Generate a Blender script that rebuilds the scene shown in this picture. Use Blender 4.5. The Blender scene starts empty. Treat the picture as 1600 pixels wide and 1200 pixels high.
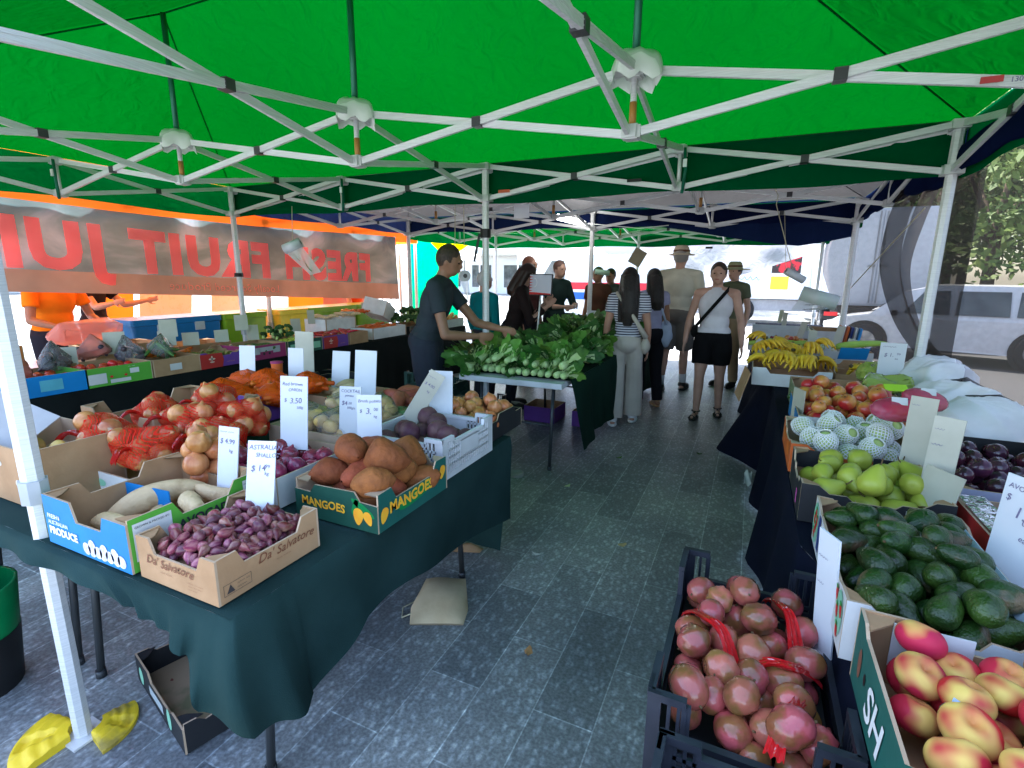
import bpy, bmesh, math, random
from mathutils import Vector, Matrix, Euler
from mathutils.geometry import intersect_line_plane
random.seed(7)
rad = math.radians
S = bpy.context.scene
COL = S.collection
# ------------------------------------------------------------------ camera, world, sun, exposure
F_PX, PITCH, YAW, ROLL = 799.3, .2113, -.4332, .008
CAM = Vector((5.038, -3.868, 1.5))
Fv = Vector((math.sin(YAW)*math.cos(PITCH), math.cos(YAW)*math.cos(PITCH), -math.sin(PITCH)))
Rv = Vector((math.cos(YAW), -math.sin(YAW), 0)); Uv = Rv.cross(Fv)
R2 = math.cos(ROLL)*Rv + math.sin(ROLL)*Uv; U2 = -math.sin(ROLL)*Rv + math.cos(ROLL)*Uv
cd = bpy.data.cameras.new('camera'); cam = bpy.data.objects.new('camera', cd); COL.objects.link(cam)
cd.sensor_width = 36; cd.lens = F_PX/1600*36; cd.clip_start = .05; cd.clip_end = 400
M3 = Matrix((R2, U2, -Fv)).transposed()
cam.matrix_world = Matrix.Translation(CAM) @ M3.to_4x4()
S.camera = cam
SUN_EL, SUN_AZ = 62, -38          # degrees; azimuth from +Y towards +X
w = bpy.data.worlds.new('World'); S.world = w; w.use_nodes = True
nt = w.node_tree; bg = nt.nodes['Background']; sk = nt.nodes.new('ShaderNodeTexSky')
sk.sky_type = 'NISHITA'; sk.sun_disc = False; sk.sun_elevation = rad(SUN_EL); sk.sun_rotation = rad(SUN_AZ)
sk.dust_density = 2.0
nt.links.new(sk.outputs[0], bg.inputs[0]); bg.inputs[1].default_value = .15
sd = bpy.data.lights.new('sun', 'SUN'); sd.energy = 4.5; sd.angle = rad(.5); sd.color = (1, .95, .88)
so = bpy.data.objects.new('sun', sd); COL.objects.link(so)
sdir = Vector((math.sin(rad(SUN_AZ))*math.cos(rad(SUN_EL)), math.cos(rad(SUN_AZ))*math.cos(rad(SUN_EL)), math.sin(rad(SUN_EL))))
so.rotation_euler = sdir.to_track_quat('Z', 'Y').to_euler(); so.location = (0, 0, 20)
S.view_settings.view_transform = 'Standard'; S.view_settings.look = 'None'
S.view_settings.gamma = 1; S.view_settings.exposure = 2.85
S.cycles.max_bounces = 8; S.cycles.transparent_max_bounces = 12; S.cycles.diffuse_bounces = 4
S.cycles.use_denoising = True
TT = .725      # height of the cloth on a trestle table

# ------------------------------------------------------------------ helpers
def ray(u, v): return Fv + R2*((u-800)/F_PX) + U2*((600-v)/F_PX)
def atz(u, v, z):
    d = ray(u, v); return CAM + d*((z-CAM.z)/d.z)
def aty(u, v, y):
    d = ray(u, v); return CAM + d*((y-CAM.y)/d.y)
def atx(u, v, x):
    d = ray(u, v); return CAM + d*((x-CAM.x)/d.x)

class MB:
    def __init__(s): s.v, s.f, s.m, s.sm = [], [], [], []
    def poly(s, pts, mi=0, smooth=False):
        n = len(s.v); s.v += [tuple(p) for p in pts]; s.f.append(tuple(range(n, n+len(pts)))); s.m.append(mi); s.sm.append(smooth)
    def box(s, c, sz, rot=None, mi=0):
        c = Vector(c); h = Vector(sz)/2; n = len(s.v)
        for sx in (-1, 1):
            for sy in (-1, 1):
                for sz_ in (-1, 1):
                    p = Vector((sx*h.x, sy*h.y, sz_*h.z))
                    if rot is not None: p = rot @ p
                    s.v.append(tuple(c+p))
        for q in ((0,1,3,2), (4,6,7,5), (0,4,5,1), (2,3,7,6), (0,2,6,4), (1,5,7,3)):
            s.f.append(tuple(n+i for i in q)); s.m.append(mi); s.sm.append(False)
    def bar(s, p, q, wd, th, mi=0, up=(0,0,1)):
        p, q = Vector(p), Vector(q); d = (q-p); L = d.length; d.normalize()
        u = Vector(up); u = (u-d*u.dot(d))
        if u.length < 1e-4: u = Vector((1,0,0)) - d*d.x
        u.normalize(); sidev = d.cross(u)
        R = Matrix((d, sidev, u)).transposed()
        s.box((p+q)/2, (L, th, wd), R, mi)
    def grid(s, fn, nu, nv, mi=0, cu=False, smooth=True, mfn=None):
        n = len(s.v); cu_ = nu if cu else nu+1
        for j in range(nv+1):
            for i in range(cu_): s.v.append(tuple(fn(i/nu, j/nv)))
        for j in range(nv):
            for i in range(nu):
                a = n+j*cu_+i; b = n+j*cu_+(i+1) % cu_ if cu else a+1
                s.f.append((a, b, b+cu_, a+cu_)); s.m.append(mfn((i+.5)/nu, (j+.5)/nv) if mfn else mi); s.sm.append(smooth)
    def tube(s, pts, r, n=8, mi=0, cap=True, smooth=True):
        pts = [Vector(p) for p in pts]; N = len(pts)
        rr = r if isinstance(r, (list, tuple)) else [r]*N
        fr = []; prev = None
        for i in range(N):
            d = (pts[min(i+1, N-1)]-pts[max(i-1, 0)]).normalized()
            if prev is None:
                a = Vector((0,0,1)) if abs(d.z) < .9 else Vector((1,0,0))
                x = d.cross(a).normalized()
            else: x = (prev - d*prev.dot(d)).normalized()
            prev = x; fr.append((x, d.cross(x)))
        base = len(s.v)
        for i in range(N):
            x, y = fr[i]
            for k in range(n):
                t = 2*math.pi*k/n; s.v.append(tuple(pts[i]+(x*math.cos(t)+y*math.sin(t))*rr[i]))
        for i in range(N-1):
            for k in range(n):
                a = base+i*n+k; b = base+i*n+(k+1) % n
                s.f.append((a, b, b+n, a+n)); s.m.append(mi); s.sm.append(smooth)
        if cap:
            s.f.append(tuple(base+k for k in range(n))[::-1]); s.m.append(mi); s.sm.append(False)
            s.f.append(tuple(base+(N-1)*n+k for k in range(n))); s.m.append(mi); s.sm.append(False)
    def ell(s, c, r, rot=None, nu=16, nv=10, mi=0, fn=None):
        c = Vector(c); r = (r, r, r) if isinstance(r, (int, float)) else r
        def g(a, b):
            th = a*2*math.pi; ph = (b-.5)*math.pi
            p = Vector((math.cos(ph)*math.cos(th), math.cos(ph)*math.sin(th), math.sin(ph)))
            if fn: p = fn(p)
            p = Vector((p.x*r[0], p.y*r[1], p.z*r[2]))
            return c + (rot @ p if rot is not None else p)
        s.grid(g, nu, nv, mi, cu=True)
    def lathe(s, prof, n=16, mi=0, fn=None):
        def g(a, b):
            k = b*(len(prof)-1); i = min(int(k), len(prof)-2); t = k-i
            r = prof[i][0]*(1-t)+prof[i+1][0]*t; z = prof[i][1]*(1-t)+prof[i+1][1]*t
            th = a*2*math.pi; p = Vector((r*math.cos(th), r*math.sin(th), z))
            return fn(p) if fn else p
        s.grid(g, n, len(prof)-1, mi, cu=True)
    def mesh(s, name, mats):
        me = bpy.data.meshes.new(name); me.from_pydata(s.v, [], s.f)
        for m in (mats if isinstance(mats, (list, tuple)) else [mats]): me.materials.append(m)
        me.polygons.foreach_set('material_index', s.m); me.polygons.foreach_set('use_smooth', s.sm)
        me.update(); return me
    def build(s, name, mats, parent=None, loc=None):
        return obj(name, s.mesh(name, mats), parent, loc)

def obj(name, me, parent=None, loc=None, rot=None, scale=None):
    o = bpy.data.objects.new(name, me); COL.objects.link(o)
    if parent: o.parent = parent
    if loc is not None: o.location = loc
    if rot is not None: o.rotation_euler = rot
    if scale is not None: o.scale = scale
    return o
def tag(o, label, cat, group=None):
    o['label'] = label; o['category'] = cat
    if group: o['group'] = group
    return o
def thing(name, label, cat, loc=(0,0,0), rz=0, group=None):
    return tag(obj(name, None, None, loc, (0, 0, rz)), label, cat, group)
def struct(o, kind='structure'): o['kind'] = kind; return o
def modmesh(mb, name, mats, voxel, smooth=3):
    tmp = obj('tmp', mb.mesh('tmp', mats))
    r = tmp.modifiers.new('r', 'REMESH'); r.mode = 'VOXEL'; r.voxel_size = voxel; r.use_smooth_shade = True
    if smooth:
        q = tmp.modifiers.new('s', 'SMOOTH'); q.iterations = smooth; q.factor = .6
    dg = bpy.context.evaluated_depsgraph_get()
    me = bpy.data.meshes.new_from_object(tmp.evaluated_get(dg)); me.name = name
    bpy.data.objects.remove(tmp); me.materials.clear()
    for m in (mats if isinstance(mats, (list, tuple)) else [mats]): me.materials.append(m)
    return me

# ------------------------------------------------------------------ materials
MATS = {}
def mat(name, c, c2=None, scale=12, rough=.6, bump=0, bscale=None, rnd=0, metal=0, detail=4, lo=.35, hi=.65, stretch=None, spec=.5, emit=0, sheen=0, coat=0, wear=0):
    if name in MATS: return MATS[name]
    m = bpy.data.materials.new(name); m.use_nodes = True; N = m.node_tree.nodes; L = m.node_tree.links
    b = N['Principled BSDF']; b.inputs['Roughness'].default_value = rough; spec = spec*.7; b.inputs['Metallic'].default_value = metal
    b.inputs['Specular IOR Level'].default_value = spec; b.inputs['Coat Weight'].default_value = coat
    if sheen: b.inputs['Sheen Weight'].default_value = sheen
    tc = N.new('ShaderNodeTexCoord'); src = tc.outputs['Object']
    if stretch:
        mp = N.new('ShaderNodeMapping'); mp.inputs['Scale'].default_value = stretch; L.new(src, mp.inputs[0]); src = mp.outputs[0]
    if c2 is None: c2 = tuple(x*.86 for x in c)
    nz = N.new('ShaderNodeTexNoise'); nz.inputs['Scale'].default_value = scale; nz.inputs['Detail'].default_value = detail
    L.new(src, nz.inputs['Vector'])
    cr = N.new('ShaderNodeValToRGB'); cr.color_ramp.elements[0].position = lo; cr.color_ramp.elements[1].position = hi
    cr.color_ramp.elements[0].color = (*c, 1); cr.color_ramp.elements[1].color = (*c2, 1)
    L.new(nz.outputs[0], cr.inputs[0]); out = cr.outputs[0]
    if rnd:
        oi = N.new('ShaderNodeObjectInfo'); hs = N.new('ShaderNodeHueSaturation')
        mr = N.new('ShaderNodeMapRange'); mr.inputs['To Min'].default_value = 1-rnd; mr.inputs['To Max'].default_value = 1+rnd
        L.new(oi.outputs['Random'], mr.inputs[0]); L.new(mr.outputs[0], hs.inputs['Value'])
        mr2 = N.new('ShaderNodeMapRange'); mr2.inputs['To Min'].default_value = .5-rnd*.06; mr2.inputs['To Max'].default_value = .5+rnd*.06
        ml = N.new('ShaderNodeMath'); ml.operation = 'FRACT'; m7 = N.new('ShaderNodeMath'); m7.operation = 'MULTIPLY'; m7.inputs[1].default_value = 7.3
        L.new(oi.outputs['Random'], m7.inputs[0]); L.new(m7.outputs[0], ml.inputs[0]); L.new(ml.outputs[0], mr2.inputs[0]); L.new(mr2.outputs[0], hs.inputs['Hue'])
        L.new(out, hs.inputs['Color']); out = hs.outputs[0]
    L.new(out, b.inputs['Base Color'])
    if bump:
        n2 = N.new('ShaderNodeTexNoise'); n2.inputs['Scale'].default_value = bscale or scale*3; n2.inputs['Detail'].default_value = 3
        L.new(src, n2.inputs['Vector'])
        bp = N.new('ShaderNodeBump'); bp.inputs['Strength'].default_value = bump; bp.inputs['Distance'].default_value = .01
        L.new(n2.outputs[0], bp.inputs['Height']); L.new(bp.outputs[0], b.inputs['Normal'])
    if emit:
        b.inputs['Emission Color'].default_value = (*c, 1); b.inputs['Emission Strength'].default_value = emit
    MATS[name] = m; return m
def fabric(name, c, trans, c2=None, rough=.9, scale=2, bump=.0):
    "thin cloth: reflects c, lets trans through"
    m = bpy.data.materials.new(name); m.use_nodes = True; N = m.node_tree.nodes; L = m.node_tree.links
    N.remove(N['Principled BSDF']); o = N['Material Output']
    d = N.new('ShaderNodeBsdfDiffuse'); t = N.new('ShaderNodeBsdfTranslucent'); a = N.new('ShaderNodeAddShader')
    tc = N.new('ShaderNodeTexCoord'); nz = N.new('ShaderNodeTexNoise'); nz.inputs['Scale'].default_value = scale; nz.inputs['Detail'].default_value = 5
    L.new(tc.outputs['Object'], nz.inputs[0])
    for nd, col, k in ((d, c, .8), (t, trans, .82)):
        cr = N.new('ShaderNodeValToRGB'); cr.color_ramp.elements[0].position = .35; cr.color_ramp.elements[1].position = .65
        cr.color_ramp.elements[0].color = (*col, 1); cr.color_ramp.elements[1].color = (*(c2 if (c2 and nd is d) else tuple(x*k for x in col)), 1)
        L.new(nz.outputs[0], cr.inputs[0]); L.new(cr.outputs[0], nd.inputs['Color'])
    if bump:
        n2 = N.new('ShaderNodeTexNoise'); n2.inputs['Scale'].default_value = 6; n2.inputs['Distortion'].default_value = 1.5
        L.new(tc.outputs['Object'], n2.inputs[0]); bp = N.new('ShaderNodeBump'); bp.inputs['Strength'].default_value = bump; bp.inputs['Distance'].default_value = .05
        L.new(n2.outputs[0], bp.inputs['Height']); L.new(bp.outputs[0], d.inputs['Normal']); L.new(bp.outputs[0], t.inputs['Normal'])
    L.new(d.outputs[0], a.inputs[0]); L.new(t.outputs[0], a.inputs[1]); L.new(a.outputs[0], o.inputs[0]); MATS[name] = m; return m
def film(name, c, alpha, gloss=.15, trans=0, net=0, rough=.12):
    "see-through sheet: plastic film or mesh; net = scale of a woven net pattern"
    m = bpy.data.materials.new(name); m.use_nodes = True; N = m.node_tree.nodes; L = m.node_tree.links
    N.remove(N['Principled BSDF']); o = N['Material Output']
    tr = N.new('ShaderNodeBsdfTransparent'); d = N.new('ShaderNodeBsdfDiffuse'); d.inputs[0].default_value = (*c, 1)
    t = N.new('ShaderNodeBsdfTranslucent'); t.inputs[0].default_value = (*c, 1)
    g = N.new('ShaderNodeBsdfGlossy'); g.inputs['Roughness'].default_value = rough
    m0 = N.new('ShaderNodeMixShader'); m0.inputs[0].default_value = trans; L.new(d.outputs[0], m0.inputs[1]); L.new(t.outputs[0], m0.inputs[2])
    m1 = N.new('ShaderNodeMixShader'); m1.inputs[0].default_value = alpha; L.new(tr.outputs[0], m1.inputs[1]); L.new(m0.outputs[0], m1.inputs[2])
    tc = N.new('ShaderNodeTexCoord')
    if net:
        prev = None
        for ax in ((1, 1, .6), (1, -1, -.6)):
            wv = N.new('ShaderNodeTexWave'); wv.inputs['Scale'].default_value = net; mp = N.new('ShaderNodeMapping')
            mp.inputs['Rotation'].default_value = (ax[2], ax[1]*.8, ax[1]*.785); L.new(tc.outputs['Object'], mp.inputs[0]); L.new(mp.outputs[0], wv.inputs[0])
            mt = N.new('ShaderNodeMath'); mt.operation = 'GREATER_THAN'; mt.inputs[1].default_value = 1-alpha*.55; L.new(wv.outputs[1], mt.inputs[0])
            if prev is None: prev = mt.outputs[0]
            else:
                mx = N.new('ShaderNodeMath'); mx.operation = 'MAXIMUM'; L.new(prev, mx.inputs[0]); L.new(mt.outputs[0], mx.inputs[1]); prev = mx.outputs[0]
        L.new(prev, m1.inputs[0])
    fr = N.new('ShaderNodeFresnel'); fr.inputs[0].default_value = 1.4
    mm = N.new('ShaderNodeMath'); mm.operation = 'MULTIPLY'; mm.inputs[1].default_value = gloss*3; L.new(fr.outputs[0], mm.inputs[0])
    m2 = N.new('ShaderNodeMixShader'); L.new(mm.outputs[0], m2.inputs[0]); L.new(m1.outputs[0], m2.inputs[1]); L.new(g.outputs[0], m2.inputs[2])
    if gloss:
        nz = N.new('ShaderNodeTexNoise'); nz.inputs['Scale'].default_value = 22; nz.inputs['Distortion'].default_value = 2; L.new(tc.outputs['Object'], nz.inputs[0])
        bp = N.new('ShaderNodeBump'); bp.inputs['Strength'].default_value = .8; bp.inputs['Distance'].default_value = .02; L.new(nz.outputs[0], bp.inputs['Height']); L.new(bp.outputs[0], g.inputs['Normal'])
    L.new(m2.outputs[0] if gloss else m1.outputs[0], o.inputs[0]); MATS[name] = m; return m

KRAFT = mat('kraft cardboard', (.42, .25, .135), (.34, .195, .10), scale=9, rough=.85, bump=.1, bscale=90)
KRAFTL = mat('pale cardboard', (.50, .36, .25), (.42, .29, .19), scale=9, rough=.85)
def card_mat(n, c): return mat(n, c, tuple(x*.82 for x in c), scale=7, rough=.6, bump=.05, bscale=60, lo=.4, hi=.75)
BLACKC = card_mat('black carton print', (.016, .017, .02)); TEALC = card_mat('teal carton print', (.01, .105, .085))
DGREENC = card_mat('dark green carton print', (.012, .075, .05)); BLUEC = card_mat('blue carton print', (.0, .19, .50)); GREENC = card_mat('green carton print', (.09, .36, .04))
PURPLEC = card_mat('purple carton print', (.15, .05, .30)); PINKC = card_mat('magenta carton print', (.32, .03, .12)); REDC = card_mat('red carton print', (.48, .03, .025))
ORANGEC = card_mat('orange carton print', (.62, .12, .02)); WHITEC = card_mat('white carton print', (.62, .62, .62)); NAVYC = card_mat('navy carton print', (.02, .04, .20))
MINTC = card_mat('mint carton print', (.25, .55, .38)); CREAMC = card_mat('cream carton print', (.55, .5, .4)); YELLOWC = card_mat('yellow carton print', (.75, .6, .02))
INK = mat('dark ink', (.03, .03, .04), rough=.7); MARKER = mat('marker ink', (.13, .11, .2), (.22, .2, .32), scale=120, rough=.7)
WINK = mat('white ink', (.8, .8, .8), rough=.6); OINK = mat('orange ink', (.85, .3, .02), (.8, .42, .03), scale=25); RINK = mat('red ink', (.6, .02, .02)); BROWNINK = mat('brown ink', (.2, .07, .035)); GINK = mat('green ink', (.0, .28, .03)); YINK = mat('yellow ink', (.85, .7, .05))
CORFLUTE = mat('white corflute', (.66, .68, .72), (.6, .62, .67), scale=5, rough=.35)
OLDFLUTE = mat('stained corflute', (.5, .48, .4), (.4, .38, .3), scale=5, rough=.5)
ALU = mat('brushed aluminium', (.68, .69, .70), (.56, .57, .58), scale=6, rough=.42, metal=.15, stretch=(1, 1, 40))
ALUD = mat('dull aluminium', (.3, .31, .32), (.22, .23, .24), scale=6, rough=.5, metal=.3)
DARKP = mat('dark bracket plastic', (.05, .05, .055), rough=.4)
PLASW = mat('white crate plastic', (.62, .63, .66), (.5, .5, .52), scale=6, rough=.35, bump=.04)
PLASB = mat('black crate plastic', (.018, .021, .03), (.03, .033, .045), scale=12, rough=.32, bump=.05)
FOAM = mat('white foam', (.75, .75, .75), rough=.8, bump=.2, bscale=150)
ROPE = mat('cotton rope', (.45, .42, .3), rough=.9)
BLACKM = mat('black rubber', (.012, .012, .013), rough=.5)

# ------------------------------------------------------------------ lettering
def scribble(txt, size, mt):
    "unreadable pen strokes where the photograph's writing cannot be read; one row per line of txt"
    mb = MB(); r = random.Random(txt)
    for li, line in enumerate(txt.split('\n')):
        y0 = -li*size*1.15; x = 0
        for word in line.lstrip('#').split(' '):
            n = max(2, len(word))*3; pts = []; ph = r.uniform(0, 6)
            for i in range(n+1): pts.append((x+i*size*.19, y0+size*(.24+.22*math.sin(i*2.1+ph)*r.uniform(.5, 1.2))))
            for (xa, ya), (xb, yb) in zip(pts, pts[1:]):
                d = Vector((xb-xa, yb-ya)).normalized(); q = Vector((-d.y, d.x))*size*.035
                mb.poly([(xa-q.x, ya-q.y, 0), (xb-q.x, yb-q.y, 0), (xb+q.x, yb+q.y, 0), (xa+q.x, ya+q.y, 0)])
            x = pts[-1][0]+size*.35
    return mb.mesh('lettering', mt)
def text_mesh(txt, size, mt, bold=0, shear=0, jitter=0, mirror=False, align='LEFT', space=1.0, extrude=0, spread=1.0):
    if txt[0] == '#': return scribble(txt, size, mt)
    cu = bpy.data.curves.new('lettering', 'FONT'); cu.body = txt; cu.size = size; cu.offset = bold*size; cu.shear = shear; cu.align_x = align
    cu.space_character = space; cu.resolution_u = 3; cu.extrude = extrude; cu.fill_mode = 'BOTH' if extrude else 'FRONT'; cu.space_line = spread
    o = obj('tmp', cu); dg = bpy.context.evaluated_depsgraph_get()
    me = bpy.data.meshes.new_from_object(o.evaluated_get(dg)); bpy.data.objects.remove(o); bpy.data.curves.remove(cu)
    rr = random.Random(txt)
    for v in me.vertices:
        if mirror: v.co.x *= -1
        if jitter: v.co.y += jitter*size*math.sin(v.co.x/size*1.9+rr.random()*.02+len(txt)); v.co.x += jitter*size*.6*math.sin(v.co.y/size*4+v.co.x/size)
    me.materials.clear(); me.materials.append(mt); me.name = 'lettering'
    return me
def frame(origin, X, Y):
    X = Vector(X).normalized(); Y = Vector(Y); Y = (Y-X*Y.dot(X)).normalized(); Z = X.cross(Y)
    m = Matrix((X, Y, Z)).transposed().to_4x4(); m.translation = Vector(origin); return m
def put(me, parent, mtx, name='lettering'):
    o = obj(name, me, parent); o.matrix_local = mtx; return o
def join_meshes(name, items):
    "items: (mesh, matrix); one mesh out of several"
    bm = bmesh.new(); mats = []
    for me, mx in items:
        me.transform(mx)
        for m in me.materials:
            if m not in mats: mats.append(m)
        idx = [mats.index(m) for m in me.materials]
        n0 = len(bm.faces); bm.from_mesh(me); bm.faces.ensure_lookup_table()
        for f in bm.faces[n0:]: f.material_index = idx[f.material_index] if idx else 0
    out = bpy.data.meshes.new(name); bm.to_mesh(out); bm.free()
    for m in mats: out.materials.append(m)
    return out
def T(x, y, z=0, s=1, r=0): return Matrix.Translation((x, y, z)) @ Matrix.Rotation(r, 4, 'Z') @ Matrix.Scale(s, 4)

# ------------------------------------------------------------------ trays, crates, cards
HI_LO = [(0, 1), (.17, 1), (.23, .68), (.77, .68), (.83, 1), (1, 1)]
FLAT = [(0, 1), (1, 1)]
WAVE = [(0, 1), (.12, 1), (.2, .8), (.32, .82), (.36, .7), (.64, .7), (.68, .82), (.8, .8), (.88, 1), (1, 1)]
LOWC = [(0, .72), (.2, .72), (.26, .95), (.74, .95), (.8, .72), (1, .72)]
def wallm(w_, d_, side):
    return {'front': frame((-w_/2, -d_/2, 0), (1,0,0), (0,0,1)), 'right': frame((w_/2, -d_/2, 0), (0,1,0), (0,0,1)),
            'back': frame((w_/2, d_/2, 0), (-1,0,0), (0,0,1)), 'left': frame((-w_/2, d_/2, 0), (0,-1,0), (0,0,1))}[side]
def tray(label, cx, cy, w_, d_, h, outer, inner=None, rz=0, z0=TT, prof=HI_LO, prof2=None, th=.006, name='produce_carton', cat='carton', bottom=.0, tabs=True, floor_mat=None, outer2=None, rot=None, group=None):
    inner = inner or KRAFT; t = thing(name, label, cat, (cx, cy, z0), rad(rz), group)
    if rot: t.rotation_euler = rot
    mb = MB(); jit = random.Random(label)
    for side, L_, pf in (('front', w_, prof), ('back', w_, prof), ('left', d_, prof2 or prof), ('right', d_, prof2 or prof)):
        m = wallm(w_, d_, side); e = 0 if side in ('front', 'back') else th
        xs = [(e+.0+p[0]*(L_-2*e), p[1]*h + jit.uniform(-.003, .003)*(1 if 0 < p[0] < 1 else 0)) for p in pf]
        out = [(xs[0][0], .001)] + xs + [(xs[-1][0], .001)]
        out = [(out[0][0], .001)] + xs + [(xs[-1][0], .001)]
        mi = 0 if (side in ('front', 'back') or outer2 is None) else 2
        F_ = [m @ Vector((x, y, 0)) for x, y in out]; B_ = [m @ Vector((x, y, -th)) for x, y in out]
        n = len(out)
        # facets as quads down to the base keep the notched outline clean
        for i in range(1, n-2):
            mb.poly([m @ Vector((out[i][0], .001, 0)), m @ Vector((out[i+1][0], .001, 0)), F_[i+1], F_[i]], mi)
            mb.poly([m @ Vector((out[i+1][0], .001, -th)), m @ Vector((out[i][0], .001, -th)), B_[i], B_[i+1]], 1)
            mb.poly([F_[i], F_[i+1], B_[i+1], B_[i]], 3)
        mb.poly([F_[0], F_[1], B_[1], B_[0]], 3); mb.poly([F_[-2], F_[-1], B_[-1], B_[-2]], 3)
    b = .003+bottom
    mb.box((0, 0, b), (w_-2*th-.001, d_-2*th-.001, .004), None, 4)
    body = mb.build('carton_body', [outer, inner, outer2 or outer, KRAFTL if inner != PLASW else PLASW, floor_mat or inner], t)
    if tabs:
        for sx in (-1, 1):
            for sy in (-1, 1):
                q = MB(); a = min(.05, w_*.14); x0, y0 = sx*(w_/2-th), sy*(d_/2-th); zz = h-.004
                pts = [(x0, y0), (x0-sx*a, y0), (x0-sx*a*.8, y0-sy*a*.45), (x0, y0-sy*a*1.2)]
                if sx*sy > 0: pts = pts[::-1]
                q.poly([(x, y, zz) for x, y in pts], 0); q.poly([(x, y, zz-.003) for x, y in pts[::-1]], 0)
                q.build('corner_tab', inner, t)
    t['_w'] = w_; t['_d'] = d_; t['_h'] = h
    return t
def decal(t, side, polys, mt, off=.0012, name='printed_panel'):
    "flat printed shapes on a carton wall; polygons in metres from the wall's lower left corner"
    m = wallm(t['_w'], t['_d'], side); mb = MB()
    for pl in polys: mb.poly([m @ Vector((x, y, off)) for x, y in pl])
    return mb.build(name, mt, t)
def rect(x, y, w_, h_): return [(x, y), (x+w_, y), (x+w_, y+h_), (x, y+h_)]
def oval(x, y, a, b, n=16, r=0, k=0):
    return [(x+a*math.cos(t)*math.cos(r)-b*math.sin(t)*(1+k*math.cos(t))*math.sin(r), y+a*math.cos(t)*math.sin(r)+b*math.sin(t)*(1+k*math.cos(t))*math.cos(r)) for t in (2*math.pi*i/n for i in range(n))]
def wtext(t, side, txt, x, y, size, mt, off=.0022, **k):
    rz = k.pop('rz', 0); m = wallm(t['_w'], t['_d'], side)
    return put(text_mesh(txt, size, mt, **k), t, m @ Matrix.Translation((x, y, off)) @ Matrix.Rotation(rz, 4, 'Z'))
def card(label, x, y, z, rz, tilt, w_, h_, lines=(), mt=None, lean=0, size=.02, name='price_card'):
    "upright price card; lines = (text, x, y from the top, size factor); faces -Y before turning by rz"
    w_ *= 1.14; h_ *= 1.12; lines = [(q[0], q[1]*1.14, q[2]*1.12, q[3]*1.14) for q in lines]
    t = thing(name, label, 'price card', (x, y, z), 0); t.rotation_euler = Euler((rad(tilt), rad(lean), rad(rz)), 'XYZ')
    mb = MB(); mb.box((0, 0, h_/2), (w_, .004, h_), None, 0); mb.build('card_panel', mt or CORFLUTE, t)
    its = []
    for tx, lx, ly, sz in lines:
        its.append((text_mesh(tx, size*sz, MARKER, shear=.15, jitter=.05, bold=.005), Matrix.Translation((lx, -ly, 0))))
    if its:
        me = join_meshes('handwriting', its)
        put(me, t, frame((-w_/2, -.0032, h_), (1,0,0), (0,0,1)), 'handwriting')
    return t

def plastic_crate(label, cx, cy, w_, d_, h, mt, rz=0, z0=0, name='plastic_crate', rows=6, dip=.72, rot=None):
    "open crate with slotted walls, rim, corner posts and a floor"
    t = thing(name, label, 'crate', (cx, cy, z0), rad(rz))
    if rot: t.rotation_euler = rot
    for side, L_ in (('front', w_), ('back', w_), ('left', d_), ('right', d_)):
        m = wallm(w_, d_, side); mb = MB(); R3 = m.to_3x3(); tk = .007
        e = 0 if side in ('front', 'back') else tk+.001
        def pc(x, y, a, b, th_=tk, off=0): mb.box(m @ Vector((x+a/2, y+b/2, -tk/2+off)), (a, b, th_), R3)
        zt = h*dip; x0, x1 = e, L_-e
        pc(x0, .0, x1-x0, h*.14); cw = L_*.16
        pc(x0, h*.14, cw*.45, h*.86); pc(x1-cw*.45, h*.14, cw*.45, h*.86)
        nb = max(6, int(L_/.02)); xa, xb = x0+cw*.45, x1-cw*.45; st = (xb-xa)/nb
        hgt = lambda x: h if (x < L_*.2 or x > L_*.8) else zt
        for i in range(nb):
            x = xa+i*st
            pc(x+st*.65, h*.14, st*.35+.0005, hgt(x+st/2)-h*.14-.008)
        for k in range(1, rows):
            zz = h*.14+(zt-h*.14)*k/rows; pc(xa, zz-.004, xb-xa, .009)
        pc(x0, h-.016, L_*.2-x0, .016, tk+.008, -.002); pc(L_*.8, h-.016, x1-L_*.8, .016, tk+.008, -.002)
        pc(L_*.2-.004, zt-.016, L_*.6+.008, .016, tk+.008, -.003)
        pc(L_*.2-.008, zt-.012, .01, h-zt, tk+.006, -.002); pc(L_*.8-.002, zt-.012, .01, h-zt, tk+.006, -.002)
        mid = h*.5; pc(L_*.32, mid-.02, L_*.36, zt-.012-mid+.02, tk+.002)
        mb.build('crate_side', mt, t)
    f = MB(); f.box((0, 0, .006), (w_-.02, d_-.02, .008)); f.build('crate_floor', mt, t)
    t['_w'] = w_; t['_d'] = d_; t['_h'] = h
    return t
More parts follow.
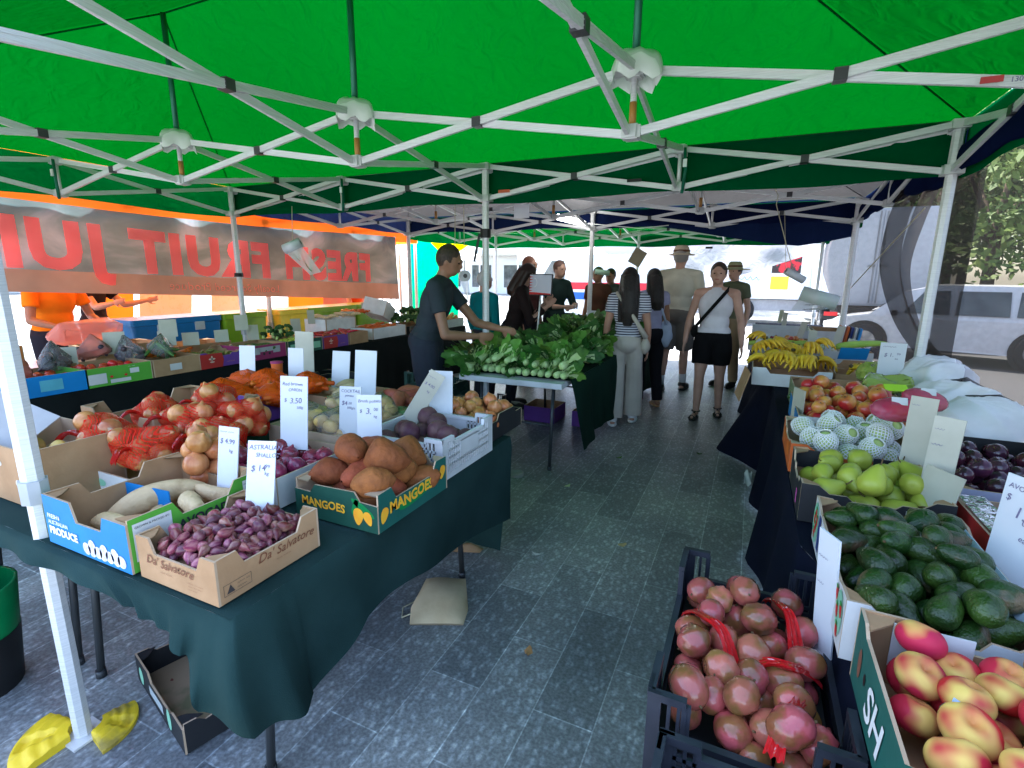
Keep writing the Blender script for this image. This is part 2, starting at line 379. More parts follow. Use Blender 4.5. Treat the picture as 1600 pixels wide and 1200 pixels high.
# ------------------------------------------------------------------ ground
def paver_mat():
    m = bpy.data.materials.new('granite pavers'); m.use_nodes = True; N = m.node_tree.nodes; L = m.node_tree.links; b = N['Principled BSDF']
    tc = N.new('ShaderNodeTexCoord'); mp = N.new('ShaderNodeMapping'); mp.inputs['Rotation'].default_value = (0, 0, rad(90)); mp.inputs['Location'].default_value = (.03, .04, 0)
    L.new(tc.outputs['Object'], mp.inputs[0])
    br = N.new('ShaderNodeTexBrick'); br.inputs['Scale'].default_value = 1; br.inputs['Brick Width'].default_value = .62; br.inputs['Row Height'].default_value = .215
    br.inputs['Mortar Size'].default_value = .0028; br.inputs['Mortar Smooth'].default_value = .3; br.offset = .5; br.offset_frequency = 2
    br.inputs['Color1'].default_value = (.72, .74, .76, 1); br.inputs['Color2'].default_value = (1.2, 1.2, 1.18, 1); br.inputs['Mortar'].default_value = (1.75, 1.8, 1.78, 1)
    L.new(mp.outputs[0], br.inputs[0])
    vo = N.new('ShaderNodeTexVoronoi'); vo.inputs['Scale'].default_value = 42; vo.inputs['Randomness'].default_value = 1
    nz = N.new('ShaderNodeTexNoise'); nz.inputs['Scale'].default_value = 9; nz.inputs['Detail'].default_value = 8; L.new(tc.outputs['Object'], nz.inputs[0])
    mx = N.new('ShaderNodeMixRGB'); mx.inputs[0].default_value = .05; L.new(tc.outputs['Object'], mx.inputs[1]); L.new(nz.outputs[1], mx.inputs[2])
    mp2 = N.new('ShaderNodeMapping'); mp2.inputs['Scale'].default_value = (1, .5, 1); mp2.inputs['Rotation'].default_value = (0, 0, .5); L.new(mx.outputs[0], mp2.inputs[0]); L.new(mp2.outputs[0], vo.inputs[0])
    c1 = N.new('ShaderNodeValToRGB'); e = c1.color_ramp.elements
    e[0].position = .12; e[0].color = (.36, .375, .375, 1); e[1].position = .5; e[1].color = (.18, .188, .195, 1)
    x = e.new(.28); x.color = (.25, .27, .29, 1)
    L.new(vo.outputs['Distance'], c1.inputs[0])
    n2 = N.new('ShaderNodeTexNoise'); n2.inputs['Scale'].default_value = 85; n2.inputs['Detail'].default_value = 5; L.new(tc.outputs['Object'], n2.inputs[0])
    c2 = N.new('ShaderNodeValToRGB'); c2.color_ramp.elements[0].position = .38; c2.color_ramp.elements[0].color = (.74, .74, .75, 1); c2.color_ramp.elements[1].position = .7; c2.color_ramp.elements[1].color = (1.42, 1.42, 1.42, 1)
    L.new(n2.outputs[0], c2.inputs[0])
    n3 = N.new('ShaderNodeTexNoise'); n3.inputs['Scale'].default_value = 1.3; n3.inputs['Detail'].default_value = 6; L.new(tc.outputs['Object'], n3.inputs[0])
    c3 = N.new('ShaderNodeValToRGB'); c3.color_ramp.elements[0].position = .35; c3.color_ramp.elements[0].color = (.72, .74, .76, 1); c3.color_ramp.elements[1].position = .65; c3.color_ramp.elements[1].color = (1.2, 1.17, 1.1, 1)
    L.new(n3.outputs[0], c3.inputs[0]); prev = c1.outputs[0]
    for q in (c2.outputs[0], c3.outputs[0], br.outputs[0]):
        mm = N.new('ShaderNodeMixRGB'); mm.blend_type = 'MULTIPLY'; mm.inputs[0].default_value = 1; L.new(prev, mm.inputs[1]); L.new(q, mm.inputs[2]); prev = mm.outputs[0]
    L.new(prev, b.inputs['Base Color']); b.inputs['Roughness'].default_value = .42
    bp = N.new('ShaderNodeBump'); bp.inputs['Strength'].default_value = .35; bp.inputs['Distance'].default_value = .004; L.new(n2.outputs[0], bp.inputs['Height']); L.new(bp.outputs[0], b.inputs['Normal'])
    return m
g = MB(); g.poly([(-40, -12, 0), (7.0, -12, 0), (7.0, 60, 0), (-40, 60, 0)])
struct(g.build('pavement', paver_mat()))
CONC = mat('far ground', (.33, .33, .32), (.26, .26, .26), scale=1.5, rough=.9)
g = MB(); g.poly([(-150, -100, -.16), (200, -100, -.16), (200, 160, -.16), (-150, 160, -.16)]); struct(g.build('ground', CONC))
ASPH = mat('asphalt', (.06, .06, .062), (.05, .05, .05), scale=60, rough=.85)
g = MB(); g.poly([(7.15, -30, -.13), (22, -30, -.13), (22, 60, -.13), (7.15, 60, -.13)]); struct(g.build('road', ASPH))
g = MB(); g.box((7.075, 24, -.065), (.148, 72, .135)); struct(g.build('kerb', mat('kerb stone', (.4, .4, .38), rough=.8)))

# ------------------------------------------------------------------ market gazebos
GRN = fabric('green canopy cloth', (.0, .075, .017), (.0, .0195, .001), scale=.45, bump=.6)
GRNV = fabric('green valance cloth', (.0, .06, .022), (.0, .026, .004), scale=1.2, bump=.2)
GREYC = fabric('grey lined canopy', (.11, .11, .115), (.012, .012, .0125), scale=1.5, bump=.3)
NAVY = fabric('navy valance cloth', (.006, .011, .045), (.003, .006, .02), scale=2, bump=.3)
ORNG = fabric('orange canopy cloth', (.75, .18, .02), (.42, .13, .02), scale=1.5, bump=.2)
CAP = film('white plastic cap', (.75, .78, .75), .9, gloss=.1)
ZU, ZL = 2.338, 2.098
def wrinkled(mb, a, b, c, d, nu=14, nv=8, amp=.012, mi=0, sag=0, seed=0):
    a, b, c, d = map(Vector, (a, b, c, d)); r = random.Random(seed); ph = [r.uniform(0, 6) for _ in range(6)]
    def f(u, v):
        p = (a*(1-u)+b*u)*(1-v)+(d*(1-u)+c*u)*v
        k = math.sin(u*7+ph[0]+v*3)*math.sin(v*5+ph[1])+.6*math.sin(u*17+v*9+ph[2])
        edge = 4*min(u, 1-u, .25)*4*min(v, 1-v, .25) if True else 1
        return p+Vector((0, 0, amp*k*edge - sag*math.sin(u*math.pi)*math.sin(v*math.pi)))
    mb.grid(f, nu, nv, mi)
def gazebo(label, x0, y0, nx, roof, val, zt=ZU, zl=ZL, peak=3.1, legs=(), nodes_override={}, depth=3, ridge=True, group='gazebos over the market stalls', side_val=True, valz=None, capped=True, skip_val=(), full=True, legw=.05):
    g = thing('market_gazebo', label, 'gazebo', (x0, y0, 0), 0, group); W = 1.5*nx
    O = Vector((x0, y0, 0))
    def P(i, j, z):
        k = nodes_override.get((i, j), (1.5*i, 1.5*j)); return Vector((k[0], k[1], z))
    nj = int(depth/1.5)
    # roof: four slopes from eave to ridge
    e = .05; ez = zt+.035
    r0, r1 = Vector((1.5, depth/2, peak)), Vector((W-1.5, depth/2, peak))
    A, B, C_, D = Vector((-e, -e, ez)), Vector((W+e, -e, ez)), Vector((W+e, depth+e, ez)), Vector((-e, depth+e, ez))
    mb = MB()
    wrinkled(mb, A, B, r1, r0, 26, 12, .012, seed=1, sag=.02); wrinkled(mb, C_, D, r0, r1, 26, 12, .012, seed=2, sag=.02)
    wrinkled(mb, B, C_, r1, r1+Vector((0, .001, 0)), 12, 12, .01, seed=3, sag=.015); wrinkled(mb, D, A, r0, r0+Vector((0, .001, 0)), 12, 12, .01, seed=4, sag=.015)
    mb.build('canopy_roof', roof, g)
    vz = valz or zt-.27
    for p_, q_ in ((A, r0), (D, r0), (B, r1), (C_, r1), (r0, r1)):
        mb = MB(); mb.tube([p_.lerp(q_, k/8)+Vector((0, 0, -.012-.006*math.sin(k*.39))) for k in range(9)], .005, 5); mb.build('canopy_seam', roof, g)
    for k, (p, q) in enumerate(((A, B), (B, C_), (C_, D), (D, A))):
        if k in skip_val: continue
        mb = MB(); d = (q-p); L_ = d.length; nrm = Vector((d.y, -d.x, 0)).normalized()
        mb.grid(lambda u, v: p+d*u+Vector((0, 0, (vz-ez)*v+.012*v*math.sin(u*L_*3.3+k)))+nrm*(.012*v*math.sin(u*L_*9+k)+.004), int(L_*12), 3, 0)
        mb.build('valance', val, g)
    for i, j in legs:
        p = P(i, j, 0); mb = MB(); a = legw
        mb.tube([p+Vector((0, 0, .0)), p+Vector((0, 0, 1.0))], a*.42*1.2, 8, 0, smooth=False); mb.tube([p+Vector((0, 0, .84)), p+Vector((0, 0, zt+.02))], a*.5*1.15, 8, 0, smooth=False)
        mb.box(p+Vector((0, 0, .004)), (a*2, a*2, .008))
        l = mb.build('leg', ALU, g)
        mb = MB(); mb.tube([p+Vector((0, 0, .83)), p+Vector((0, 0, .90))], a*.72, 8, smooth=False); mb.build('leg_collar', mat('collar grey', (.4, .42, .45), rough=.4), l)
        for zz_, k_ in ((zl, 1.9), (zt, 1.7)):
            mb = MB(); mb.box(p+Vector((0, 0, zz_)), (a*k_, a*k_, .05)); mb.build('slide_bracket', mat('bracket white', (.55, .57, .56), rough=.45), l)
    def scissor(a, b, lo_a=True):
        au, bu = P(*a, zt), P(*b, zt); al, bl = P(*a, zl), P(*b, zl)
        d = (bu-au).normalized(); n = Vector((-d.y, d.x, 0))*.011
        for p, q, s in ((au, bl, 1), (al, bu, -1)):
            mb = MB(); mb.bar(p+d*.04+n*s, q-d*.04+n*s, .034, .017)
            for zz in (-.0075, .0075): mb.bar(p+d*.05+n*s+n.normalized()*s*.0092+Vector((0,0,zz)), q-d*.05+n*s+n.normalized()*s*.0092+Vector((0,0,zz)), .004, .0016)
            mb.build('truss_bar', ALU, g)
        mb = MB(); c = (au+bl)/2; R = Matrix((d, n.normalized(), Vector((0,0,1)))).transposed(); mb.box(c, (.045, .05, .044), R); mb.build('truss_pivot', DARKP, g)
    for j in range(nj+1):
        if j == 1 or full or j in (0, nj):
            for i in range(nx): scissor((i, j), (i+1, j))
    for i in range(nx+1):
        for j in range(nj): scissor((i, j), (i, j+1))
    for i in range(nx+1):
        for j in range(nj+1):
            if (i, j) in legs: continue
            pu, pl = P(i, j, zt), P(i, j, zl); inner = 0 < j < nj and 0 < i < nx
            for q_ in (pu, pl):
                mb = MB(); mb.box(q_, (.08, .05, .05)); mb.box(q_, (.05, .08, .05), None); mb.box(q_, (.056, .056, .06)); mb.build('truss_joint', mat('bracket white', (.55, .57, .56)), g)
            mb = MB(); mb.tube([pl+Vector((0, 0, -.02)), pu], .014, 8); 
            mb.build('joint_post', ALU, g)
            if inner:
                mb = MB(); mb.tube([pl+Vector((0, 0, .02)), pl+Vector((0, 0, .12))], .0155, 8); mb.build('post_sleeve', mat('ochre sleeve', (.42, .2, .05), rough=.5), g)
                mb = MB(); mb.tube([pu, Vector((pu.x, pu.y, peak-.01))], .017, 8); mb.build('ridge_post', mat('green coated steel', (.02, .16, .1), rough=.4, metal=.3), g)
                if capped:
                    mb = MB(); rr = random.Random(i*7+j)
                    def f(u, v, pu=pu):
                        th = u*2*math.pi; lob = 1+.25*math.sin(th*4+i)*v; R_ = .02+.085*math.sin(min(v*1.2, 1)*math.pi/2)*lob
                        return pu+Vector((R_*math.cos(th), R_*math.sin(th), .075-.12*v*v+.018*math.sin(th*7+i)*v))
                    mb.grid(f, 28, 6, 0, cu=True); mb.build('plastic_cap', CAP, g)
    return g
gz = gazebo('bright green market gazebo overhead with white plastic caps on its truss joints', 0, -3, 4, GRN, GRNV, legs=[(0, 2), (2, 2), (4, 2), (2, 0), (0, 0), (4, 0)], nodes_override={(2, 0): (3.17, -.18)}, skip_val=(0,))
gz2 = gazebo('grey lined gazebo with navy valances behind the green one', 0, .07, 4, GREYC, NAVY, legs=[(0, 2), (2, 2), (4, 2)], zt=2.325, zl=2.11, capped=False, valz=2.12, skip_val=(0,), legw=.055)
gz3 = gazebo('farther green gazebo seen beneath the grey canopy', 0, 3.16, 4, GRN, GRNV, legs=[(0, 2), (2, 2), (4, 2)], capped=False, legw=.045, skip_val=(0,), zt=2.30, zl=2.10)
# clips, straps and the tape on the middle leg
def local_part(parent, mb, name, m):
    o = mb.build(name, m, parent); o.location = -Vector(parent.location); return o
mb = MB(); mb.tube([(3, 0, 1.79), (3, 0, 1.86)], .046, 8, smooth=False); mb.bar((2.97, -.05, 1.82), (2.93, -.07, 1.60), .02, .006); local_part(gz, mb, 'leg_strap', BLACKM)
mb = MB(); mb.tube([(0, 0, 1.45), (0, 0, 1.49)], .045, 8, smooth=False); local_part(gz, mb, 'leg_strap', BLACKM)
for x, y in ((0, -1.5), (4.5, 0), (1.5, 0)):
    mb = MB(); mb.tube([(x+.03, y-.03, 2.34), (x+.045, y-.04, 2.2), (x+.03, y-.03, 2.05)], .012, 6); local_part(gz, mb, 'green_strap', mat('green strap', (.0, .12, .07)))
    mb = MB(); mb.box((x+.04, y-.055, 2.24), (.025, .01, .05)); local_part(gz, mb, 'strap_buckle', WINK)
mb = MB(); mb.box((3.18, -.03, 2.14), (.1, .003, .022)); local_part(gz, mb, 'maker_sticker', mat('orange sticker', (.6, .12, .05)))
mb = MB(); mb.box((4.2, -.03, 2.155), (.1, .003, .02)); local_part(gz, mb, 'maker_sticker', BLACKM)
mb = MB(); p = aty(1550, 124, -1.53); mb.box(p, (.06, .003, .02)); local_part(gz, mb, 'maker_sticker', mat('red sticker', (.45, .05, .05)))
put(text_mesh('1300', .022, MARKER, bold=.02), gz, frame(aty(1578, 128, -1.53)-Vector(gz.location), (1,0,0), (0,0,1)))
# navy drape hanging along the far edge of the grey gazebo
mb = MB()
def nd(u, v):
    x = 3.1+2.95*u; zb = 2.17-.34*math.sin(min(u*1.05, 1)*math.pi*.5)**2+.13*max(0, u-.8)*5
    return Vector((x, 3.16+.03*math.sin(u*14)*v+.02*v, 2.35+(zb-2.35)*v))
mb.grid(nd, 40, 6); tag(mb.build('navy_drape', NAVY), 'long navy cloth drooping in a curve from the grey gazebo edge', 'drape')
# navy roll of cloth along the right edge of the near gazebos
mb = MB()
def nr(u, v):
    y = -3.0+6.1*u; c = Vector((6.03, y, 2.19+.03*math.sin(u*9))); th = v*2*math.pi; r = .07+.015*math.sin(u*25)+.01*math.sin(u*61)
    return c+Vector((r*.5*math.cos(th), 0, r*1.3*math.sin(th)))
mb.grid(nr, 60, 12); tag(mb.build('rolled_side_curtain', NAVY), 'navy side curtain rolled up under the right edge of the gazebo', 'curtain')
# shade-mesh curtains at the right
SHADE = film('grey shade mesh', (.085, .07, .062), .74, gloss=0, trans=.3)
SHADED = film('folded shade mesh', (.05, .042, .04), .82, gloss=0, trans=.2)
def ruled(a_pts, b_pts, nu=30, nv=14, amp=.03, fr=14, axis=(1,0,0), z=0):
    def at(pts, t):
        k = t*(len(pts)-1); i = min(int(k), len(pts)-2); f = k-i; s = f
        p0 = pts[max(i-1, 0)]; p1 = pts[i]; p2 = pts[i+1]; p3 = pts[min(i+2, len(pts)-1)]
        return .5*((2*p1)+(p2-p0)*s+(2*p0-5*p1+4*p2-p3)*s*s+(3*p1-p0-3*p2+p3)*s**3)
    A_ = [Vector(p) for p in a_pts]; B_ = [Vector(p) for p in b_pts]; ax = Vector(axis)
    return lambda u, v: at(A_, v)*(1-u)+at(B_, v)*u+ax*amp*math.sin(u*fr+v*3)*(1-.5*v)
L1 = [atx(1318, 330, 6.1), atx(1283, 400, 6.12), atx(1290, 450, 6.15), atx(1315, 500, 6.2), atx(1345, 560, 6.2), atx(1400, 600, 6.2)]
R1 = [atx(1452, 290, 6.1), atx(1425, 345, 6.15), atx(1410, 420, 6.2), atx(1428, 500, 6.2), atx(1480, 570, 6.15), atx(1520, 620, 6.1)]
mb = MB(); mb.grid(ruled(L1, R1, amp=.03, fr=17), 60, 24); tag(mb.build('shade_mesh_curtain', SHADE), 'grey mesh curtain gathered in folds in front of the parked truck', 'curtain', 'shade mesh curtains')
L2 = [atx(1448, 285, 6.12), atx(1420, 345, 6.17), atx(1402, 420, 6.22), atx(1420, 500, 6.22), atx(1472, 570, 6.17), atx(1560, 625, 6.1)]
R2_ = [Vector((6.1, -3.2, 2.2)), Vector((6.12, -3.2, 1.8)), Vector((6.12, -3.2, 1.5)), Vector((6.15, -3.2, 1.2)), Vector((6.12, -3.2, .9)), Vector((6.1, -3.2, .6))]
mb = MB(); mb.grid(ruled(L2, R2_, amp=.02, fr=9), 50, 24); sc2 = tag(mb.build('shade_mesh_curtain', film('brown shade mesh', (.085, .07, .06), .70, gloss=0, trans=.3)), 'long mesh curtain at the right with a dark curved hem', 'curtain', 'shade mesh curtains')
hem = MB(); pts = [ruled(L2, R2_)(0, v/24) for v in range(25)]
def hm(u, v):
    p = ruled(L2, R2_, amp=0)(0, v); k = (u-.5)*(1+.35*math.sin(v*5+.6)); return p+Vector((-.03+.17*k, -.05-.13*k, .02*(u-.5)))
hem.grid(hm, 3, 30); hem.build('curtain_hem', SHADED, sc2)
hem = MB(); a_ = atx(1452, 285, 6.1); 
def hm2(u, v):
    p = a_.lerp(atx(1600, 190, 6.08), v) + Vector((0, 0, .12*(u-.6)*(1-.3*v)))
    return p + Vector((-.01, 0, -.05*math.sin(v*3.14)))
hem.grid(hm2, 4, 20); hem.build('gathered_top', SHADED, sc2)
# dark vertical fold by the right leg
hem = MB()
def hm3(u, v): return Vector((6.12, .10+.05*math.sin(v*4)*.3, 2.2-1.35*v))+Vector((.09*(u-.5), -.16*(u-.5)*(1-.3*v), 0))
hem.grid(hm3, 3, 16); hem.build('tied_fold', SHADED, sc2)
# white tarpaulin slung across the far end of the aisle
TARP = fabric('white tarpaulin', (.42, .44, .5), (.14, .15, .18), scale=2, bump=.5)
bt = [aty(u, v, 6.35) for u, v in ((988, 378), (1010, 405), (1040, 430), (1075, 445), (1110, 445), (1150, 432), (1200, 418), (1250, 402), (1290, 382))]
def tp(u, v):
    k = u*(len(bt)-1); i = min(int(k), len(bt)-2); b = bt[i].lerp(bt[i+1], k-i); t = Vector((b.x, 6.3, 2.42))
    p = t.lerp(b, v); p.y += .05*math.sin(u*16+v*4)*math.sin(v*2.5)+.03*math.sin(u*33-v*9)*v; return p
mb = MB(); mb.grid(tp, 60, 20); tarp = tag(mb.build('white_tarpaulin', TARP), 'white tarpaulin slung in a drooping triangle across the aisle end', 'tarpaulin')
mb = MB(); p = aty(1108, 387, 6.25); mb.box(p, (.12, .01, .035)); mb.build('tape_patch', BLACKM, tarp)
mb = MB(); mb.box(aty(1108, 373, 6.25), (.12, .01, .012)); mb.build('tape_patch', RINK, tarp)

# ------------------------------------------------------------------ juice stall: banner, orange gazebo
def banner_mat():
    m = bpy.data.materials.new('banner vinyl'); m.use_nodes = True; N = m.node_tree.nodes; L = m.node_tree.links; N.remove(N['Principled BSDF']); o = N['Material Output']
    tc = N.new('ShaderNodeTexCoord'); mp = N.new('ShaderNodeMapping'); mp.inputs['Scale'].default_value = (1, .8, 1.6); L.new(tc.outputs['Object'], mp.inputs[0])
    nz = N.new('ShaderNodeTexNoise'); nz.inputs['Scale'].default_value = 1.6; nz.inputs['Detail'].default_value = 7; nz.inputs['Distortion'].default_value = .6; L.new(mp.outputs[0], nz.inputs[0])
    cr = N.new('ShaderNodeValToRGB'); e = cr.color_ramp.elements; e[0].position = .35; e[0].color = (.09, .085, .088, 1); e[1].position = .66; e[1].color = (.30, .22, .24, 1); x = e.new(.52); x.color = (.15, .135, .135, 1)
    L.new(nz.outputs[0], cr.inputs[0])
    d = N.new('ShaderNodeBsdfDiffuse'); t = N.new('ShaderNodeBsdfTranslucent'); a = N.new('ShaderNodeAddShader'); sc = N.new('ShaderNodeMixRGB'); sc.blend_type = 'MULTIPLY'; sc.inputs[0].default_value = 1; sc.inputs[2].default_value = (.45, .8, .9, 1)
    L.new(cr.outputs[0], d.inputs[0]); L.new(cr.outputs[0], sc.inputs[1]); L.new(sc.outputs[0], t.inputs[0]); L.new(d.outputs[0], a.inputs[0]); L.new(t.outputs[0], a.inputs[1]); L.new(a.outputs[0], o.inputs[0])
    return m
bn = thing('juice_banner', 'long printed vinyl banner read from behind, pink letters on grey, at the juice stall', 'banner', (-.15, 0, 0))
def bpt(y, k): # k 0 bottom .. 1 top
    zb = 1.34+(1.09-1.34)*(y+1.9)/4.9; zt_ = 2.04-.03*math.sin((y+2)*.8); return Vector((.018*math.sin(y*5+k*3)+.01*math.sin(y*13), y, zb+(zt_-zb)*k))
mb = MB(); mb.grid(lambda u, v: bpt(-2.9+5.85*u, v), 60, 8, mfn=lambda u, v: 1 if v < .24 else 0)
mb.build('banner_sheet', [banner_mat(), fabric('banner tan strip', (.36, .2, .15), (.10, .07, .055), scale=3)], bn)
PINKL = fabric('pink letter vinyl', (.95, .13, .13), (.95, .24, .24), scale=4)
TANL = fabric('pale pink letter', (.75, .26, .2), (.4, .14, .1))
def banner_text(txt, y_right, k0, size, mt, bold, sp=1.0, shear=0):
    me = text_mesh(txt, size, mt, bold=bold, mirror=True, space=sp, shear=shear)
    bm = bmesh.new(); bm.from_mesh(me); bmesh.ops.triangulate(bm, faces=bm.faces); bmesh.ops.subdivide_edges(bm, edges=[e for e in bm.edges if e.calc_length() > .12], cuts=2); bm.to_mesh(me); bm.free()
    for v in me.vertices:
        y = y_right+v.co.x; h = v.co.y; base = bpt(y, 0); top = bpt(y, 1); z = base.z+(top.z-base.z)*k0+h
        v.co = Vector((base.x*.5+bpt(y, .5).x*.5+.026, y, z))
    return obj('lettering', me, bn)
banner_text('FRESH FRUIT JUICE', 2.30, .30, .505, PINKL, .05, 1.16)
banner_text('Locally Sourced Produce', .62, .07, .115, TANL, .004, 1.1)
gj = gazebo('orange juice stall gazebo beyond the banner', -3.3, -2.4, 2, ORNG, ORNG, zt=2.27, zl=2.08, legs=[(2, 2)], capped=False, valz=1.99, full=True, depth=6)
# green stall wall with yellow flag and tall post far left of the aisle
def sheet(name, label, cat, a, b, c, d, mt, amp=.02, nu=16, nv=8):
    mb = MB(); wrinkled(mb, a, b, c, d, nu, nv, amp); return tag(mb.build(name, mt), label, cat)
GT = fabric('emerald tarpaulin', (.0, .28, .12), (.0, .25, .1), scale=2, bump=.3); YT = fabric('yellow cloth', (.7, .55, .0), (.6, .5, .0))
y0 = 6.4
sheet('green_stall_wall', 'emerald green tarpaulin wall of the far stall behind the grey shirted man', 'stall wall', aty(638, 600, y0), aty(716, 600, y0), aty(716, 374, y0), aty(638, 372, y0), GT)
sheet('yellow_pennant', 'yellow triangular cloth hanging from the far stall', 'pennant', aty(668, 374, y0-.1), aty(745, 374, y0-.1), aty(708, 400, y0-.1), aty(690, 396, y0-.1), YT)
for u, lb in ((628, 'slim pale post of the far stall at the banner end'), (652, 'second slim post beside the emerald tarpaulin')):
    mb = MB(); p = aty(u, 500, 3.9); mb.tube([(p.x, p.y, 0), (p.x, p.y, 2.3)], .025, 8); tag(mb.build('stall_post', ALU), lb, 'post')

# ------------------------------------------------------------------ tables and cloths
def table(label, x0, x1, y0, y1, z=.712, top=PLASW, inset=.06):
    t = thing('trestle_table', label, 'table', ((x0+x1)/2, (y0+y1)/2, 0), 0, 'folding trestle tables of the stall'); w_, d_ = x1-x0, y1-y0
    mb = MB(); mb.box((0, 0, z-.02), (w_, d_, .04)); mb.box((0, 0, z-.045), (w_-.1, d_-.1, .02)); mb.build('tabletop', top, t)
    for sx in (-1, 1):
        for sy in (-1, 1):
            mb = MB(); x, y = sx*(w_/2-inset), sy*(d_/2-.16); mb.tube([(x, y, z-.05), (x, y+sy*.05, .01)], .0135, 8); mb.tube([(x, y+sy*.05, 0), (x, y+sy*.05, .03)], .018, 8); mb.build('leg', mat('dark steel leg', (.06, .065, .07), rough=.4, metal=.4), t)
    for sy in (-1, 1):
        mb = MB(); y = sy*(d_/2-.15); mb.tube([(-w_/2+inset, y, .35), (w_/2-inset, y, .35)], .009, 6); mb.build('leg_brace', mat('dark steel leg', (.06, .065, .07)), t)
    return t
def cloth_mat(n, c, c2, rough=.95):
    m = mat(n, c, c2, scale=4, rough=rough, bump=.25, bscale=420, spec=.15, detail=6, lo=.3, hi=.7); return m
CL1 = cloth_mat('dark green woven cloth', (.010, .029, .028), (.018, .046, .045)); CL3 = cloth_mat('bottle green cloth', (.004, .022, .014), (.007, .03, .02)); CLN = cloth_mat('navy table cloth', (.003, .005, .014), (.005, .007, .02)); CLK = cloth_mat('black table cloth', (.006, .008, .008), (.01, .012, .012))
table('trestle table under the shallot and mango cartons nearest the aisle', 2.88, 3.90, -3.12, -1.75)
table('trestle table behind the first, under the onion nets at the left', 2.15, 2.85, -3.12, -1.3)
# first cloth: top sheet, short left overhang, long aisle side, corner fold
def skirt(fn_top, fn_bot, n, nv, wave, mb, fr=11, mi=0, seed=0, wmin=0.0):
    "cloth hanging between an edge line and a hem line, both functions of u; ripples grow towards the hem"
    def f(u, v):
        a, b, nrm = fn_top(u), fn_bot(u), None
        p = a.lerp(b, v); d = (fn_top(min(u+.01, 1))-fn_top(max(u-.01, 0))); nrm = Vector((d.y, -d.x, 0)); nrm = nrm.normalized() if nrm.length > 1e-6 else Vector((1, 0, 0))
        s = math.sin(u*fr+seed)+.5*math.sin(u*fr*2.3+seed*2+v*1.5)
        return p+nrm*(wave*s*v+wmin+.012*math.sin(min(v*6, 1.57)))
    mb.grid(f, n, nv, mi)
mb = MB()
X0, X1, Y0, Y1 = 2.12, 4.02, -3.2, -1.68
def topf(u, v):
    x, y = X0+(X1-X0)*u, Y0+(Y1-Y0)*v
    return Vector((x, y, TT-.006+.0016*math.sin(x*40)*math.sin(y*31)))
mb.grid(topf, 30, 24)
ck = [(0, (X0, Y0), (X0, Y0-.015, .65)), (.40, (3.50, Y0), tuple(aty(200, 938, -3.235))), (.58, (3.80, Y0), tuple(aty(270, 985, -3.24))), (.64, (3.90, Y0), tuple(aty(289, 1030, -3.265))),
      (.70, (3.97, Y0), tuple(aty(312, 1105, -3.28))), (.76, (X1, Y0+.01), tuple(aty(400, 1152, -3.23))), (.81, (X1, Y0+.09), tuple(atx(480, 1098, 4.10))), (.85, (X1, -3.02), (4.05, -3.0, .37)),
      (.89, (X1, -2.82), (4.04, -2.8, .47)), (.93, (X1, -2.54), (4.03, -2.54, .45)), (.96, (X1, -2.29), (4.02, -2.29, .39)), (1, (X1, Y1), (3.99, Y1, .28))]
def csk(u, v):
    k = 0
    while k < len(ck)-2 and u > ck[k+1][0]: k += 1
    t = (u-ck[k][0])/(ck[k+1][0]-ck[k][0]); a = Vector((*ck[k][1], TT-.006)).lerp(Vector((*ck[k+1][1], TT-.006)), t); b_ = Vector(ck[k][2]).lerp(Vector(ck[k+1][2]), t)
    p = a.lerp(b_, v**.9); out = Vector((.7, -.7, 0)) if .62 < u < .84 else (Vector((0, -1, 0)) if u <= .62 else Vector((1, 0, 0)))
    amp = .018 if .62 < u < .84 else (.006 if u <= .62 else .017)
    drop = min(v*8, 1); return p+out*(.012*math.sin(drop*1.57)+amp*v*(math.sin(u*95)+.6*math.sin(u*61+1+v*2))+(.05*math.sin(v*math.pi)*math.exp(-((u-.755)/.05)**2)))
mb.grid(csk, 220, 18)
# far end of the cloth
ey = lambda u: Vector((X1-(X1-X0)*u, Y1, TT-.006)); eb = lambda u: Vector((X1-.08-(X1-.08-X0)*u, Y1+.03, .05))
skirt(ey, eb, 40, 8, .02, mb, 22)
lx = lambda u: Vector((X0, Y1-(Y1-Y0)*u, TT-.006)); lb_ = lambda u: Vector((X0-.01, Y1-(Y1-Y0)*u, TT-.14))
skirt(lx, lb_, 30, 5, .01, mb, 18)
tag(mb.build('table_cloth', CL1), 'dark green woven cloth with one corner hanging low over the empty black carton', 'tablecloth')
# second row of tables at the far left
for yy in ((-2.9, -.95), (-.9, 1.0), (1.05, 2.95)): table('long trestle table of the far left row '+('nearest the camera' if yy[0] < -2 else 'in its middle' if yy[0] < 0 else 'at its far end'), .25, 1.0, *yy)
mb = MB(); X0, X1, Y0, Y1 = .2, 1.06, -3.0, 3.0
mb.grid(lambda u, v: Vector((X0+(X1-X0)*u, Y0+(Y1-Y0)*v, TT-.006)), 8, 30)
skirt(lambda u: Vector((X1, Y0+(Y1-Y0)*u, TT-.006)), lambda u: Vector((X1+.02, Y0+(Y1-Y0)*u, .03)), 90, 10, .025, mb, 60)
skirt(lambda u: Vector((X0+(X1-X0)*u, Y0, TT-.006)), lambda u: Vector((X0+(X1-X0)*u, Y0-.02, .03)), 20, 10, .02, mb, 15)
skirt(lambda u: Vector((X1-(X1-X0)*u, Y1, TT-.006)), lambda u: Vector((X1-(X1-X0)*u, Y1+.02, .03)), 20, 10, .02, mb, 15)
tag(mb.build('table_cloth', CLK), 'black floor length cloth along the far left row of cartons', 'tablecloth')
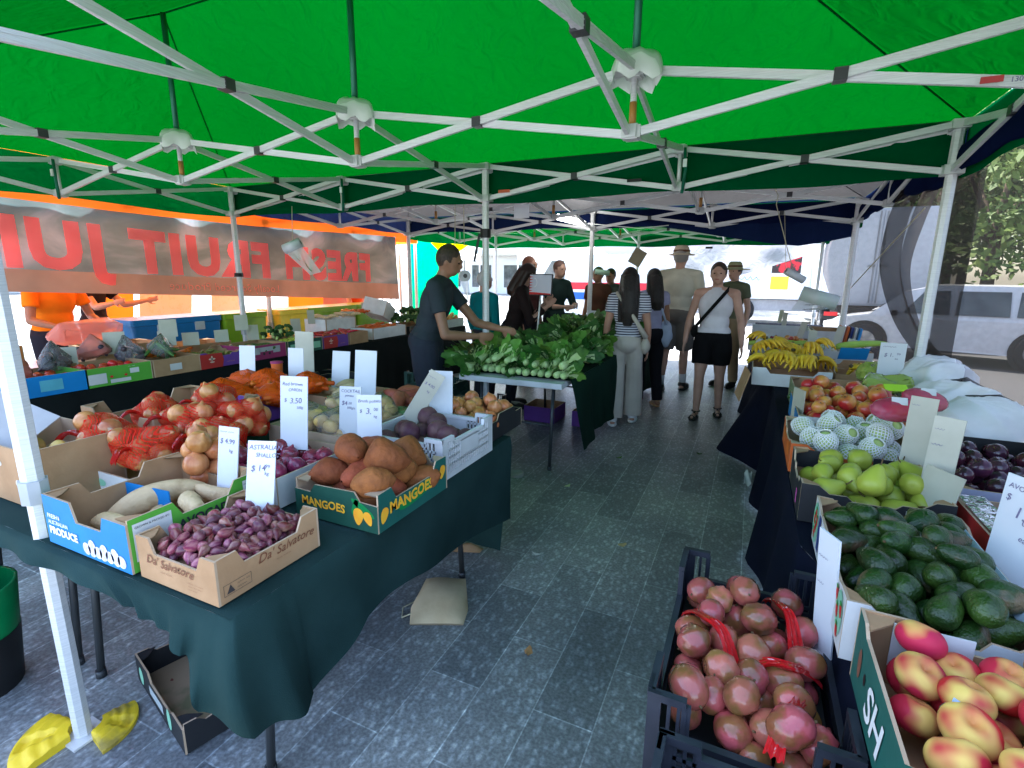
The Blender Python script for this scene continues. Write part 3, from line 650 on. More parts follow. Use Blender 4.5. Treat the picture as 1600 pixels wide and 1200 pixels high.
# centre table with the greens
table('white topped table under the leafy greens with its bare corner showing', 2.98, 3.84, -.42, 1.3, z=.72, inset=.12)
table('table behind it continuing the leafy greens', 2.98, 3.84, 1.34, 3.05, z=.72, inset=.12)
mb = MB(); X0, X1, Y0, Y1 = 2.95, 3.87, -.30, 3.1
mb.grid(lambda u, v: Vector((X0+(X1-X0)*u, Y0+(Y1-Y0)*v, .728+.002*math.sin(u*30+v*20))), 12, 30)
skirt(lambda u: Vector((X1, Y0+(Y1-Y0)*u, .728)), lambda u: Vector((X1+.03, Y0+.22*(1-u)+(Y1-Y0)*u, .12+.05*math.sin(u*5))), 60, 10, .03, mb, 30)
skirt(lambda u: Vector((X1-(X1-X0)*u, Y1, .728)), lambda u: Vector((X1-(X1-X0)*u, Y1+.02, .1)), 20, 10, .02, mb, 15)
tag(mb.build('table_cloth', CL3), 'bottle green cloth under the leafy greens', 'tablecloth')
# right table
for k, (a, b) in enumerate(((-3.45, -1.6), (-1.55, .3), (.35, 2.2), (2.25, 4.1), (4.15, 5.9))): table(['right hand table under the peaches and avocados', 'right hand table under the pears and netted fruit', 'right hand table under the bananas', 'right hand table under the white crates', 'last right hand table towards the street'][k], 5.3, 6.05, a, b)
def rxf(y): return 5.235+.06*max(0, min(1, (-2.25-y)/.15)) - (.0 if y < 1 else .11*min((y-1)/1.5, 1))
mb = MB(); X1, Y0, Y1 = 6.1, -3.5, 5.95
mb.grid(lambda u, v: Vector((rxf(Y0+(Y1-Y0)*v)*(1-u)+X1*u, Y0+(Y1-Y0)*v, TT-.006)), 8, 60)
def rb(u):
    y = Y1-(Y1-Y0)*u; fl = .34*math.exp(-((y-.95)/.35)**2)+.1*math.exp(-((y-2.0)/.4)**2); return Vector((rxf(y)-.02-fl+.03*math.sin(y*7), y, .006 if y > .3 else .02))
skirt(lambda u: Vector((rxf(Y1-(Y1-Y0)*u), Y1-(Y1-Y0)*u, TT-.006)), rb, 160, 12, .028, mb, 70)
tag(mb.build('table_cloth', CLN), 'navy cloth hanging to the floor along the right hand tables', 'tablecloth')
# ------------------------------------------------------------------ produce meshes
def lumpy(amp, sc, seed, p):
    r = random.Random(seed); a = 0
    for k in range(4):
        q = Vector((r.uniform(-1, 1), r.uniform(-1, 1), r.uniform(-1, 1)))*sc*(1+k*.6); a += math.sin(p.dot(q)+r.uniform(0, 6))/(1+k*.5)
    return 1+amp*a
def fruit(name, prof, mats, n=16, lump=0, lsc=2.5, seed=0, bend=0, squash=1, long_=0, extra=None):
    "prof: (radius, height) pairs bottom to top, metres; long_ turns the long axis to X"
    mb = MB(); zc = (prof[0][1]+prof[-1][1])/2; H = max(abs(prof[-1][1]-prof[0][1]), .001); R_ = max(p[0] for p in prof)
    def fn(p):
        k = lumpy(lump, lsc, seed, p/R_) if lump else 1; z = p.z-zc
        q = Vector((p.x*k, p.y*k*squash, z)); 
        if bend: q.x += bend*((z/H*2)**2-.4)
        return q
    mb.lathe(prof, n, 0, fn)
    if extra: extra(mb)
    me = mb.mesh(name, mats)
    if long_: me.transform(Matrix.Rotation(math.pi/2, 4, 'Y'))
    return me
def arc(rs, H, n=12, pinch=0):
    return [(max(.0004, rs*math.sin(math.pi*i/n)), -H/2*math.cos(math.pi*i/n)) for i in range(n+1)]
def interp(prof, n=14):
    "smooth profile through given points"
    out = []
    for i in range(n+1):
        t = i/n*(len(prof)-1); k = min(int(t), len(prof)-2); f = t-k
        P0 = prof[max(k-1, 0)]; P1 = prof[k]; P2 = prof[k+1]; P3 = prof[min(k+2, len(prof)-1)]
        g = lambda a, b, c, d: .5*(2*b+(c-a)*f+(2*a-5*b+4*c-d)*f*f+(3*b-a-3*c+d)*f**3)
        out.append((max(.0003, g(P0[0], P1[0], P2[0], P3[0])), g(P0[1], P1[1], P2[1], P3[1])))
    return out
AVO = mat('avocado skin', (.010, .032, .005), (.03, .072, .010), scale=16, rough=.28, bump=.5, bscale=130, rnd=.35, coat=.25)
AVOB = mat('avocado skin scuffed', (.012, .040, .006), (.11, .075, .035), scale=14, rough=.33, bump=.5, bscale=130, rnd=.3, lo=.5, hi=.62, coat=.2)
STEMM = mat('stem brown', (.12, .07, .03), rough=.8)
ONI = mat('brown onion skin', (.62, .26, .10), (.42, .13, .04), scale=14, rough=.32, rnd=.2, stretch=(3, 3, .6), coat=.2)
SHA = mat('shallot skin', (.17, .025, .05), (.36, .16, .14), scale=30, rough=.35, rnd=.5, lo=.42, hi=.72, spec=.4, stretch=(3, 3, .5), coat=.3)
REDON = mat('red onion skin', (.28, .03, .06), (.16, .02, .05), scale=30, rough=.25, rnd=.3, stretch=(3, 3, .5), coat=.4)
SWP = mat('orange sweet potato skin', (.30, .085, .03), (.20, .055, .022), scale=22, rough=.65, rnd=.2, bump=.7, bscale=50, spec=.25)
SWR = mat('red sweet potato skin', (.42, .10, .06), (.30, .07, .04), scale=20, rough=.6, rnd=.15, bump=.4)
SWW = mat('white sweet potato skin', (.60, .43, .24), (.42, .28, .14), scale=18, rough=.6, rnd=.1, bump=.4, lo=.5, hi=.7)
POT = mat('washed potato skin', (.78, .52, .17), (.62, .38, .11), scale=20, rough=.45, rnd=.12)
BEET = mat('beetroot skin', (.085, .022, .04), (.14, .07, .06), scale=18, rough=.6, rnd=.25, bump=.3)
PEACH = mat('flat peach skin', (.70, .46, .12), (.46, .02, .04), scale=11, rough=.5, rnd=.15, lo=.38, hi=.53, spec=.3, detail=2)
APPLE = mat('nectarine skin', (.62, .28, .06), (.48, .035, .025), scale=9, rough=.3, rnd=.15, lo=.40, hi=.58, coat=.3)
PLUM = mat('plum skin', (.035, .012, .028), (.07, .015, .03), scale=18, rough=.2, rnd=.4, coat=.4)
PEAR = mat('pear skin', (.36, .40, .05), (.28, .30, .035), scale=10, rough=.38, rnd=.12, lo=.45, hi=.7)
GUAVA = mat('pale green fruit', (.45, .56, .18), rough=.4)
BAN = mat('banana skin', (.75, .48, .03), (.60, .33, .02), scale=14, rough=.45, rnd=.1, lo=.5, hi=.8)
BANT = mat('banana tip', (.10, .07, .03))
PASS = mat('passionfruit skin', (.46, .10, .085), (.24, .10, .035), scale=22, rough=.25, rnd=.3, bump=.25, bscale=60, coat=.5, lo=.45, hi=.6)
ZUC = mat('zucchini skin', (.03, .09, .015), (.06, .15, .03), scale=30, rough=.3, rnd=.25, stretch=(4, 4, .5))
CHAY = mat('green long squash', (.35, .5, .08), (.28, .42, .06), rough=.4, rnd=.15)
CARR = mat('carrot skin', (.75, .17, .01), (.62, .11, .01), scale=20, rough=.45, rnd=.12)
TOM = mat('tomato skin', (.6, .035, .015), rough=.2, rnd=.15, coat=.4)
CHIL = mat('chilli skin', (.5, .02, .012), rough=.25, rnd=.3, coat=.4)
BROC = mat('broccoli head', (.025, .075, .02), (.05, .12, .03), scale=60, rough=.9, rnd=.25, bump=1, bscale=160)
WILT = mat('dried leaf', (.45, .33, .15), rough=.8)
def stem(z, r=.003, h=.012, mi=1): return lambda mb: mb.tube([(0, 0, z), (.002, .001, z+h)], r, 6, mi)
avo_p = interp([(.0005, -.056), (.022, -.05), (.034, -.03), (.035, -.008), (.029, .016), (.019, .037), (.011, .047), (.0005, .05)], 14)
MS = {}
MS['avo'] = [fruit('avocado', avo_p, [m, STEMM], 18, .03, 2, i, bend=(i-1.5)*.006, long_=1, extra=stem(.048, .004, .007)) for i, m in enumerate((AVO, AVO, AVOB, AVO))]
on_p = interp([(.0005, -.036), (.016, -.034), (.034, -.016), (.037, .004), (.028, .024), (.010, .035), (.0045, .043), (.0005, .047)], 14)
MS['onion'] = [fruit('onion', on_p, ONI, 16, .025, 2, i) for i in range(3)]
MS['redonion'] = [fruit('red_onion', on_p, REDON, 14, .03, 2, i) for i in range(3)]
sh_p = interp([(.0005, -.019), (.009, -.018), (.0145, -.005), (.0135, .006), (.007, .017), (.0025, .025), (.0005, .028)], 9)
MS['shallot'] = [fruit('shallot', sh_p, SHA, 10, .05, 2, i, bend=.003*(i-1)) for i in range(4)]
MS['swp'] = [fruit('sweet_potato', interp([(.004, -.075), (.03, -.055), (.045+.004*i, -.02), (.05, .015), (.036, .05), (.018, .07), (.003, .082)], 14), SWP, 18, .075, 1.8, i+3, bend=.012*(i-1), long_=1) for i in range(4)]
MS['swr'] = [fruit('red_sweet_potato', interp([(.003, -.10), (.02, -.075), (.032, -.03), (.034, .02), (.022, .07), (.005, .105)], 14), SWR, 14, .07, 1.6, i+9, bend=.012*(i-1), long_=1) for i in range(3)]
MS['sww'] = [fruit('white_sweet_potato', interp([(.005, -.15), (.022, -.12), (.036, -.06), (.038, .0), (.033, .06), (.026, .11), (.006, .145)], 16), SWW, 16, .06, 1.4, i+19, bend=.028*(-1)**i, long_=1) for i in range(3)]
MS['potato'] = [fruit('potato', arc(.028, .068, 10), POT, 14, .06, 1.7, i+31, long_=1) for i in range(3)]
def leafstub(mb):
    for k in range(5): a = k*1.26; mb.tube([(0, 0, .038), (.012*math.cos(a), .012*math.sin(a), .05)], .0035, 5, 1)
MS['beet'] = [fruit('beetroot', interp([(.001, -.06), (.006, -.048), (.03, -.034), (.044, -.008), (.043, .012), (.028, .034), (.014, .04), (.0008, .041)], 14), [BEET, mat('beet stalk stub', (.13, .09, .04))], 18, .04, 2, i, extra=leafstub) for i in range(3)]
def donut(i):
    mb = MB()
    def fn(p):
        r = math.hypot(p.x, p.y); k = 1-.07*math.exp(-((math.atan2(p.y, p.x))/.28)**2)*r; dip = .8*math.exp(-(r/.24)**2)
        return Vector((p.x*k, p.y*k, p.z-dip*(1 if p.z > 0 else -.5)*.62))
    mb.ell((0, 0, 0), (.040+.001*i, .040, .032), None, 28, 18, 0, fn); mb.tube([(0, 0, .006), (.001, 0, .013)], .003, 6, 1); return mb.mesh('flat_peach', [PEACH, STEMM])
MS['peach'] = [donut(i) for i in range(3)]
def apple(i, m, nm, R_=.038):
    mb = MB()
    def fn(p):
        r = math.hypot(p.x, p.y); dip = .5*math.exp(-(r/.25)**2); tp_ = 1-.1*(1-p.z)/2 if True else 1
        c = 1-.05*math.exp(-((math.atan2(p.y, p.x))/.2)**2); return Vector((p.x*tp_*c, p.y*tp_*c, p.z-dip*(1 if p.z > 0 else -.7)*.5))
    mb.ell((0, 0, 0), (R_, R_, R_*(.93+.04*i)), None, 22, 16, 0, fn); mb.tube([(0, 0, R_*.6), (.003, 0, R_*.9)], .0022, 6, 1); return mb.mesh(nm, [m, STEMM])
MS['nect'] = [apple(i, APPLE, 'nectarine') for i in range(3)]
MS['plum'] = [apple(i, PLUM, 'plum', .032) for i in range(3)]
MS['tomato'] = [apple(i, TOM, 'tomato', .03) for i in range(2)]
MS['pear'] = [fruit('pear', interp([(.0005, -.046), (.02, -.045), (.036, -.025), (.036, -.004), (.025, .02), (.017, .036), (.010, .045), (.0005, .046)], 14), [PEAR, STEMM], 18, .035, 2, i, bend=.003*i, extra=lambda mb: mb.tube([(0, 0, .044), (.003, 0, .058), (.009, 0, .068)], .002, 6, 1)) for i in range(3)]
MS['pass'] = [fruit('passionfruit', arc(.027, .064, 14), [PASS, STEMM], 20, .02+.035*i, 3+2.5*i, i+4, extra=stem(.031, .002, .004)) for i in range(3)]
MS['zuc'] = [fruit('zucchini', interp([(.002, -.09), (.015, -.085), (.018, -.04), (.017, .03), (.012, .08), (.006, .092), (.005, .1)], 12), ZUC, 12, .02, 2, i, bend=.008*i, long_=1) for i in range(2)]
MS['squash'] = [fruit('long_green_squash', interp([(.003, -.19), (.024, -.18), (.03, -.1), (.027, .02), (.02, .14), (.008, .19)], 14), CHAY, 14, .02, 2, i, bend=.01, long_=1) for i in range(2)]
MS['carrot'] = [fruit('carrot', interp([(.001, -.085), (.006, -.05), (.011, .0), (.014, .05), (.013, .07), (.002, .075)], 10), CARR, 10, .03, 2, i, bend=.004, long_=1) for i in range(2)]
MS['chilli'] = [fruit('chilli', interp([(.001, -.05), (.005, -.03), (.009, .01), (.009, .03), (.003, .04)], 8), CHIL, 8, .04, 2, i, bend=.01*i, long_=1) for i in range(2)]
def broc(i):
    mb = MB(); r = random.Random(i); mb.tube([(0, 0, -.05), (0, 0, 0)], [.014, .02], 8, 1)
    for k in range(26):
        a = r.uniform(0, 6.28); e = r.uniform(0, 1.3); R_ = .042; mb.ell((R_*math.cos(a)*math.sin(e), R_*math.sin(a)*math.sin(e), R_*math.cos(e)*.75), r.uniform(.013, .02), None, 8, 6)
    return mb.mesh('broccoli', [BROC, GUAVA])
MS['broc'] = [broc(i) for i in range(2)]
def banana_hand(seed, n=6):
    r = random.Random(seed); mb = MB()
    for k in range(n):
        a = (k-(n-1)/2)*.26+r.uniform(-.03, .03); R_ = .10; pts = []; rad_ = []
        for j in range(11):
            t = j/10; th = -.2+t*1.5; x = .018+R_*math.sin(th)*1.25; z = .03-R_*(1-math.cos(th))*.9+.035*math.sin(t*3.14)
            pts.append((x*math.cos(a), x*math.sin(a)*1.25, z+abs(a)*-.02)); rad_.append((.006, .009, .0145, .0175, .0185, .0185, .018, .0165, .013, .007, .004)[j])
        mb.tube(pts, rad_, 6, 0, smooth=False if k % 2 else True); e = Vector(pts[-1]); mb.ell(e, .0045, None, 6, 4, 1)
    mb.tube([(-.012, 0, .05), (.02, 0, .03)], [.012, .018], 8, 1); return mb.mesh('banana_hand', [BAN, BANT])
MS['banana'] = [banana_hand(i, 5+i % 3) for i in range(4)]

def pack(n, x0, x1, y0, y1, z0, r, seed=1, jit=.15, K=34, mound=0):
    rnd_ = random.Random(seed); P_ = []; cx, cy = (x0+x1)/2, (y0+y1)/2
    for _ in range(n):
        ri = r*rnd_.uniform(1-jit, 1+jit); best = None
        for _k in range(K):
            x = rnd_.uniform(x0+ri*.8, x1-ri*.8); y = rnd_.uniform(y0+ri*.8, y1-ri*.8); z = z0+ri
            for q in P_:
                d2 = (q[0]-x)**2+(q[1]-y)**2; s = (q[3]+ri)*.93
                if d2 < s*s: z = max(z, q[2]+math.sqrt(s*s-d2))
            c = z + mound*(((x-cx)/(x1-x0))**2+((y-cy)/(y1-y0))**2)
            if best is None or c < best[0]: best = (c, x, y, z, ri)
        P_.append(best[1:])
    return P_
def heap(kind, n, box, z0, r, label, cat, group, seed=1, up=False, flat=False, mound=0, sc=1, jit=.12, yaw=None, tiltmax=.5):
    rr = random.Random(seed); out = []
    for i, (x, y, z, ri) in enumerate(pack(n, *box, z0, r, seed, jit, mound=mound)):
        me = MS[kind][rr.randrange(len(MS[kind]))]; s = sc*ri/r
        if up: rot = (rr.uniform(-.7, .7), rr.uniform(-.7, .7), rr.uniform(0, 6.28))
        elif flat: rot = (rr.uniform(-tiltmax, tiltmax), rr.uniform(-tiltmax*.6, tiltmax*.6), (yaw if yaw is not None else 0)+rr.uniform(-.35 if yaw is not None else 0, .35 if yaw is not None else 6.28))
        else: rot = tuple(rr.uniform(0, 6.28) for _ in range(3))
        o = obj(me.name, me, None, (x, y, z), rot, (s, s, s)); tag(o, label, cat, group); out.append(o)
    return out
def hull_bag(name, label, cat, pts, r, m, group=None, neck=None, sub=1, parent=None):
    "loose bag wrapped round a set of centres"
    bm = bmesh.new(); rr = random.Random(label)
    for p in pts:
        for k in range(26):
            d = Vector((rr.gauss(0, 1), rr.gauss(0, 1), rr.gauss(0, 1))).normalized(); bm.verts.new(Vector(p)+d*r)
    if neck: 
        for k in range(5): bm.verts.new(Vector(neck)+Vector((rr.uniform(-.01, .01), rr.uniform(-.01, .01), 0)))
    ret = bmesh.ops.convex_hull(bm, input=bm.verts)
    bmesh.ops.delete(bm, geom=[g for g in ret['geom_interior'] if isinstance(g, bmesh.types.BMVert)], context='VERTS')
    bmesh.ops.subdivide_edges(bm, edges=bm.edges, cuts=sub, use_grid_fill=True)
    for v in bm.verts: v.co += Vector((rr.gauss(0, 1), rr.gauss(0, 1), rr.gauss(0, 1)))*.0022
    me = bpy.data.meshes.new(name); bm.to_mesh(me); bm.free(); me.materials.append(m)
    for p in me.polygons: p.use_smooth = True
    o = obj(name, me, parent)
    if not parent: tag(o, label, cat, group)
    return o
NETR = film('red onion net', (.85, .035, .02), .34, gloss=.04, trans=.4, net=70); NETO = film('orange bag net', (.9, .13, .01), .6, gloss=.1, trans=.4, net=90)
CLEAR = film('clear bag film', (.8, .8, .82), .10, gloss=.3); HAZY = film('hazy bag film', (.75, .76, .8), .62, gloss=.25, trans=.4); PINKF = film('pink bag film', (.8, .05, .15), .6, gloss=.25, trans=.5)
PINKT = film('salmon bag film', (.8, .3, .24), .6, gloss=.2, trans=.5)

# ------------------------------------------------------------------ first table (left): cartons, produce, cards
# shallots
t = tray('brown carton of shallots at the near corner of the green cloth', 3.818, -3.03, .30, .315, .118, KRAFT, KRAFT, bottom=.045)
for s_, x in (('front', .035), ('right', .11)):
    wtext(t, s_, "Da' Salvatore", x, .052, .034, BROWNINK, shear=.35, bold=.004, jitter=.04); wtext(t, s_, '#aaaa aaaaa', x+.055, .036, .0085, BROWNINK)
m_ = mat('recycling ink', (.05, .04, .04))
decal(t, 'right', [rect(.015, .018, .075, .001), rect(.015, .046, .075, .001), rect(.015, .018, .001, .028), rect(.089, .018, .001, .028), [(.022, .022), (.044, .022), (.033, .043)]], m_)
wtext(t, 'right', '#aaaa aa\naaaaa', .05, .035, .009, m_); wtext(t, 'front', '#aaaaa aaa aaaa\naaaa aaa aaaa\naaa aaaa', .195, .036, .0075, BROWNINK)
heap('shallot', 215, (3.688, 3.95, -3.168, -2.892), TT+.05, .0132, 'small purple shallot in the brown carton at the table corner', 'shallot', 'shallots in the brown carton', seed=4, jit=.28, mound=.03, sc=.9)
card('white card reading Australian shallot in the brown carton', 3.80, -2.935, TT+.06, 20, -14, .075, .215, [('ASTRALIAN', .004, .022, .017), ('SHALLOT', .022, .042, .015), ('$ 14', .010, .078, .022), ('99', .048, .070, .013), ('kg', .047, .088, .013)], size=1)
# sweet potatoes in blue and green avocado carton
t = tray('blue and green avocado carton holding pale sweet potatoes', 3.443, -2.995, .40, .40, .150, BLUEC, KRAFT, outer2=GREENC, prof=[(0, 1), (.35, .98), (.40, .62), (.7, .62), (.74, .93), (1, .93)], prof2=[(0, 1), (.3, 1), (.36, .72), (.72, .72), (.78, 1), (1, 1)])
wtext(t, 'front', 'FRESH', .018, .084, .019, WINK, bold=.015); wtext(t, 'front', 'AUSTRALIAN', .018, .066, .017, WINK, bold=.015); wtext(t, 'front', 'PRODUCE', .018, .036, .031, WINK, bold=.05)
decal(t, 'front', [oval(.20+.027*k, .028+.006*(k % 2), .019, .026 if k % 2 else .018, r=.3*(k % 3-1)) for k in range(7)]+[oval(.075, .09, .004, .007)], mat('white line art', (.72, .72, .8), (.45, .45, .6), scale=90, lo=.45, hi=.55), off=.0014)
decal(t, 'right', [rect(.015, .03, .10, .105), rect(.335, .035, .06, .10)], WHITEC)
wtext(t, 'right', 'AVOCADOS', .13, .070, .036, INK, bold=.03, off=.0026); wtext(t, 'right', 'GROWN & PACKED BY:', .019, .122, .0085, INK, off=.003); wtext(t, 'right', 'GROWN & PACKED BY:', .337, .122, .005, INK, off=.003)
q = MB(); q.box((-.10, .02, .075), (.21, .004, .06), Matrix.Rotation(rad(4), 3, 'Z')); q.build('folded_flap', BLUEC, t)
sw = [((3.35, -2.97, TT+.055), (.1, -.28, .95), 1.05, 0), ((3.47, -3.06, TT+.04), (0, .05, 2.2), .8, 1), ((3.53, -2.95, TT+.07), (.3, 0, -.35), .75, 2), ((3.53, -2.86, TT+.075), (0, 0, .15), .7, 1), ((3.38, -3.09, TT+.035), (.2, 0, .1), .75, 2), ((3.36, -2.88, TT+.035), (0, 0, .3), .8, 1)]
for k, (p, r_, s_, mi) in enumerate(sw):
    tag(obj('white_sweet_potato', MS['sww'][mi], None, p, r_, (s_,)*3), ['longest pale sweet potato leaning across the blue and green carton', 'short pale sweet potato on the floor of the avocado carton', 'pointed cream sweet potato in front of the others in the avocado carton', 'pale pink sweet potato at the back under the price card', 'sweet potato lying flat along the blue front of the carton', 'sweet potato half hidden behind the longest one'][k], 'sweet potato', 'pale sweet potatoes')
card('white card with a handwritten price leaning in the pale sweet potatoes', 3.52, -2.83, TT+.05, 8, -10, .072, .205, [('#aaaa aaa', .004, .018, .012), ('$ 4.99', .006, .05, .021), ('kg', .04, .075, .014)], size=1)
# mangoes carton
t = tray('teal carton with orange mango lettering full of large sweet potatoes', 3.912, -2.555, .335, .39, .125, DGREENC, KRAFTL, outer2=TEALC, prof=LOWC, prof2=HI_LO)
def mango(x, y, s, r): return oval(x, y, .026*s, .017*s, r=r, k=.35)
decal(t, 'right', [oval(.20, .052, .10, .02, r=.12)], mat('leaf green ink', (.0, .2, .05)), off=.001)
decal(t, 'front', [oval(.28, .075, .05, .012, r=-.5), oval(.25, .075, .03, .01, r=1.2)], mat('leaf green ink', (.0, .2, .05)), off=.001)
decal(t, 'right', [mango(.03, .05, 1, 1.2), mango(.355, .075, 1.0, 1.2)], OINK, off=.002); decal(t, 'front', [mango(.262, .045, 1.1, 1.5), mango(.30, .045, .9, 2.0)], OINK, off=.002)
wtext(t, 'right', 'MANGOES', .055, .045, .050, YINK, bold=.035, jitter=.05, off=.0026); wtext(t, 'right', 'MANGOES', .055, .045, .050, OINK, bold=.012, jitter=.05, off=.0034)
wtext(t, 'front', 'MANGOES', .03, .045, .038, YINK, bold=.03, jitter=.05, off=.0026); wtext(t, 'front', 'MANGOES', .03, .045, .038, OINK, bold=.01, jitter=.05, off=.0034)
heap('swp', 17, (3.77, 4.06, -2.72, -2.39), TT+.005, .048, 'large rough orange sweet potato heaped in the teal mango carton', 'sweet potato', 'sweet potatoes in the mango carton', seed=11, flat=True, sc=1.02, mound=.1)
card('white card reading Brush potato behind the mango carton', 3.76, -2.40, TT+.10, 24, -6, .082, .20, [('Brush potato', .004, .026, .0145), ('$', .008, .062, .016), ('3.', .028, .066, .028), ('00', .055, .055, .015), ('kg', .055, .078, .013)], size=1)
# white crate of beetroot
c = plastic_crate('white slotted plastic crate of beetroot at the table edge', 3.84, -2.12, .40, .41, .165, PLASW, z0=TT, name='white_crate', rows=4, dip=.86)
heap('beet', 20, (3.66, 4.02, -2.31, -1.93), TT+.015, .045, 'dusty purple beetroot in the white crate', 'beetroot', 'beetroots', seed=5, up=True, sc=1.0)
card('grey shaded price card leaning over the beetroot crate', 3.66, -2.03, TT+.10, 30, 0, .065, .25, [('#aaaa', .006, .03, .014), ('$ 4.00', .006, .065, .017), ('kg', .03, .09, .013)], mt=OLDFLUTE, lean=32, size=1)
card('tall blank white card behind the beetroot crate', 3.76, -1.90, TT+.11, 14, -4, .10, .20)
# black carton of onions
t = tray('black carton of small golden onions at the far end of the first table', 3.80, -1.66, .38, .36, .125, BLACKC, BLACKC, prof=LOWC)
decal(t, 'right', [oval(.08, .07, .012, .012)], mat('orange dot print', (.5, .15, .05)))
heap('onion', 44, (3.63, 3.97, -1.83, -1.49), TT+.005, .034, 'golden brown onion in the black carton at the table end', 'onion', 'onions in the black carton', seed=8, up=True, sc=.95, mound=.06)
# red onions behind the mangoes
t = tray('white and blue carton of red onions between the cards', 3.50, -2.58, .34, .36, .12, WHITEC, KRAFTL, prof=[(0, .9), (1, .9)], tabs=False)
decal(t, 'right', [rect(.24, .04, .04, .04), rect(.1, .05, .04, .03)], mat('teal print', (.1, .4, .42))); decal(t, 'right', [oval(.31, .06, .014, .016)], RINK)
ro = heap('redonion', 34, (3.34, 3.66, -2.75, -2.41), TT+.005, .034, 'glossy red onion in the carton behind the shallots', 'red onion', 'red onions', seed=13, up=True, sc=.95, mound=.05)
card('large white card reading Red brown onion', 3.47, -2.50, TT+.10, 16, -8, .10, .255, [('Red brown', .008, .032, .0165), ('ONION', .03, .052, .0145), ('$', .014, .09, .018), ('3.50', .034, .093, .026), ('500g', .06, .112, .012)], size=1)
heap('onion', 8, (3.28, 3.42, -2.86, -2.72), TT+.05, .036, 'brown onion loose beside the shallot price card', 'onion', 'loose brown onions', seed=3, up=True)
# cocktail potatoes in clear bags
t = tray('pale carton of bagged cocktail potatoes behind the red onions', 3.36, -2.12, .42, .46, .12, KRAFTL, KRAFTL, prof=FLAT)
bi = 0
for bx, by in ((3.27, -2.22), (3.46, -2.22), (3.27, -1.98), (3.46, -1.98)):
    ps = pack(17, bx-.085, bx+.085, by-.10, by+.10, TT+.03, .029, seed=bi+20)
    rr = random.Random(bi)
    for x, y, z, ri in ps:
        tag(obj('potato', MS['potato'][rr.randrange(3)], None, (x, y, z), (rr.uniform(0, 6), rr.uniform(0, 6), rr.uniform(0, 6)), (ri/.03,)*3), 'small yellow cocktail potato inside a clear bag', 'potato', 'cocktail potatoes in bags')
    hull_bag('clear_potato_bag', ['clear bag of cocktail potatoes nearest the red onions', 'clear bag of cocktail potatoes nearest the mango carton', 'clear bag of cocktail potatoes behind on the left', 'clear bag of cocktail potatoes nearest the beetroot crate'][bi], 'bag', [p[:3] for p in ps], .034, CLEAR, 'clear potato bags', neck=(bx, by, max(p[2] for p in ps)+.06)); bi += 1
card('white card reading Cocktail potato', 3.56, -2.29, TT+.09, 14, -8, .085, .20, [('COCKTAIL', .006, .022, .0155), ('potato', .022, .038, .013), ('$4', .008, .07, .022), ('.00', .034, .066, .012), ('500g/n', .03, .084, .012)], size=1)
# red sweet potatoes, pale long squash behind
t = tray('kraft carton of red sweet potatoes behind the beetroot crate', 3.38, -1.62, .36, .36, .11, KRAFT, KRAFT, prof=LOWC)
heap('swr', 20, (3.22, 3.55, -1.78, -1.46), TT+.01, .038, 'dusty red sweet potato heaped behind the beetroot', 'sweet potato', 'red sweet potatoes', seed=15, flat=True, mound=.12)
hull_bag('green_plastic_bag', 'green tinted clear bag between the potatoes and beetroot', 'bag', [(3.5, -1.86, TT+.08), (3.6, -1.92, TT+.09), (3.55, -1.8, TT+.05)], .05, film('green bag film', (.1, .6, .2), .4, gloss=.2, trans=.5), sub=2)
card('blank white card before the red sweet potatoes', 3.15, -1.72, TT+.10, 10, -9, .115, .235)
t = tray('kraft carton of white sweet potatoes in thin film behind', 2.98, -1.66, .36, .34, .11, KRAFT, KRAFT, prof=FLAT)
heap('sww', 7, (2.85, 3.1, -1.78, -1.55), TT+.02, .045, 'cream coloured potato behind the blank white card', 'potato', 'cream potatoes behind', seed=17, flat=True, sc=.62)
# back carton with yellow trim and gherkin-like marrows
t = tray('black carton with yellow trim of small green cucumbers', 2.62, -1.42, .40, .36, .13, BLACKC, BLACKC, prof=LOWC)
decal(t, 'right', [rect(.05, .095, .07, .015), rect(.2, .1, .1, .014)], YINK); decal(t, 'front', [rect(.28, .1, .08, .015)], YINK)
MS['cuc'] = [fruit('small_cucumber', arc(.017, .085, 8), mat('olive cucumber', (.22, .22, .05), (.13, .14, .03), rough=.5, rnd=.2), 10, .05, 2, 3, long_=1)]
heap('cuc', 30, (2.45, 2.8, -1.56, -1.28), TT+.03, .024, 'small olive cucumber in the black and yellow carton', 'cucumber', 'small cucumbers', seed=19, flat=True)
card('blank white card standing in the cucumber carton', 2.86, -1.60, TT+.10, 8, -10, .105, .20)
card('tall cream card at the back of the table', 2.33, -1.36, TT+.12, 10, -4, .125, .24, mt=OLDFLUTE)
# brown onions in red nets
t = tray('low white carton under the netted brown onions', 3.0, -2.72, .40, .40, .07, WHITEC, KRAFT, prof=FLAT, tabs=False)
decal(t, 'front', [oval(.03, .035, .01, .018), oval(.12, .04, .004, .004)], BLACKC); decal(t, 'front', [oval(.09, .045, .016, .01)], RINK); decal(t, 'front', [oval(.17, .03, .03, .014)], MINTC)
t = tray('kraft carton with notched walls behind the onion nets', 2.62, -2.42, .52, .50, .185, KRAFT, KRAFT, prof=HI_LO)
nets = [(2.80, -2.80, .10, 1), (3.05, -2.80, .10, 2), (3.18, -2.62, .11, 3), (2.95, -2.56, .13, 4), (2.72, -2.55, .13, 5), (3.10, -2.42, .13, 6), (2.82, -2.36, .14, 7)]
lbl = ['nearest the brown carton', 'above the low white carton', 'beside the tall price card', 'in the middle of the onion heap', 'resting on the notched carton wall', 'next to the red onion card', 'at the back of the onion heap']
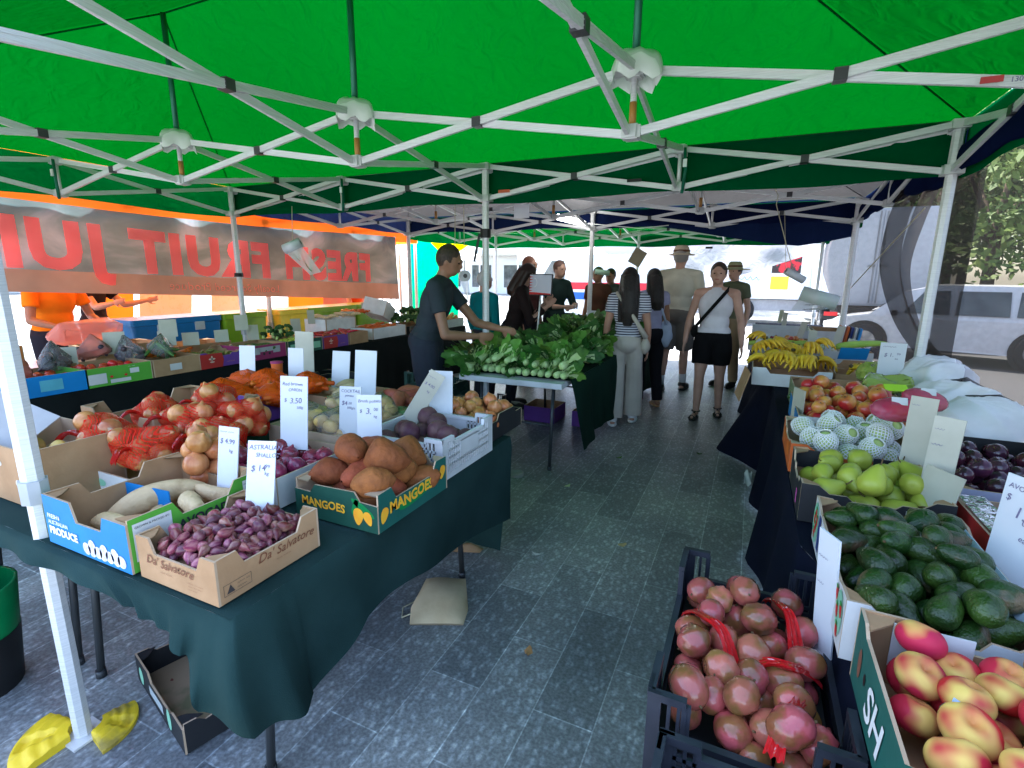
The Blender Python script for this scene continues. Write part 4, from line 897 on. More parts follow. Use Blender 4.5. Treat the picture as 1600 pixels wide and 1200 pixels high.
for k, (bx, by, zz, sdd) in enumerate(nets):
    ps = pack(13, bx-.10, bx+.10, by-.085, by+.085, TT+zz-.04, .034, seed=sdd+40); rr = random.Random(k)
    for x, y, z, ri in ps: tag(obj('onion', MS['onion'][rr.randrange(3)], None, (x, y, z), (rr.uniform(-1.5, 1.5), rr.uniform(-1.5, 1.5), rr.uniform(0, 6)), (ri/.035,)*3), 'brown onion showing through a red net bag', 'onion', 'brown onions in net bags')
    b = hull_bag('onion_net_bag', 'red net bag of brown onions '+lbl[k], 'net bag', [p[:3] for p in ps], .0365, NETR, 'red onion nets', sub=1)
    th = rr.uniform(3.4, 5.2); z1 = TT+zz+.05; mb = MB()
    mb.grid(lambda u, v: Vector((bx+math.cos(th)*(.08+.10*v)+.03*(u-.5)*(1-.5*v)*-math.sin(th), by+math.sin(th)*(.07+.08*v)+.05*(u-.5)*(1-.2*v)*math.cos(th), z1+.045*math.sin(v*2.4)-.05*v+.008*math.sin(u*20)))  , 8, 8)
    mb.build('net_tail', film('bunched red net', (.72, .02, .015), .9, gloss=.05, trans=.3), b)
# orange bags of carrots / mandarins
t = tray('purple and kraft carton under the orange net bags', 2.52, -1.92, .50, .46, .16, PURPLEC, KRAFT, prof=WAVE)
wtext(t, 'front', 'Jewel', .03, .1, .03, WINK, shear=.3); decal(t, 'front', [rect(.13, .02, .09, .12)], REDC)
ob = [(2.62, -2.08, .14), (2.42, -2.02, .15), (2.78, -1.98, .15), (2.58, -1.86, .19), (2.80, -1.78, .18), (2.36, -1.82, .16)]
lb2 = ['nearest the brown onions', 'beside the purple carton wall', 'beside the red brown onion card', 'on top of the orange heap', 'nearest the cucumber carton', 'at the far left of the orange heap']
for k, (bx, by, zz) in enumerate(ob):
    ps = pack(20, bx-.09, bx+.09, by-.07, by+.07, TT+zz-.05, .019, seed=k+60); rr = random.Random(k+5)
    for x, y, z, ri in ps: tag(obj('carrot', MS['carrot'][rr.randrange(2)], None, (x, y, z), (rr.uniform(-.3, .3), rr.uniform(-.4, .4), rr.uniform(0, 6)), (.9,)*3), 'bright carrot packed in an orange net bag', 'carrot', 'carrots in net bags')
    hull_bag('carrot_net_bag', 'orange net bag of carrots '+lb2[k], 'net bag', [p[:3] for p in ps], .038, NETO, 'orange net bags', neck=(bx+.03, by-.03, TT+zz+.06))
    mb = MB(); mb.grid(lambda u, v: Vector((bx-.03+.06*u, by-.02+.04*v, TT+zz+.072-.03*(v-.5)**2+.004*math.sin(u*9))), 4, 4)
card('narrow white card behind the orange bags', 2.28, -1.76, TT+.16, 22, -8, .085, .16); card('lilac tinted white card between orange bags', 2.62, -1.70, TT+.16, 12, -6, .09, .16)
t = thing('drink_cup', 'small orange and pink tub behind the orange bags', 'tub', (2.42, -1.66, TT+.16)); mb = MB(); mb.lathe([(.03, 0), (.034, .07)], 16); mb.poly([(.03*math.cos(a*.39), .03*math.sin(a*.39), .001) for a in range(16)][::-1]); mb.build('tub_wall', ORANGEC, t); mb = MB(); mb.lathe([(.037, .07), (.037, .08), (.001, .083)], 16); mb.build('tub_lid', PINKC, t)
# tall brown cartons by the leg
t = tray('tall brown carton with hand holes standing beside the aluminium leg', 2.76, -2.97, .40, .28, .20, KRAFT, KRAFTL, prof=FLAT, tabs=False, bottom=.1)
decal(t, 'front', [oval(.20, .135, .03, .012), oval(.07, .05, .022, .01), oval(.32, .08, .016, .013)], mat('pale hole seen through', (.6, .55, .5)))
heap('potato', 9, (2.60, 2.92, -3.08, -2.86), TT+.10, .026, 'pale garlic bulb lying in the tall brown carton', 'garlic', 'garlic in the brown carton', seed=23)
mb = MB(); mb.box((2.63, -3.04, TT+.235), (.26, .005, .22), Euler((rad(-58), rad(22), rad(20))).to_matrix()); tag(mb.build('cardboard_flap', mat('grey board', (.42, .41, .43), rough=.8)), 'loose grey cardboard flap leaning on the tall brown carton', 'carton flap')
t = tray('brown carton at the far left edge behind the aluminium leg', 2.40, -3.02, .26, .26, .15, KRAFTL, KRAFTL, prof=FLAT, tabs=False)
# ------------------------------------------------------------------ right table
def straw(t, side, cs, s=1): 
    decal(t, side, [oval(x, y, .011*s, .015*s, r=.2, k=.3) for x, y in cs], RINK, off=.0022)
    decal(t, side, [oval(x, y+.013*s, .009*s, .004*s) for x, y in cs], GINK, off=.003)
# peaches
t = tray('teal carton of flat peaches with big white letters nearest the camera', 5.485, -3.0, .40, .43, .15, TEALC, KRAFT, prof=[(0, 1), (.28, .97), (.34, .72), (.72, .72), (.78, 1), (1, 1)], prof2=[(0, 1), (.1, 1), (.16, .86), (.8, .86), (.88, 1.04), (1, 1.04)])
wtext(t, 'left', 'SH', .13, .03, .095, WINK, bold=.02, shear=.2)
decal(t, 'left', [oval(.06, .07, .012, .03)], mat('brown print', (.2, .08, .05))); decal(t, 'left', [oval(.105, .07, .007, .011)], BLACKM)
for x_, a_, b_ in ((-.09, .12, .09), (.14, .1, .07)): q = MB(); q.box((x_, .195, .10), (a_, .003, b_)); q.build('liner_flap', WHITEC, t)
for (x, y, z, ri) in pack(50, 5.31, 5.66, -3.2, -2.80, TT+.045, .0325, seed=31, jit=.08):
    rr = random.Random(x); o = obj('flat_peach', MS['peach'][rr.randrange(3)], None, (x, y, z), (rr.uniform(-.6, .6), rr.uniform(-.6, .6), rr.uniform(0, 6)), (ri/.0365,)*3); tag(o, 'flat yellow and crimson peach in the teal carton', 'peach', 'flat peaches')
    if rr.random() < .25:
        mb = MB(); mb.grid(lambda u, v: Vector((.0415*math.cos(.5+(u-.5)*.3)*math.cos((v-.5)*.3), .0415*math.sin(.5+(u-.5)*.3), .0415*math.sin((v-.5)*.35)*.7))*1.01, 4, 4); mb.build('fruit_sticker', mat('pale blue sticker', (.35, .5, .7)), o)
# avocados
t = tray('white carton printed with strawberries and full of avocados', 5.44, -2.465,   .34, .56, .135, WHITEC, KRAFT, prof=WAVE, outer2=WHITEC, prof2=[(0, 1), (.1, 1), (.16, .92), (.84, .92), (.9, 1), (1, 1)])
straw(t, 'left', [(.05, .10), (.03, .075), (.06, .06), (.04, .035), (.075, .085), (.47, .1), (.49, .07), (.51, .035), (.525, .09)], 1.1)
decal(t, 'left', [oval(.51, .075, .035, .05), oval(.05, .07, .05, .06)], MINTC, off=.0015); decal(t, 'left', [rect(.11, .02, .035, .1)], NAVYC, off=.0017); wtext(t, 'left', '#aaa aaaa', .2, .06, .035, mat('grey ink', (.35, .36, .42)), shear=.3)
q = MB(); q.box((.145, .0, .125), (.035, .50, .003), Euler((0, rad(-62), 0)).to_matrix()); q.build('carton_liner', mat('pale blue liner', (.42, .55, .62)), t)
q = MB(); q.box((.10, .265, .11), (.11, .002, .05)); q.build('printed_panel', WHITEC, t); q = MB(); q.box((.11, .262, .11), (.04, .002, .028)); q.build('printed_panel', NAVYC, t)
decal(t, 'right', [rect(.05, .01, .2, .1)], MINTC)
heap('avo', 84, (5.29, 5.60, -2.73, -2.21), TT+.01, .0320, 'glossy dark green avocado in the strawberry carton', 'avocado', 'avocados', seed=33, flat=True, mound=.06, tiltmax=.6, sc=.84)
card('long narrow card standing against the avocado carton by the black crate', 5.268, -2.60, .60, -62, 4, .06, .30, [('#aaaa', .004, .06, .012), ('#aaa', .004, .12, .012)], size=1)
card('white card reading one dollar at the right of the avocados', 5.63, -2.40, TT+.05, -62, -4, .085, .25, [('AVOCADO', .008, .028, .015), ('$', .008, .055, .02), ('1.', .030, .085, .034), ('00', .05, .095, .018), ('ea', .052, .128, .017)], size=1)
# pears
t = tray('black carton of green pears behind the avocados', 5.435, -1.885, .395, .40, .13, BLACKC, KRAFT, prof=WAVE, outer2=BLACKC)
decal(t, 'left', [rect(.28, .02, .025, .05)], mat('pink label', (.7, .12, .45)))
decal(t, 'front', [rect(.148, .0, .0015, .1), rect(.30, .0, .0015, .1)], KRAFTL)
for x_ in (-.13, .12): q = MB(); q.box((x_, .188, .09), (.115, .003, .07)); q.build('folded_flap', BLACKC, t)
heap('pear', 26, (5.26, 5.62, -2.06, -1.70), TT+.015, .042, 'green pear with brown specks in the black carton', 'pear', 'green pears', seed=35, mound=.04, sc=1.0)
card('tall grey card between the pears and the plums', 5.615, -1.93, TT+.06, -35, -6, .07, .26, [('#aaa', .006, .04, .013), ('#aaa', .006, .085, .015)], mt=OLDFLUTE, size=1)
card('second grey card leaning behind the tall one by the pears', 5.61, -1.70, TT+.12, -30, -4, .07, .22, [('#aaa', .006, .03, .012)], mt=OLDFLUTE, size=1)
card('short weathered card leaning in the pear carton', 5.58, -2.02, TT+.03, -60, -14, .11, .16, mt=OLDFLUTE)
# netted fruit
t = tray('orange carton of pale fruit in white foam nets', 5.46, -1.385, .45, .46, .12, ORANGEC, KRAFTL, prof=WAVE, outer2=ORANGEC)
decal(t, 'left', [oval(.12, .06, .05, .03), oval(.33, .06, .05, .03)], mat('bright orange print', (.8, .2, .02)))
NETF = mat('white foam net', (.85, .85, .82), rough=.7)
def netted(seed):
    r = random.Random(seed); mb = MB(); mb.ell((0, 0, 0), (.043, .043, .046), None, 20, 14, 0)
    for dr in (1, -1):
        for k in range(17):
            pts = []
            for j in range(15):
                b = (j/14-.5)*2.75; th = k/17*6.283+dr*b*1.0+r.uniform(-.02, .02); R_ = .0465
                zz = .052*math.sin(b); rr_ = R_*math.cos(b) if abs(b) < 1.1 else R_*math.cos(1.1)+(abs(b)-1.1)*.004
                pts.append((rr_*math.cos(th), rr_*math.sin(th), zz))
            mb.tube(pts, .0023, 4, 1, cap=False)
    return mb.mesh('netted_fruit', [GUAVA, NETF])
NM = [netted(i) for i in range(2)]
lab_n = 'pale green fruit wrapped in a white foam net'
for k, (x, y, z, ri) in enumerate(pack(22, 5.26, 5.66, -1.59, -1.17, TT+.02, .048, seed=37, jit=.05, mound=.05)):
    rr = random.Random(k); o = obj('netted_fruit', NM[k % 2], None, (x, y, z), (rr.uniform(-1.2, 1.2), rr.uniform(-1.2, 1.2), rr.uniform(0, 6)), (.95,)*3); tag(o, lab_n, 'fruit', 'foam netted fruit')
# nectarines
t = tray('red and white carton of nectarines behind the foam netted fruit', 5.53, -.86, .48, .58, .125, WHITEC, KRAFTL, prof=FLAT, outer2=BLUEC)
decal(t, 'back', [rect(.0, .0, .46, .1)], ORANGEC); decal(t, 'front', [rect(.02, .02, .43, .07)], ORANGEC)
heap('nect', 74, (5.31, 5.75, -1.13, -.59), TT+.05, .038, 'red and yellow nectarine in the carton behind the netted fruit', 'nectarine', 'nectarines', seed=39, up=True, mound=.05)
card('narrow cream card seen nearly edge on beside the nectarines', 5.30, -.96, TT+.04, -68, 0, .10, .16, mt=OLDFLUTE)
# plums
t = tray('carton of dark plums in a plastic liner at the right edge', 5.93, -1.62, .48, .52, .12, mat('lilac print', (.35, .38, .5)), KRAFT, prof=FLAT, outer2=WHITEC)
q = MB(); wrinkled(q, (-.235, -.26, .125), (-.19, .25, .12), (-.27, .24, .02), (-.30, -.25, .0), 14, 6, .02); q.build('plastic_liner', HAZY, t)
q = MB(); q.box((.02, .25, .12), (.3, .006, .09)); q.build('folded_flap', BLACKC, t)
heap('plum', 92, (5.71, 6.15, -1.86, -1.38), TT+.02, .0335, 'dark purple plum in the lined carton', 'plum', 'dark plums', seed=41, up=True, mound=.03)
card('tall card at the right edge behind the plums', 6.04, -1.50, TT+.05, -30, -4, .085, .26, [('#aaa', .006, .03, .016), ('#aaa', .01, .07, .018)], mt=OLDFLUTE, size=1)
# pink bags
t = tray('bright red tray of pink bagged vegetables at the right edge', 5.90, -2.27, .46, .70, .105, REDC, KRAFTL, prof=FLAT, outer2=REDC)
q = MB(); wrinkled(q, (-.225, -.34, .11), (-.225, .34, .115), (-.16, .34, .12), (-.16, -.34, .12), 20, 4, .012); q.build('plastic_liner', HAZY, t)
rr = random.Random(5)
for k, (bx, by) in enumerate(((5.80, -2.50), (5.98, -2.46), (5.80, -2.28), (5.98, -2.24), (5.82, -2.08), (6.0, -2.04))):
    P_ = [(bx+rr.uniform(-.06, .06), by+rr.uniform(-.06, .06), TT+.10+rr.uniform(-.03, .05)) for _ in range(9)]
    b = hull_bag('pink_snack_bag', 'glossy pink bag of garlic in the red tray, '+['nearest the camera on the left', 'nearest the camera on the right', 'in the middle on the left', 'in the middle on the right', 'beside the plums on the left', 'beside the plums on the right'][k], 'bag', P_, .035, PINKF, 'pink bags', sub=2)
    mb = MB(); zt_ = TT+.19; mb.box((bx, by, zt_-.003), (.05, .03, .002)); mb.build('bag_label', WHITEC, b)
    for q_ in P_[:5]: tag(obj('garlic', MS['potato'][1], None, q_, (1, 2, 3)), 'pale garlic bulb inside a pink bag', 'garlic', 'garlic in pink bags')
# pink punnets, white sacks, lettuce bags
SACK = mat('white sack plastic', (.74, .73, .74), (.64, .62, .62), scale=5, rough=.4, bump=.6, bscale=9)
def sack(label, c, r, seed, m=SACK, name='white_sack', cat='sack', grp='white sacks'):
    mb = MB(); R_ = random.Random(seed); W_ = [(Vector((R_.gauss(0, 1), R_.gauss(0, 1), R_.gauss(0, 1)))*s_, R_.uniform(0, 6), a_) for s_, a_ in ((2, .07), (2.5, .06), (5, .035), (6, .03), (10, .016), (13, .012), (20, .006))]
    def fn(p):
        k = 1+sum(a_*(1-2*abs(math.sin(p.dot(q)+ph))) for q, ph, a_ in W_); return Vector((p.x*k, p.y*k, max(p.z*k, -.8)))
    mb.ell((0, 0, 0), r, None, 72, 44, 0, fn); o = mb.build(name, m); o.location = c; return tag(o, label, cat, grp)
sack('large white plastic sack slumped behind the nectarines', (6.03, -.62, TT+.11), (.24, .28, .15), 1); sack('second white sack behind near the mesh curtain', (6.08, -.08, TT+.14), (.2, .26, .17), 4); sack('white sack lying in front above the plums', (5.98, -1.10, TT+.12), (.22, .18, .15), 7)
for k, (u, v, l) in enumerate(((1400, 640, 'pink printed bag lying on the white sack'), (1445, 625, 'pink bag with a white emblem standing on the white sack'))):
    p = atz(u, v, 1.0); t = thing('pink_bag', l, 'bag', p); mb = MB(); mb.ell((0, 0, 0), (.10, .06, .045), Euler((.3, .2*k, .5)).to_matrix(), 14, 8); mb.build('bag_skin', PINKF, t); mb = MB(); mb.box((0, -.03, .04), (.05, .003, .03), Euler((-.6, 0, 0)).to_matrix()); mb.build('bag_label', WHITEC, t)
lett = film('lettuce bag film', (.5, .65, .12), .75, gloss=.35, trans=.3)
for k, (u, v) in enumerate(((1365, 580), (1400, 600), (1430, 585), (1372, 600))):
    p = atz(u, v, .90); P_ = [tuple(p+Vector((random.uniform(-.07, .07), random.uniform(-.07, .07), random.uniform(-.04, .03)))) for _ in range(9)]
    hull_bag('lettuce_bag', 'crinkled clear bag of pale lettuce '+['under the upright card', 'with a bright green label', 'nearest the mesh curtain', 'nearest the nectarines'][k], 'bag', P_, .035, lett, 'lettuce bags', sub=2)
p = atz(1400, 606, .97); mb = MB(); mb.box(p, (.10, .05, .003), Euler((.5, 0, .2)).to_matrix()); tag(mb.build('green_label', mat('lime label', (.45, .75, .02)), None), 'lime green label lying on the lettuce bags', 'label')
p = atz(1390, 600, .86); card('upright white card with a price above the lettuce bags', p.x, p.y+.05, p.z, -12, 0, .115, .22, [('#aaaaa', .012, .026, .02), ('$ 1.', .02, .075, .028), ('99', .075, .065, .017), ('ea', .07, .09, .015)], size=1)
# cucumbers in green carton
t = tray('green edged carton of zucchini behind the nectarines', 5.56, -.33, .50, .40, .14, mat('olive print', (.2, .25, .12)), KRAFT, prof=FLAT)
heap('zuc', 22, (5.34, 5.79, -.50, -.15), TT+.04, .026, 'dark green zucchini in the green edged carton', 'zucchini', 'dark zucchini', seed=43, flat=True, yaw=0, tiltmax=.15)
# bananas
t = tray('white carton of bananas beside the aisle', 5.34, .60, .50, .80, .13, WHITEC, KRAFT, prof=HI_LO, outer2=WHITEC)
decal(t, 'left', [rect(.1, .0, .25, .03)], REDC); decal(t, 'left', [rect(.15, .035, .1, .05)], CREAMC)
mb = MB(); mb.box((5.03, .10, TT+.02), (.008, .16, .22), Euler((rad(10), rad(12), rad(15))).to_matrix()); tag(mb.build('carton_flap', KRAFT), 'loose brown cardboard flap hanging over the aisle by the bananas', 'carton flap')
rr = random.Random(9)
for k in range(22):
    row, cl = divmod(k, 5); x = 5.17+cl*.085+rr.uniform(-.02, .02); y = .30+row*.14+rr.uniform(-.03, .03); z = TT+.12+rr.uniform(0, .07)+(.05 if row > 1 else 0)
    tag(obj('banana_hand', MS['banana'][k % 4], None, (x, y, z), (rr.uniform(-.4, .4), rr.uniform(-.5, .5), rr.uniform(-2.8, -.3) if k % 3 else rr.uniform(0, 6)), (.92,)*3), 'hand of ripe yellow bananas heaped over the white carton', 'bananas', 'hands of bananas')
t = tray('kraft carton with overripe bananas and a blue flap behind the heap', 5.83, .55, .42, .5, .15, KRAFT, KRAFT, prof=LOWC)
q = MB(); q.box((-.05, .2, .2), (.2, .004, .1), Euler((.4, 0, .2)).to_matrix()); q.build('folded_flap', BLUEC, t)
for k in range(5): tag(obj('banana_hand', MS['banana'][k % 4], None, (5.72+.06*k, .45+.05*(k % 2), TT+.11), (0, .2, k), (.9,)*3), 'spare hand of bananas in the kraft carton', 'bananas', 'spare bananas')
# crates further on
c = plastic_crate('grey crate of cucumbers just behind the bananas', 5.36, 1.22, .5, .34, .15, mat('grey crate plastic', (.35, .37, .38)), z0=TT, rows=3)
heap('zuc', 14, (5.13, 5.59, 1.08, 1.37), TT+.03, .028, 'cucumber in the grey crate behind the bananas', 'cucumber', 'cucumbers in the grey crate', seed=45, flat=True)
c = plastic_crate('white crate with long green squash further up the right table', 5.42, 1.78, .62, .48, .19, PLASW, z0=TT, name='white_crate', rows=4)
heap('squash', 14, (5.15, 5.7, 1.58, 1.98), TT+.09, .034, 'long pale green squash in the white crate', 'squash', 'long green squashes', seed=47, flat=True, yaw=0, sc=.8, tiltmax=.1)
tag(obj('long_green_squash', MS['squash'][0], None, (5.86, .98, TT+.25), (.0, -.12, .15), (.95,)*3), 'largest light green squash sticking out over the kraft carton', 'squash')
t = tray('white tray of radishes beyond the squash crate', 5.34, 2.4, .60, .52, .10, WHITEC, KRAFT, prof=FLAT, outer2=PURPLEC)
heap('redonion', 26, (5.08, 5.35, 2.2, 2.62), TT+.04, .032, 'red radish in the white tray', 'radish', 'radishes', seed=49, up=True, sc=.7); heap('nect', 18, (5.37, 5.62, 2.2, 2.62), TT+.04, .036, 'pale red apple in the far white tray', 'apple', 'far apples', seed=51, up=True, sc=.8)
t = tray('low white tray of pale turnips beside the radishes', 5.84, 1.9, .42, .8, .12, WHITEC, KRAFT, prof=FLAT)
MS['turn'] = [fruit('turnip', arc(.035, .06, 10), mat('turnip skin', (.62, .55, .45), (.5, .45, .3), rnd=.2), 12, .03, 2, 1)]
heap('turn', 40, (5.65, 6.03, 1.53, 2.28), TT+.06, .035, 'creamy turnip in the low tray', 'turnip', 'turnips', seed=53, up=True)
t = tray('empty white carton at the far end of the right table', 5.40, 3.15, .66, .6, .17, WHITEC, WHITEC, prof=FLAT, outer2=CREAMC)
t = tray('second pale carton at the far end near the truck', 5.86, 3.2, .34, .6, .17, WHITEC, KRAFT, prof=FLAT)
for k, (u, v, z) in enumerate(((1218, 500, .82), (1248, 525, .85), (1265, 545, .88), (1305, 535, .88), (1225, 505, .82), (1322, 560, .85))):
    p = atz(u, v, z); card('pale price card '+['first above the radishes', 'between the squash crate and the turnips', 'leaning at the banana carton corner', 'standing before the mesh curtain', 'second above the radishes', 'nearest the blue flap'][k], p.x, p.y, p.z-.04, -20+k*7, -8, .055, .18, mt=OLDFLUTE, lean=(12 if k % 2 else 4))
# upright coloured folders at the table end
for k, c in enumerate((ORANGEC, WHITEC, ORANGEC, NAVYC, WHITEC, BLUEC)):
    mb = MB(); mb.box((5.93+.028*k, 2.75-.06*k, TT+.13), (.018, .12, .25), Euler((0, .12, 0)).to_matrix()); tag(mb.build('upright_book', c), ['orange', 'first white', 'second orange', 'navy', 'second white', 'blue'][k]+' upright folder in the row before the truck', 'folder', 'upright folders')
# roll of produce bags hanging on string
def roll(label, p, q, r, m, film_pts=None, fm=None):
    t = thing('bag_roll', label, 'bag roll', (0, 0, 0)); mb = MB(); p, q = Vector(p), Vector(q); mb.tube([p, q], r, 18, 0, smooth=True); mb.build('roll', m, t)
    d = (q-p).normalized(); mb = MB(); mb.tube([q, q+d*.001], r*.4, 12); mb.build('roll_core', DARKP, t); mb = MB(); mb.tube([p-d*.001, p], r*.4, 12); mb.build('roll_core', DARKP, t)
    if film_pts:
        mb = MB(); a, b, c_, e = map(Vector, film_pts); wrinkled(mb, a, b, c_, e, 12, 12, .01); mb.build('hanging_bag', fm, t)
    return t
ROLLM = mat('bag roll plastic', (.55, .56, .6), (.45, .46, .5), rough=.4)
def A(u, v, d): return CAM+ray(u, v)*d
roll('roll of clear bags hanging on a string before the pink banner letters', A(444, 390, 4.6), A(470, 379, 4.6), .045, ROLLM, (A(447, 395, 4.6), A(473, 386, 4.6), A(502, 425, 4.5), A(485, 430, 4.5)), HAZY)
roll('short beige roll hanging above the grey shirted man', A(697, 391, 4.6), A(717, 392, 4.6), .018, mat('beige roll', (.45, .36, .32)))
roll('white roll of bags seen end on beside the grey shirted man', A(724, 431, 5.0), A(727, 431, 4.75), .05, ROLLM, (A(718, 437, 4.9), A(732, 437, 4.9), A(735, 478, 4.85), A(731, 470, 4.85)), HAZY)
roll('roll of bags tilted on its string above the right table', A(1228, 423, 4.4), A(1256, 438, 4.4), .032, ROLLM)
roll('larger bag roll lying over the far crates with film trailing', A(1252, 458, 4.3), A(1308, 474, 4.2), .062, mat('greenish bag roll', (.42, .5, .47), (.5, .52, .52), rough=.4), (A(1250, 466, 4.3), A(1300, 482, 4.2), A(1282, 484, 4.2), A(1236, 484, 4.3)), HAZY)
roll('green roll of bags hanging before the far seated woman', A(930, 424, 7), A(952, 427, 7), .035, mat('mint bag roll', (.35, .55, .4)))
def cord(label, pts, r=.0035, m=None): 
    mb = MB(); mb.tube(pts, r, 6); tag(mb.build('cord', m or ROPE), label, 'cord')
cord('thin string holding the bag roll before the banner', [A(457, 382, 4.6), atx(460, 300, 1.0)] if False else [A(457, 380, 4.6), A(456, 322, 4.5)])
cord('left string above the grey shirted man', [A(711, 430, 4.8), A(711, 305, 4.5)]); cord('right string above the grey shirted man', [A(726, 425, 4.8), A(724, 285, 4.4)])
cord('looped string hanging from the truss over the right table', [A(1212, 265, 4.1), A(1206, 285, 4.1), A(1216, 305, 4.15), A(1213, 320, 4.15), A(1228, 380, 4.3), A(1240, 425, 4.4)])
cord('second straight string over the right table', [A(1226, 330, 4.3), A(1228, 422, 4.4)], .002)
cord('guy rope slanting across the mesh curtain', [atx(1445, 325, 6.05), atx(1318, 462, 6.05)], .005)
p = A(996, 402, 6.5); mb = MB(); mb.box(p, (.16, .05, .2), Euler((0, .5, .3)).to_matrix()); tag(mb.build('hanging_carton', mat('olive board', (.28, .25, .16))), 'small brown card box hanging at the tarpaulin corner', 'box')
p = aty(815, 330, .6); mb = MB(); mb.box(p, (.15, .005, .12)); tag(mb.build('hung_notice', CORFLUTE), 'white notice sheet hanging from the grey gazebo truss', 'notice')
t = thing('tube_light', 'glowing fluorescent tube under the grey canopy', 'lamp', (0, 0, 0)); a_, b_ = aty(872, 339, 2.2), aty(912, 349, 2.9); mb = MB(); mb.tube([a_, b_], .035, 10); mb.build('lit_tube', mat('lit tube', (1, 1, .96), (1, 1, .96), emit=4), t)
cord('white lamp cable looping along the truss', [b_, aty(950, 352, 2.95), aty(1000, 357, 2.98), aty(1045, 352, 3)], .006, WINK)
# ------------------------------------------------------------------ crates by the aisle on the floor
CX, CY = 5.105, -2.70
plastic_crate('lowest black crate in the stack by the navy cloth', CX, CY, .345, .58, .20, PLASB, z0=0.002, rows=6)
plastic_crate('middle black crate supporting the crate of red brown fruit', CX, CY, .345, .58, .215, PLASB, z0=.205, rows=6)
c = plastic_crate('topmost black slotted crate heaped with red brown fruit by the navy cloth', CX, CY, .355, .59, .30, PLASB, z0=.42, rows=9)
q = MB(); q.box((CX, CY, .50), (.325, .56, .12)); tag(q.build('upturned_carton', BLACKC), 'black box lining the bottom of the topmost black crate', 'carton')
nb = [(5.04, -2.54), (5.18, -2.58), (5.02, -2.70), (5.17, -2.76), (5.04, -2.87), (5.18, -2.91)]
for k, (bx, by) in enumerate(nb):
    ps = pack(8, max(bx-.085, 4.945), min(bx+.085, 5.27), max(by-.085, -2.975), by+.085, .565+(.02 if k in (0, 4) else .0), .0365, seed=k+80, jit=.1); rr = random.Random(k+3)
    for x, y, z, ri in ps: tag(obj('passionfruit', MS['pass'][rr.choice((0, 0, 1, 1, 2))], None, (x, y, z), (rr.uniform(0, 6), rr.uniform(0, 6), rr.uniform(0, 6)), (ri/.0285,)*3), 'wrinkled red brown passionfruit in the black crate', 'passionfruit', 'passionfruit in the black crate')
    if k in (1, 2, 3, 5):
        q = MB(); z1 = max(p[2] for p in ps)+.022; a = {1: 1.9, 2: 2.3, 3: .4, 5: 1.2}[k]
        def rs(u, v):
            w_ = .032*(1-.5*math.sin(v*math.pi))+.004; t_ = (v-.5); x = bx+t_*.17*math.cos(a)-(u-.5)*w_*math.sin(a); y = by+t_*.17*math.sin(a)+(u-.5)*w_*math.cos(a)+.012*math.sin(v*8)
            return Vector((x, y, z1-.22*t_*t_+.006*math.sin(u*18+v*5)))
        q.grid(rs, 10, 16); tag(q.build('red_net_strip', film('red strip net', (.8, .015, .02), .85, gloss=.1, trans=.3)), 'red net tie twisted over the fruit '+{1: 'in the back right of the black crate', 2: 'in the middle left of the black crate', 3: 'in the middle right of the black crate', 5: 'at the front right of the black crate'}[k], 'net tie', 'red net ties')
c = plastic_crate('empty black crate pushed in front of the crate of red brown fruit', 5.14, -3.29, .36, .50, .24, PLASB, z0=.45, rows=8, dip=.9)
plastic_crate('lower black crate under the empty one', 5.14, -3.29, .35, .48, .44, PLASB, z0=0.002, rows=7, dip=.9)
# ------------------------------------------------------------------ floor things
t = tray('empty black cardboard tray with a kraft floor lying on the pavement', 3.36, -2.87, .48, .32, .11, BLACKC, BLACKC, rz=-15, z0=.004, prof=[(0, 1), (.3, 1), (.35, .72), (.75, .72), (.8, .85), (1, .85)], prof2=WAVE, floor_mat=mat('stained kraft', (.38, .27, .17), (.20, .19, .10), scale=7, rough=.85, lo=.5, hi=.62))
decal(t, 'front', [oval(.06, .05, .024, .035), oval(.35, .05, .02, .04)], MINTC); decal(t, 'front', [rect(.15, .03, .14, .035)], mat('faded label', (.4, .45, .48)))
decal(t, 'right', [oval(.15, .05, .03, .011, r=.4)], GINK); wtext(t, 'right', '#aaaaa', .13, .04, .025, mat('bright green ink', (.0, .6, .12)), shear=.3, bold=.01)
decal(t, 'left', [oval(.15, .05, .03, .02)], GINK)
rr = random.Random(2)
for k in range(9):
    a, b = rr.uniform(-.15, .15), rr.uniform(-.1, .1); q = MB(); q.poly([(a+.008*math.cos(th)*(1+.3*math.sin(3*th)), b+.005*math.sin(th), .0075) for th in (i*.7 for i in range(9))]); q.build('dry_husk', mat('red husk', (.2, .05, .03)), t)
YP = mat('dirty yellow plastic', (.72, .50, .02), (.30, .22, .04), scale=11, rough=.45, lo=.52, hi=.70, bump=.15)
t = thing('leg_weight', 'dirty yellow plastic weight plates clamped round the gazebo leg', 'weight', (3.17, -3.17, 0), rad(10))
def plate(a0, a1, r0, r1, hh):
    mb = MB()
    def f(u, v):
        a = a0+(a1-a0)*u; r = r0+(r1-r0)*v; z = hh*(1-.62*v**2.2)+.003*math.sin(v*22)*(1 if .2 < v < .85 else 0)-(.012 if .4 < u < .6 and .3 < v < .9 else 0); e = abs(u-.5)*2
        return Vector((r*math.cos(a), r*math.sin(a), z*(1-e**10*.2)))
    mb.grid(f, 24, 16)
    for v in (0, 1): mb.grid(lambda u, w: Vector((*f(u, v).xy, f(u, v).z*w)), 24, 1)
    for u in (0, 1): mb.grid(lambda v_, w: Vector((*f(u, v_).xy, f(u, v_).z*w)), 16, 1)
    return mb
plate(rad(-185), rad(-100), .045, .19, .036).build('weight_plate', YP, t); plate(rad(-20), rad(75), .045, .14, .034).build('weight_plate', YP, t)
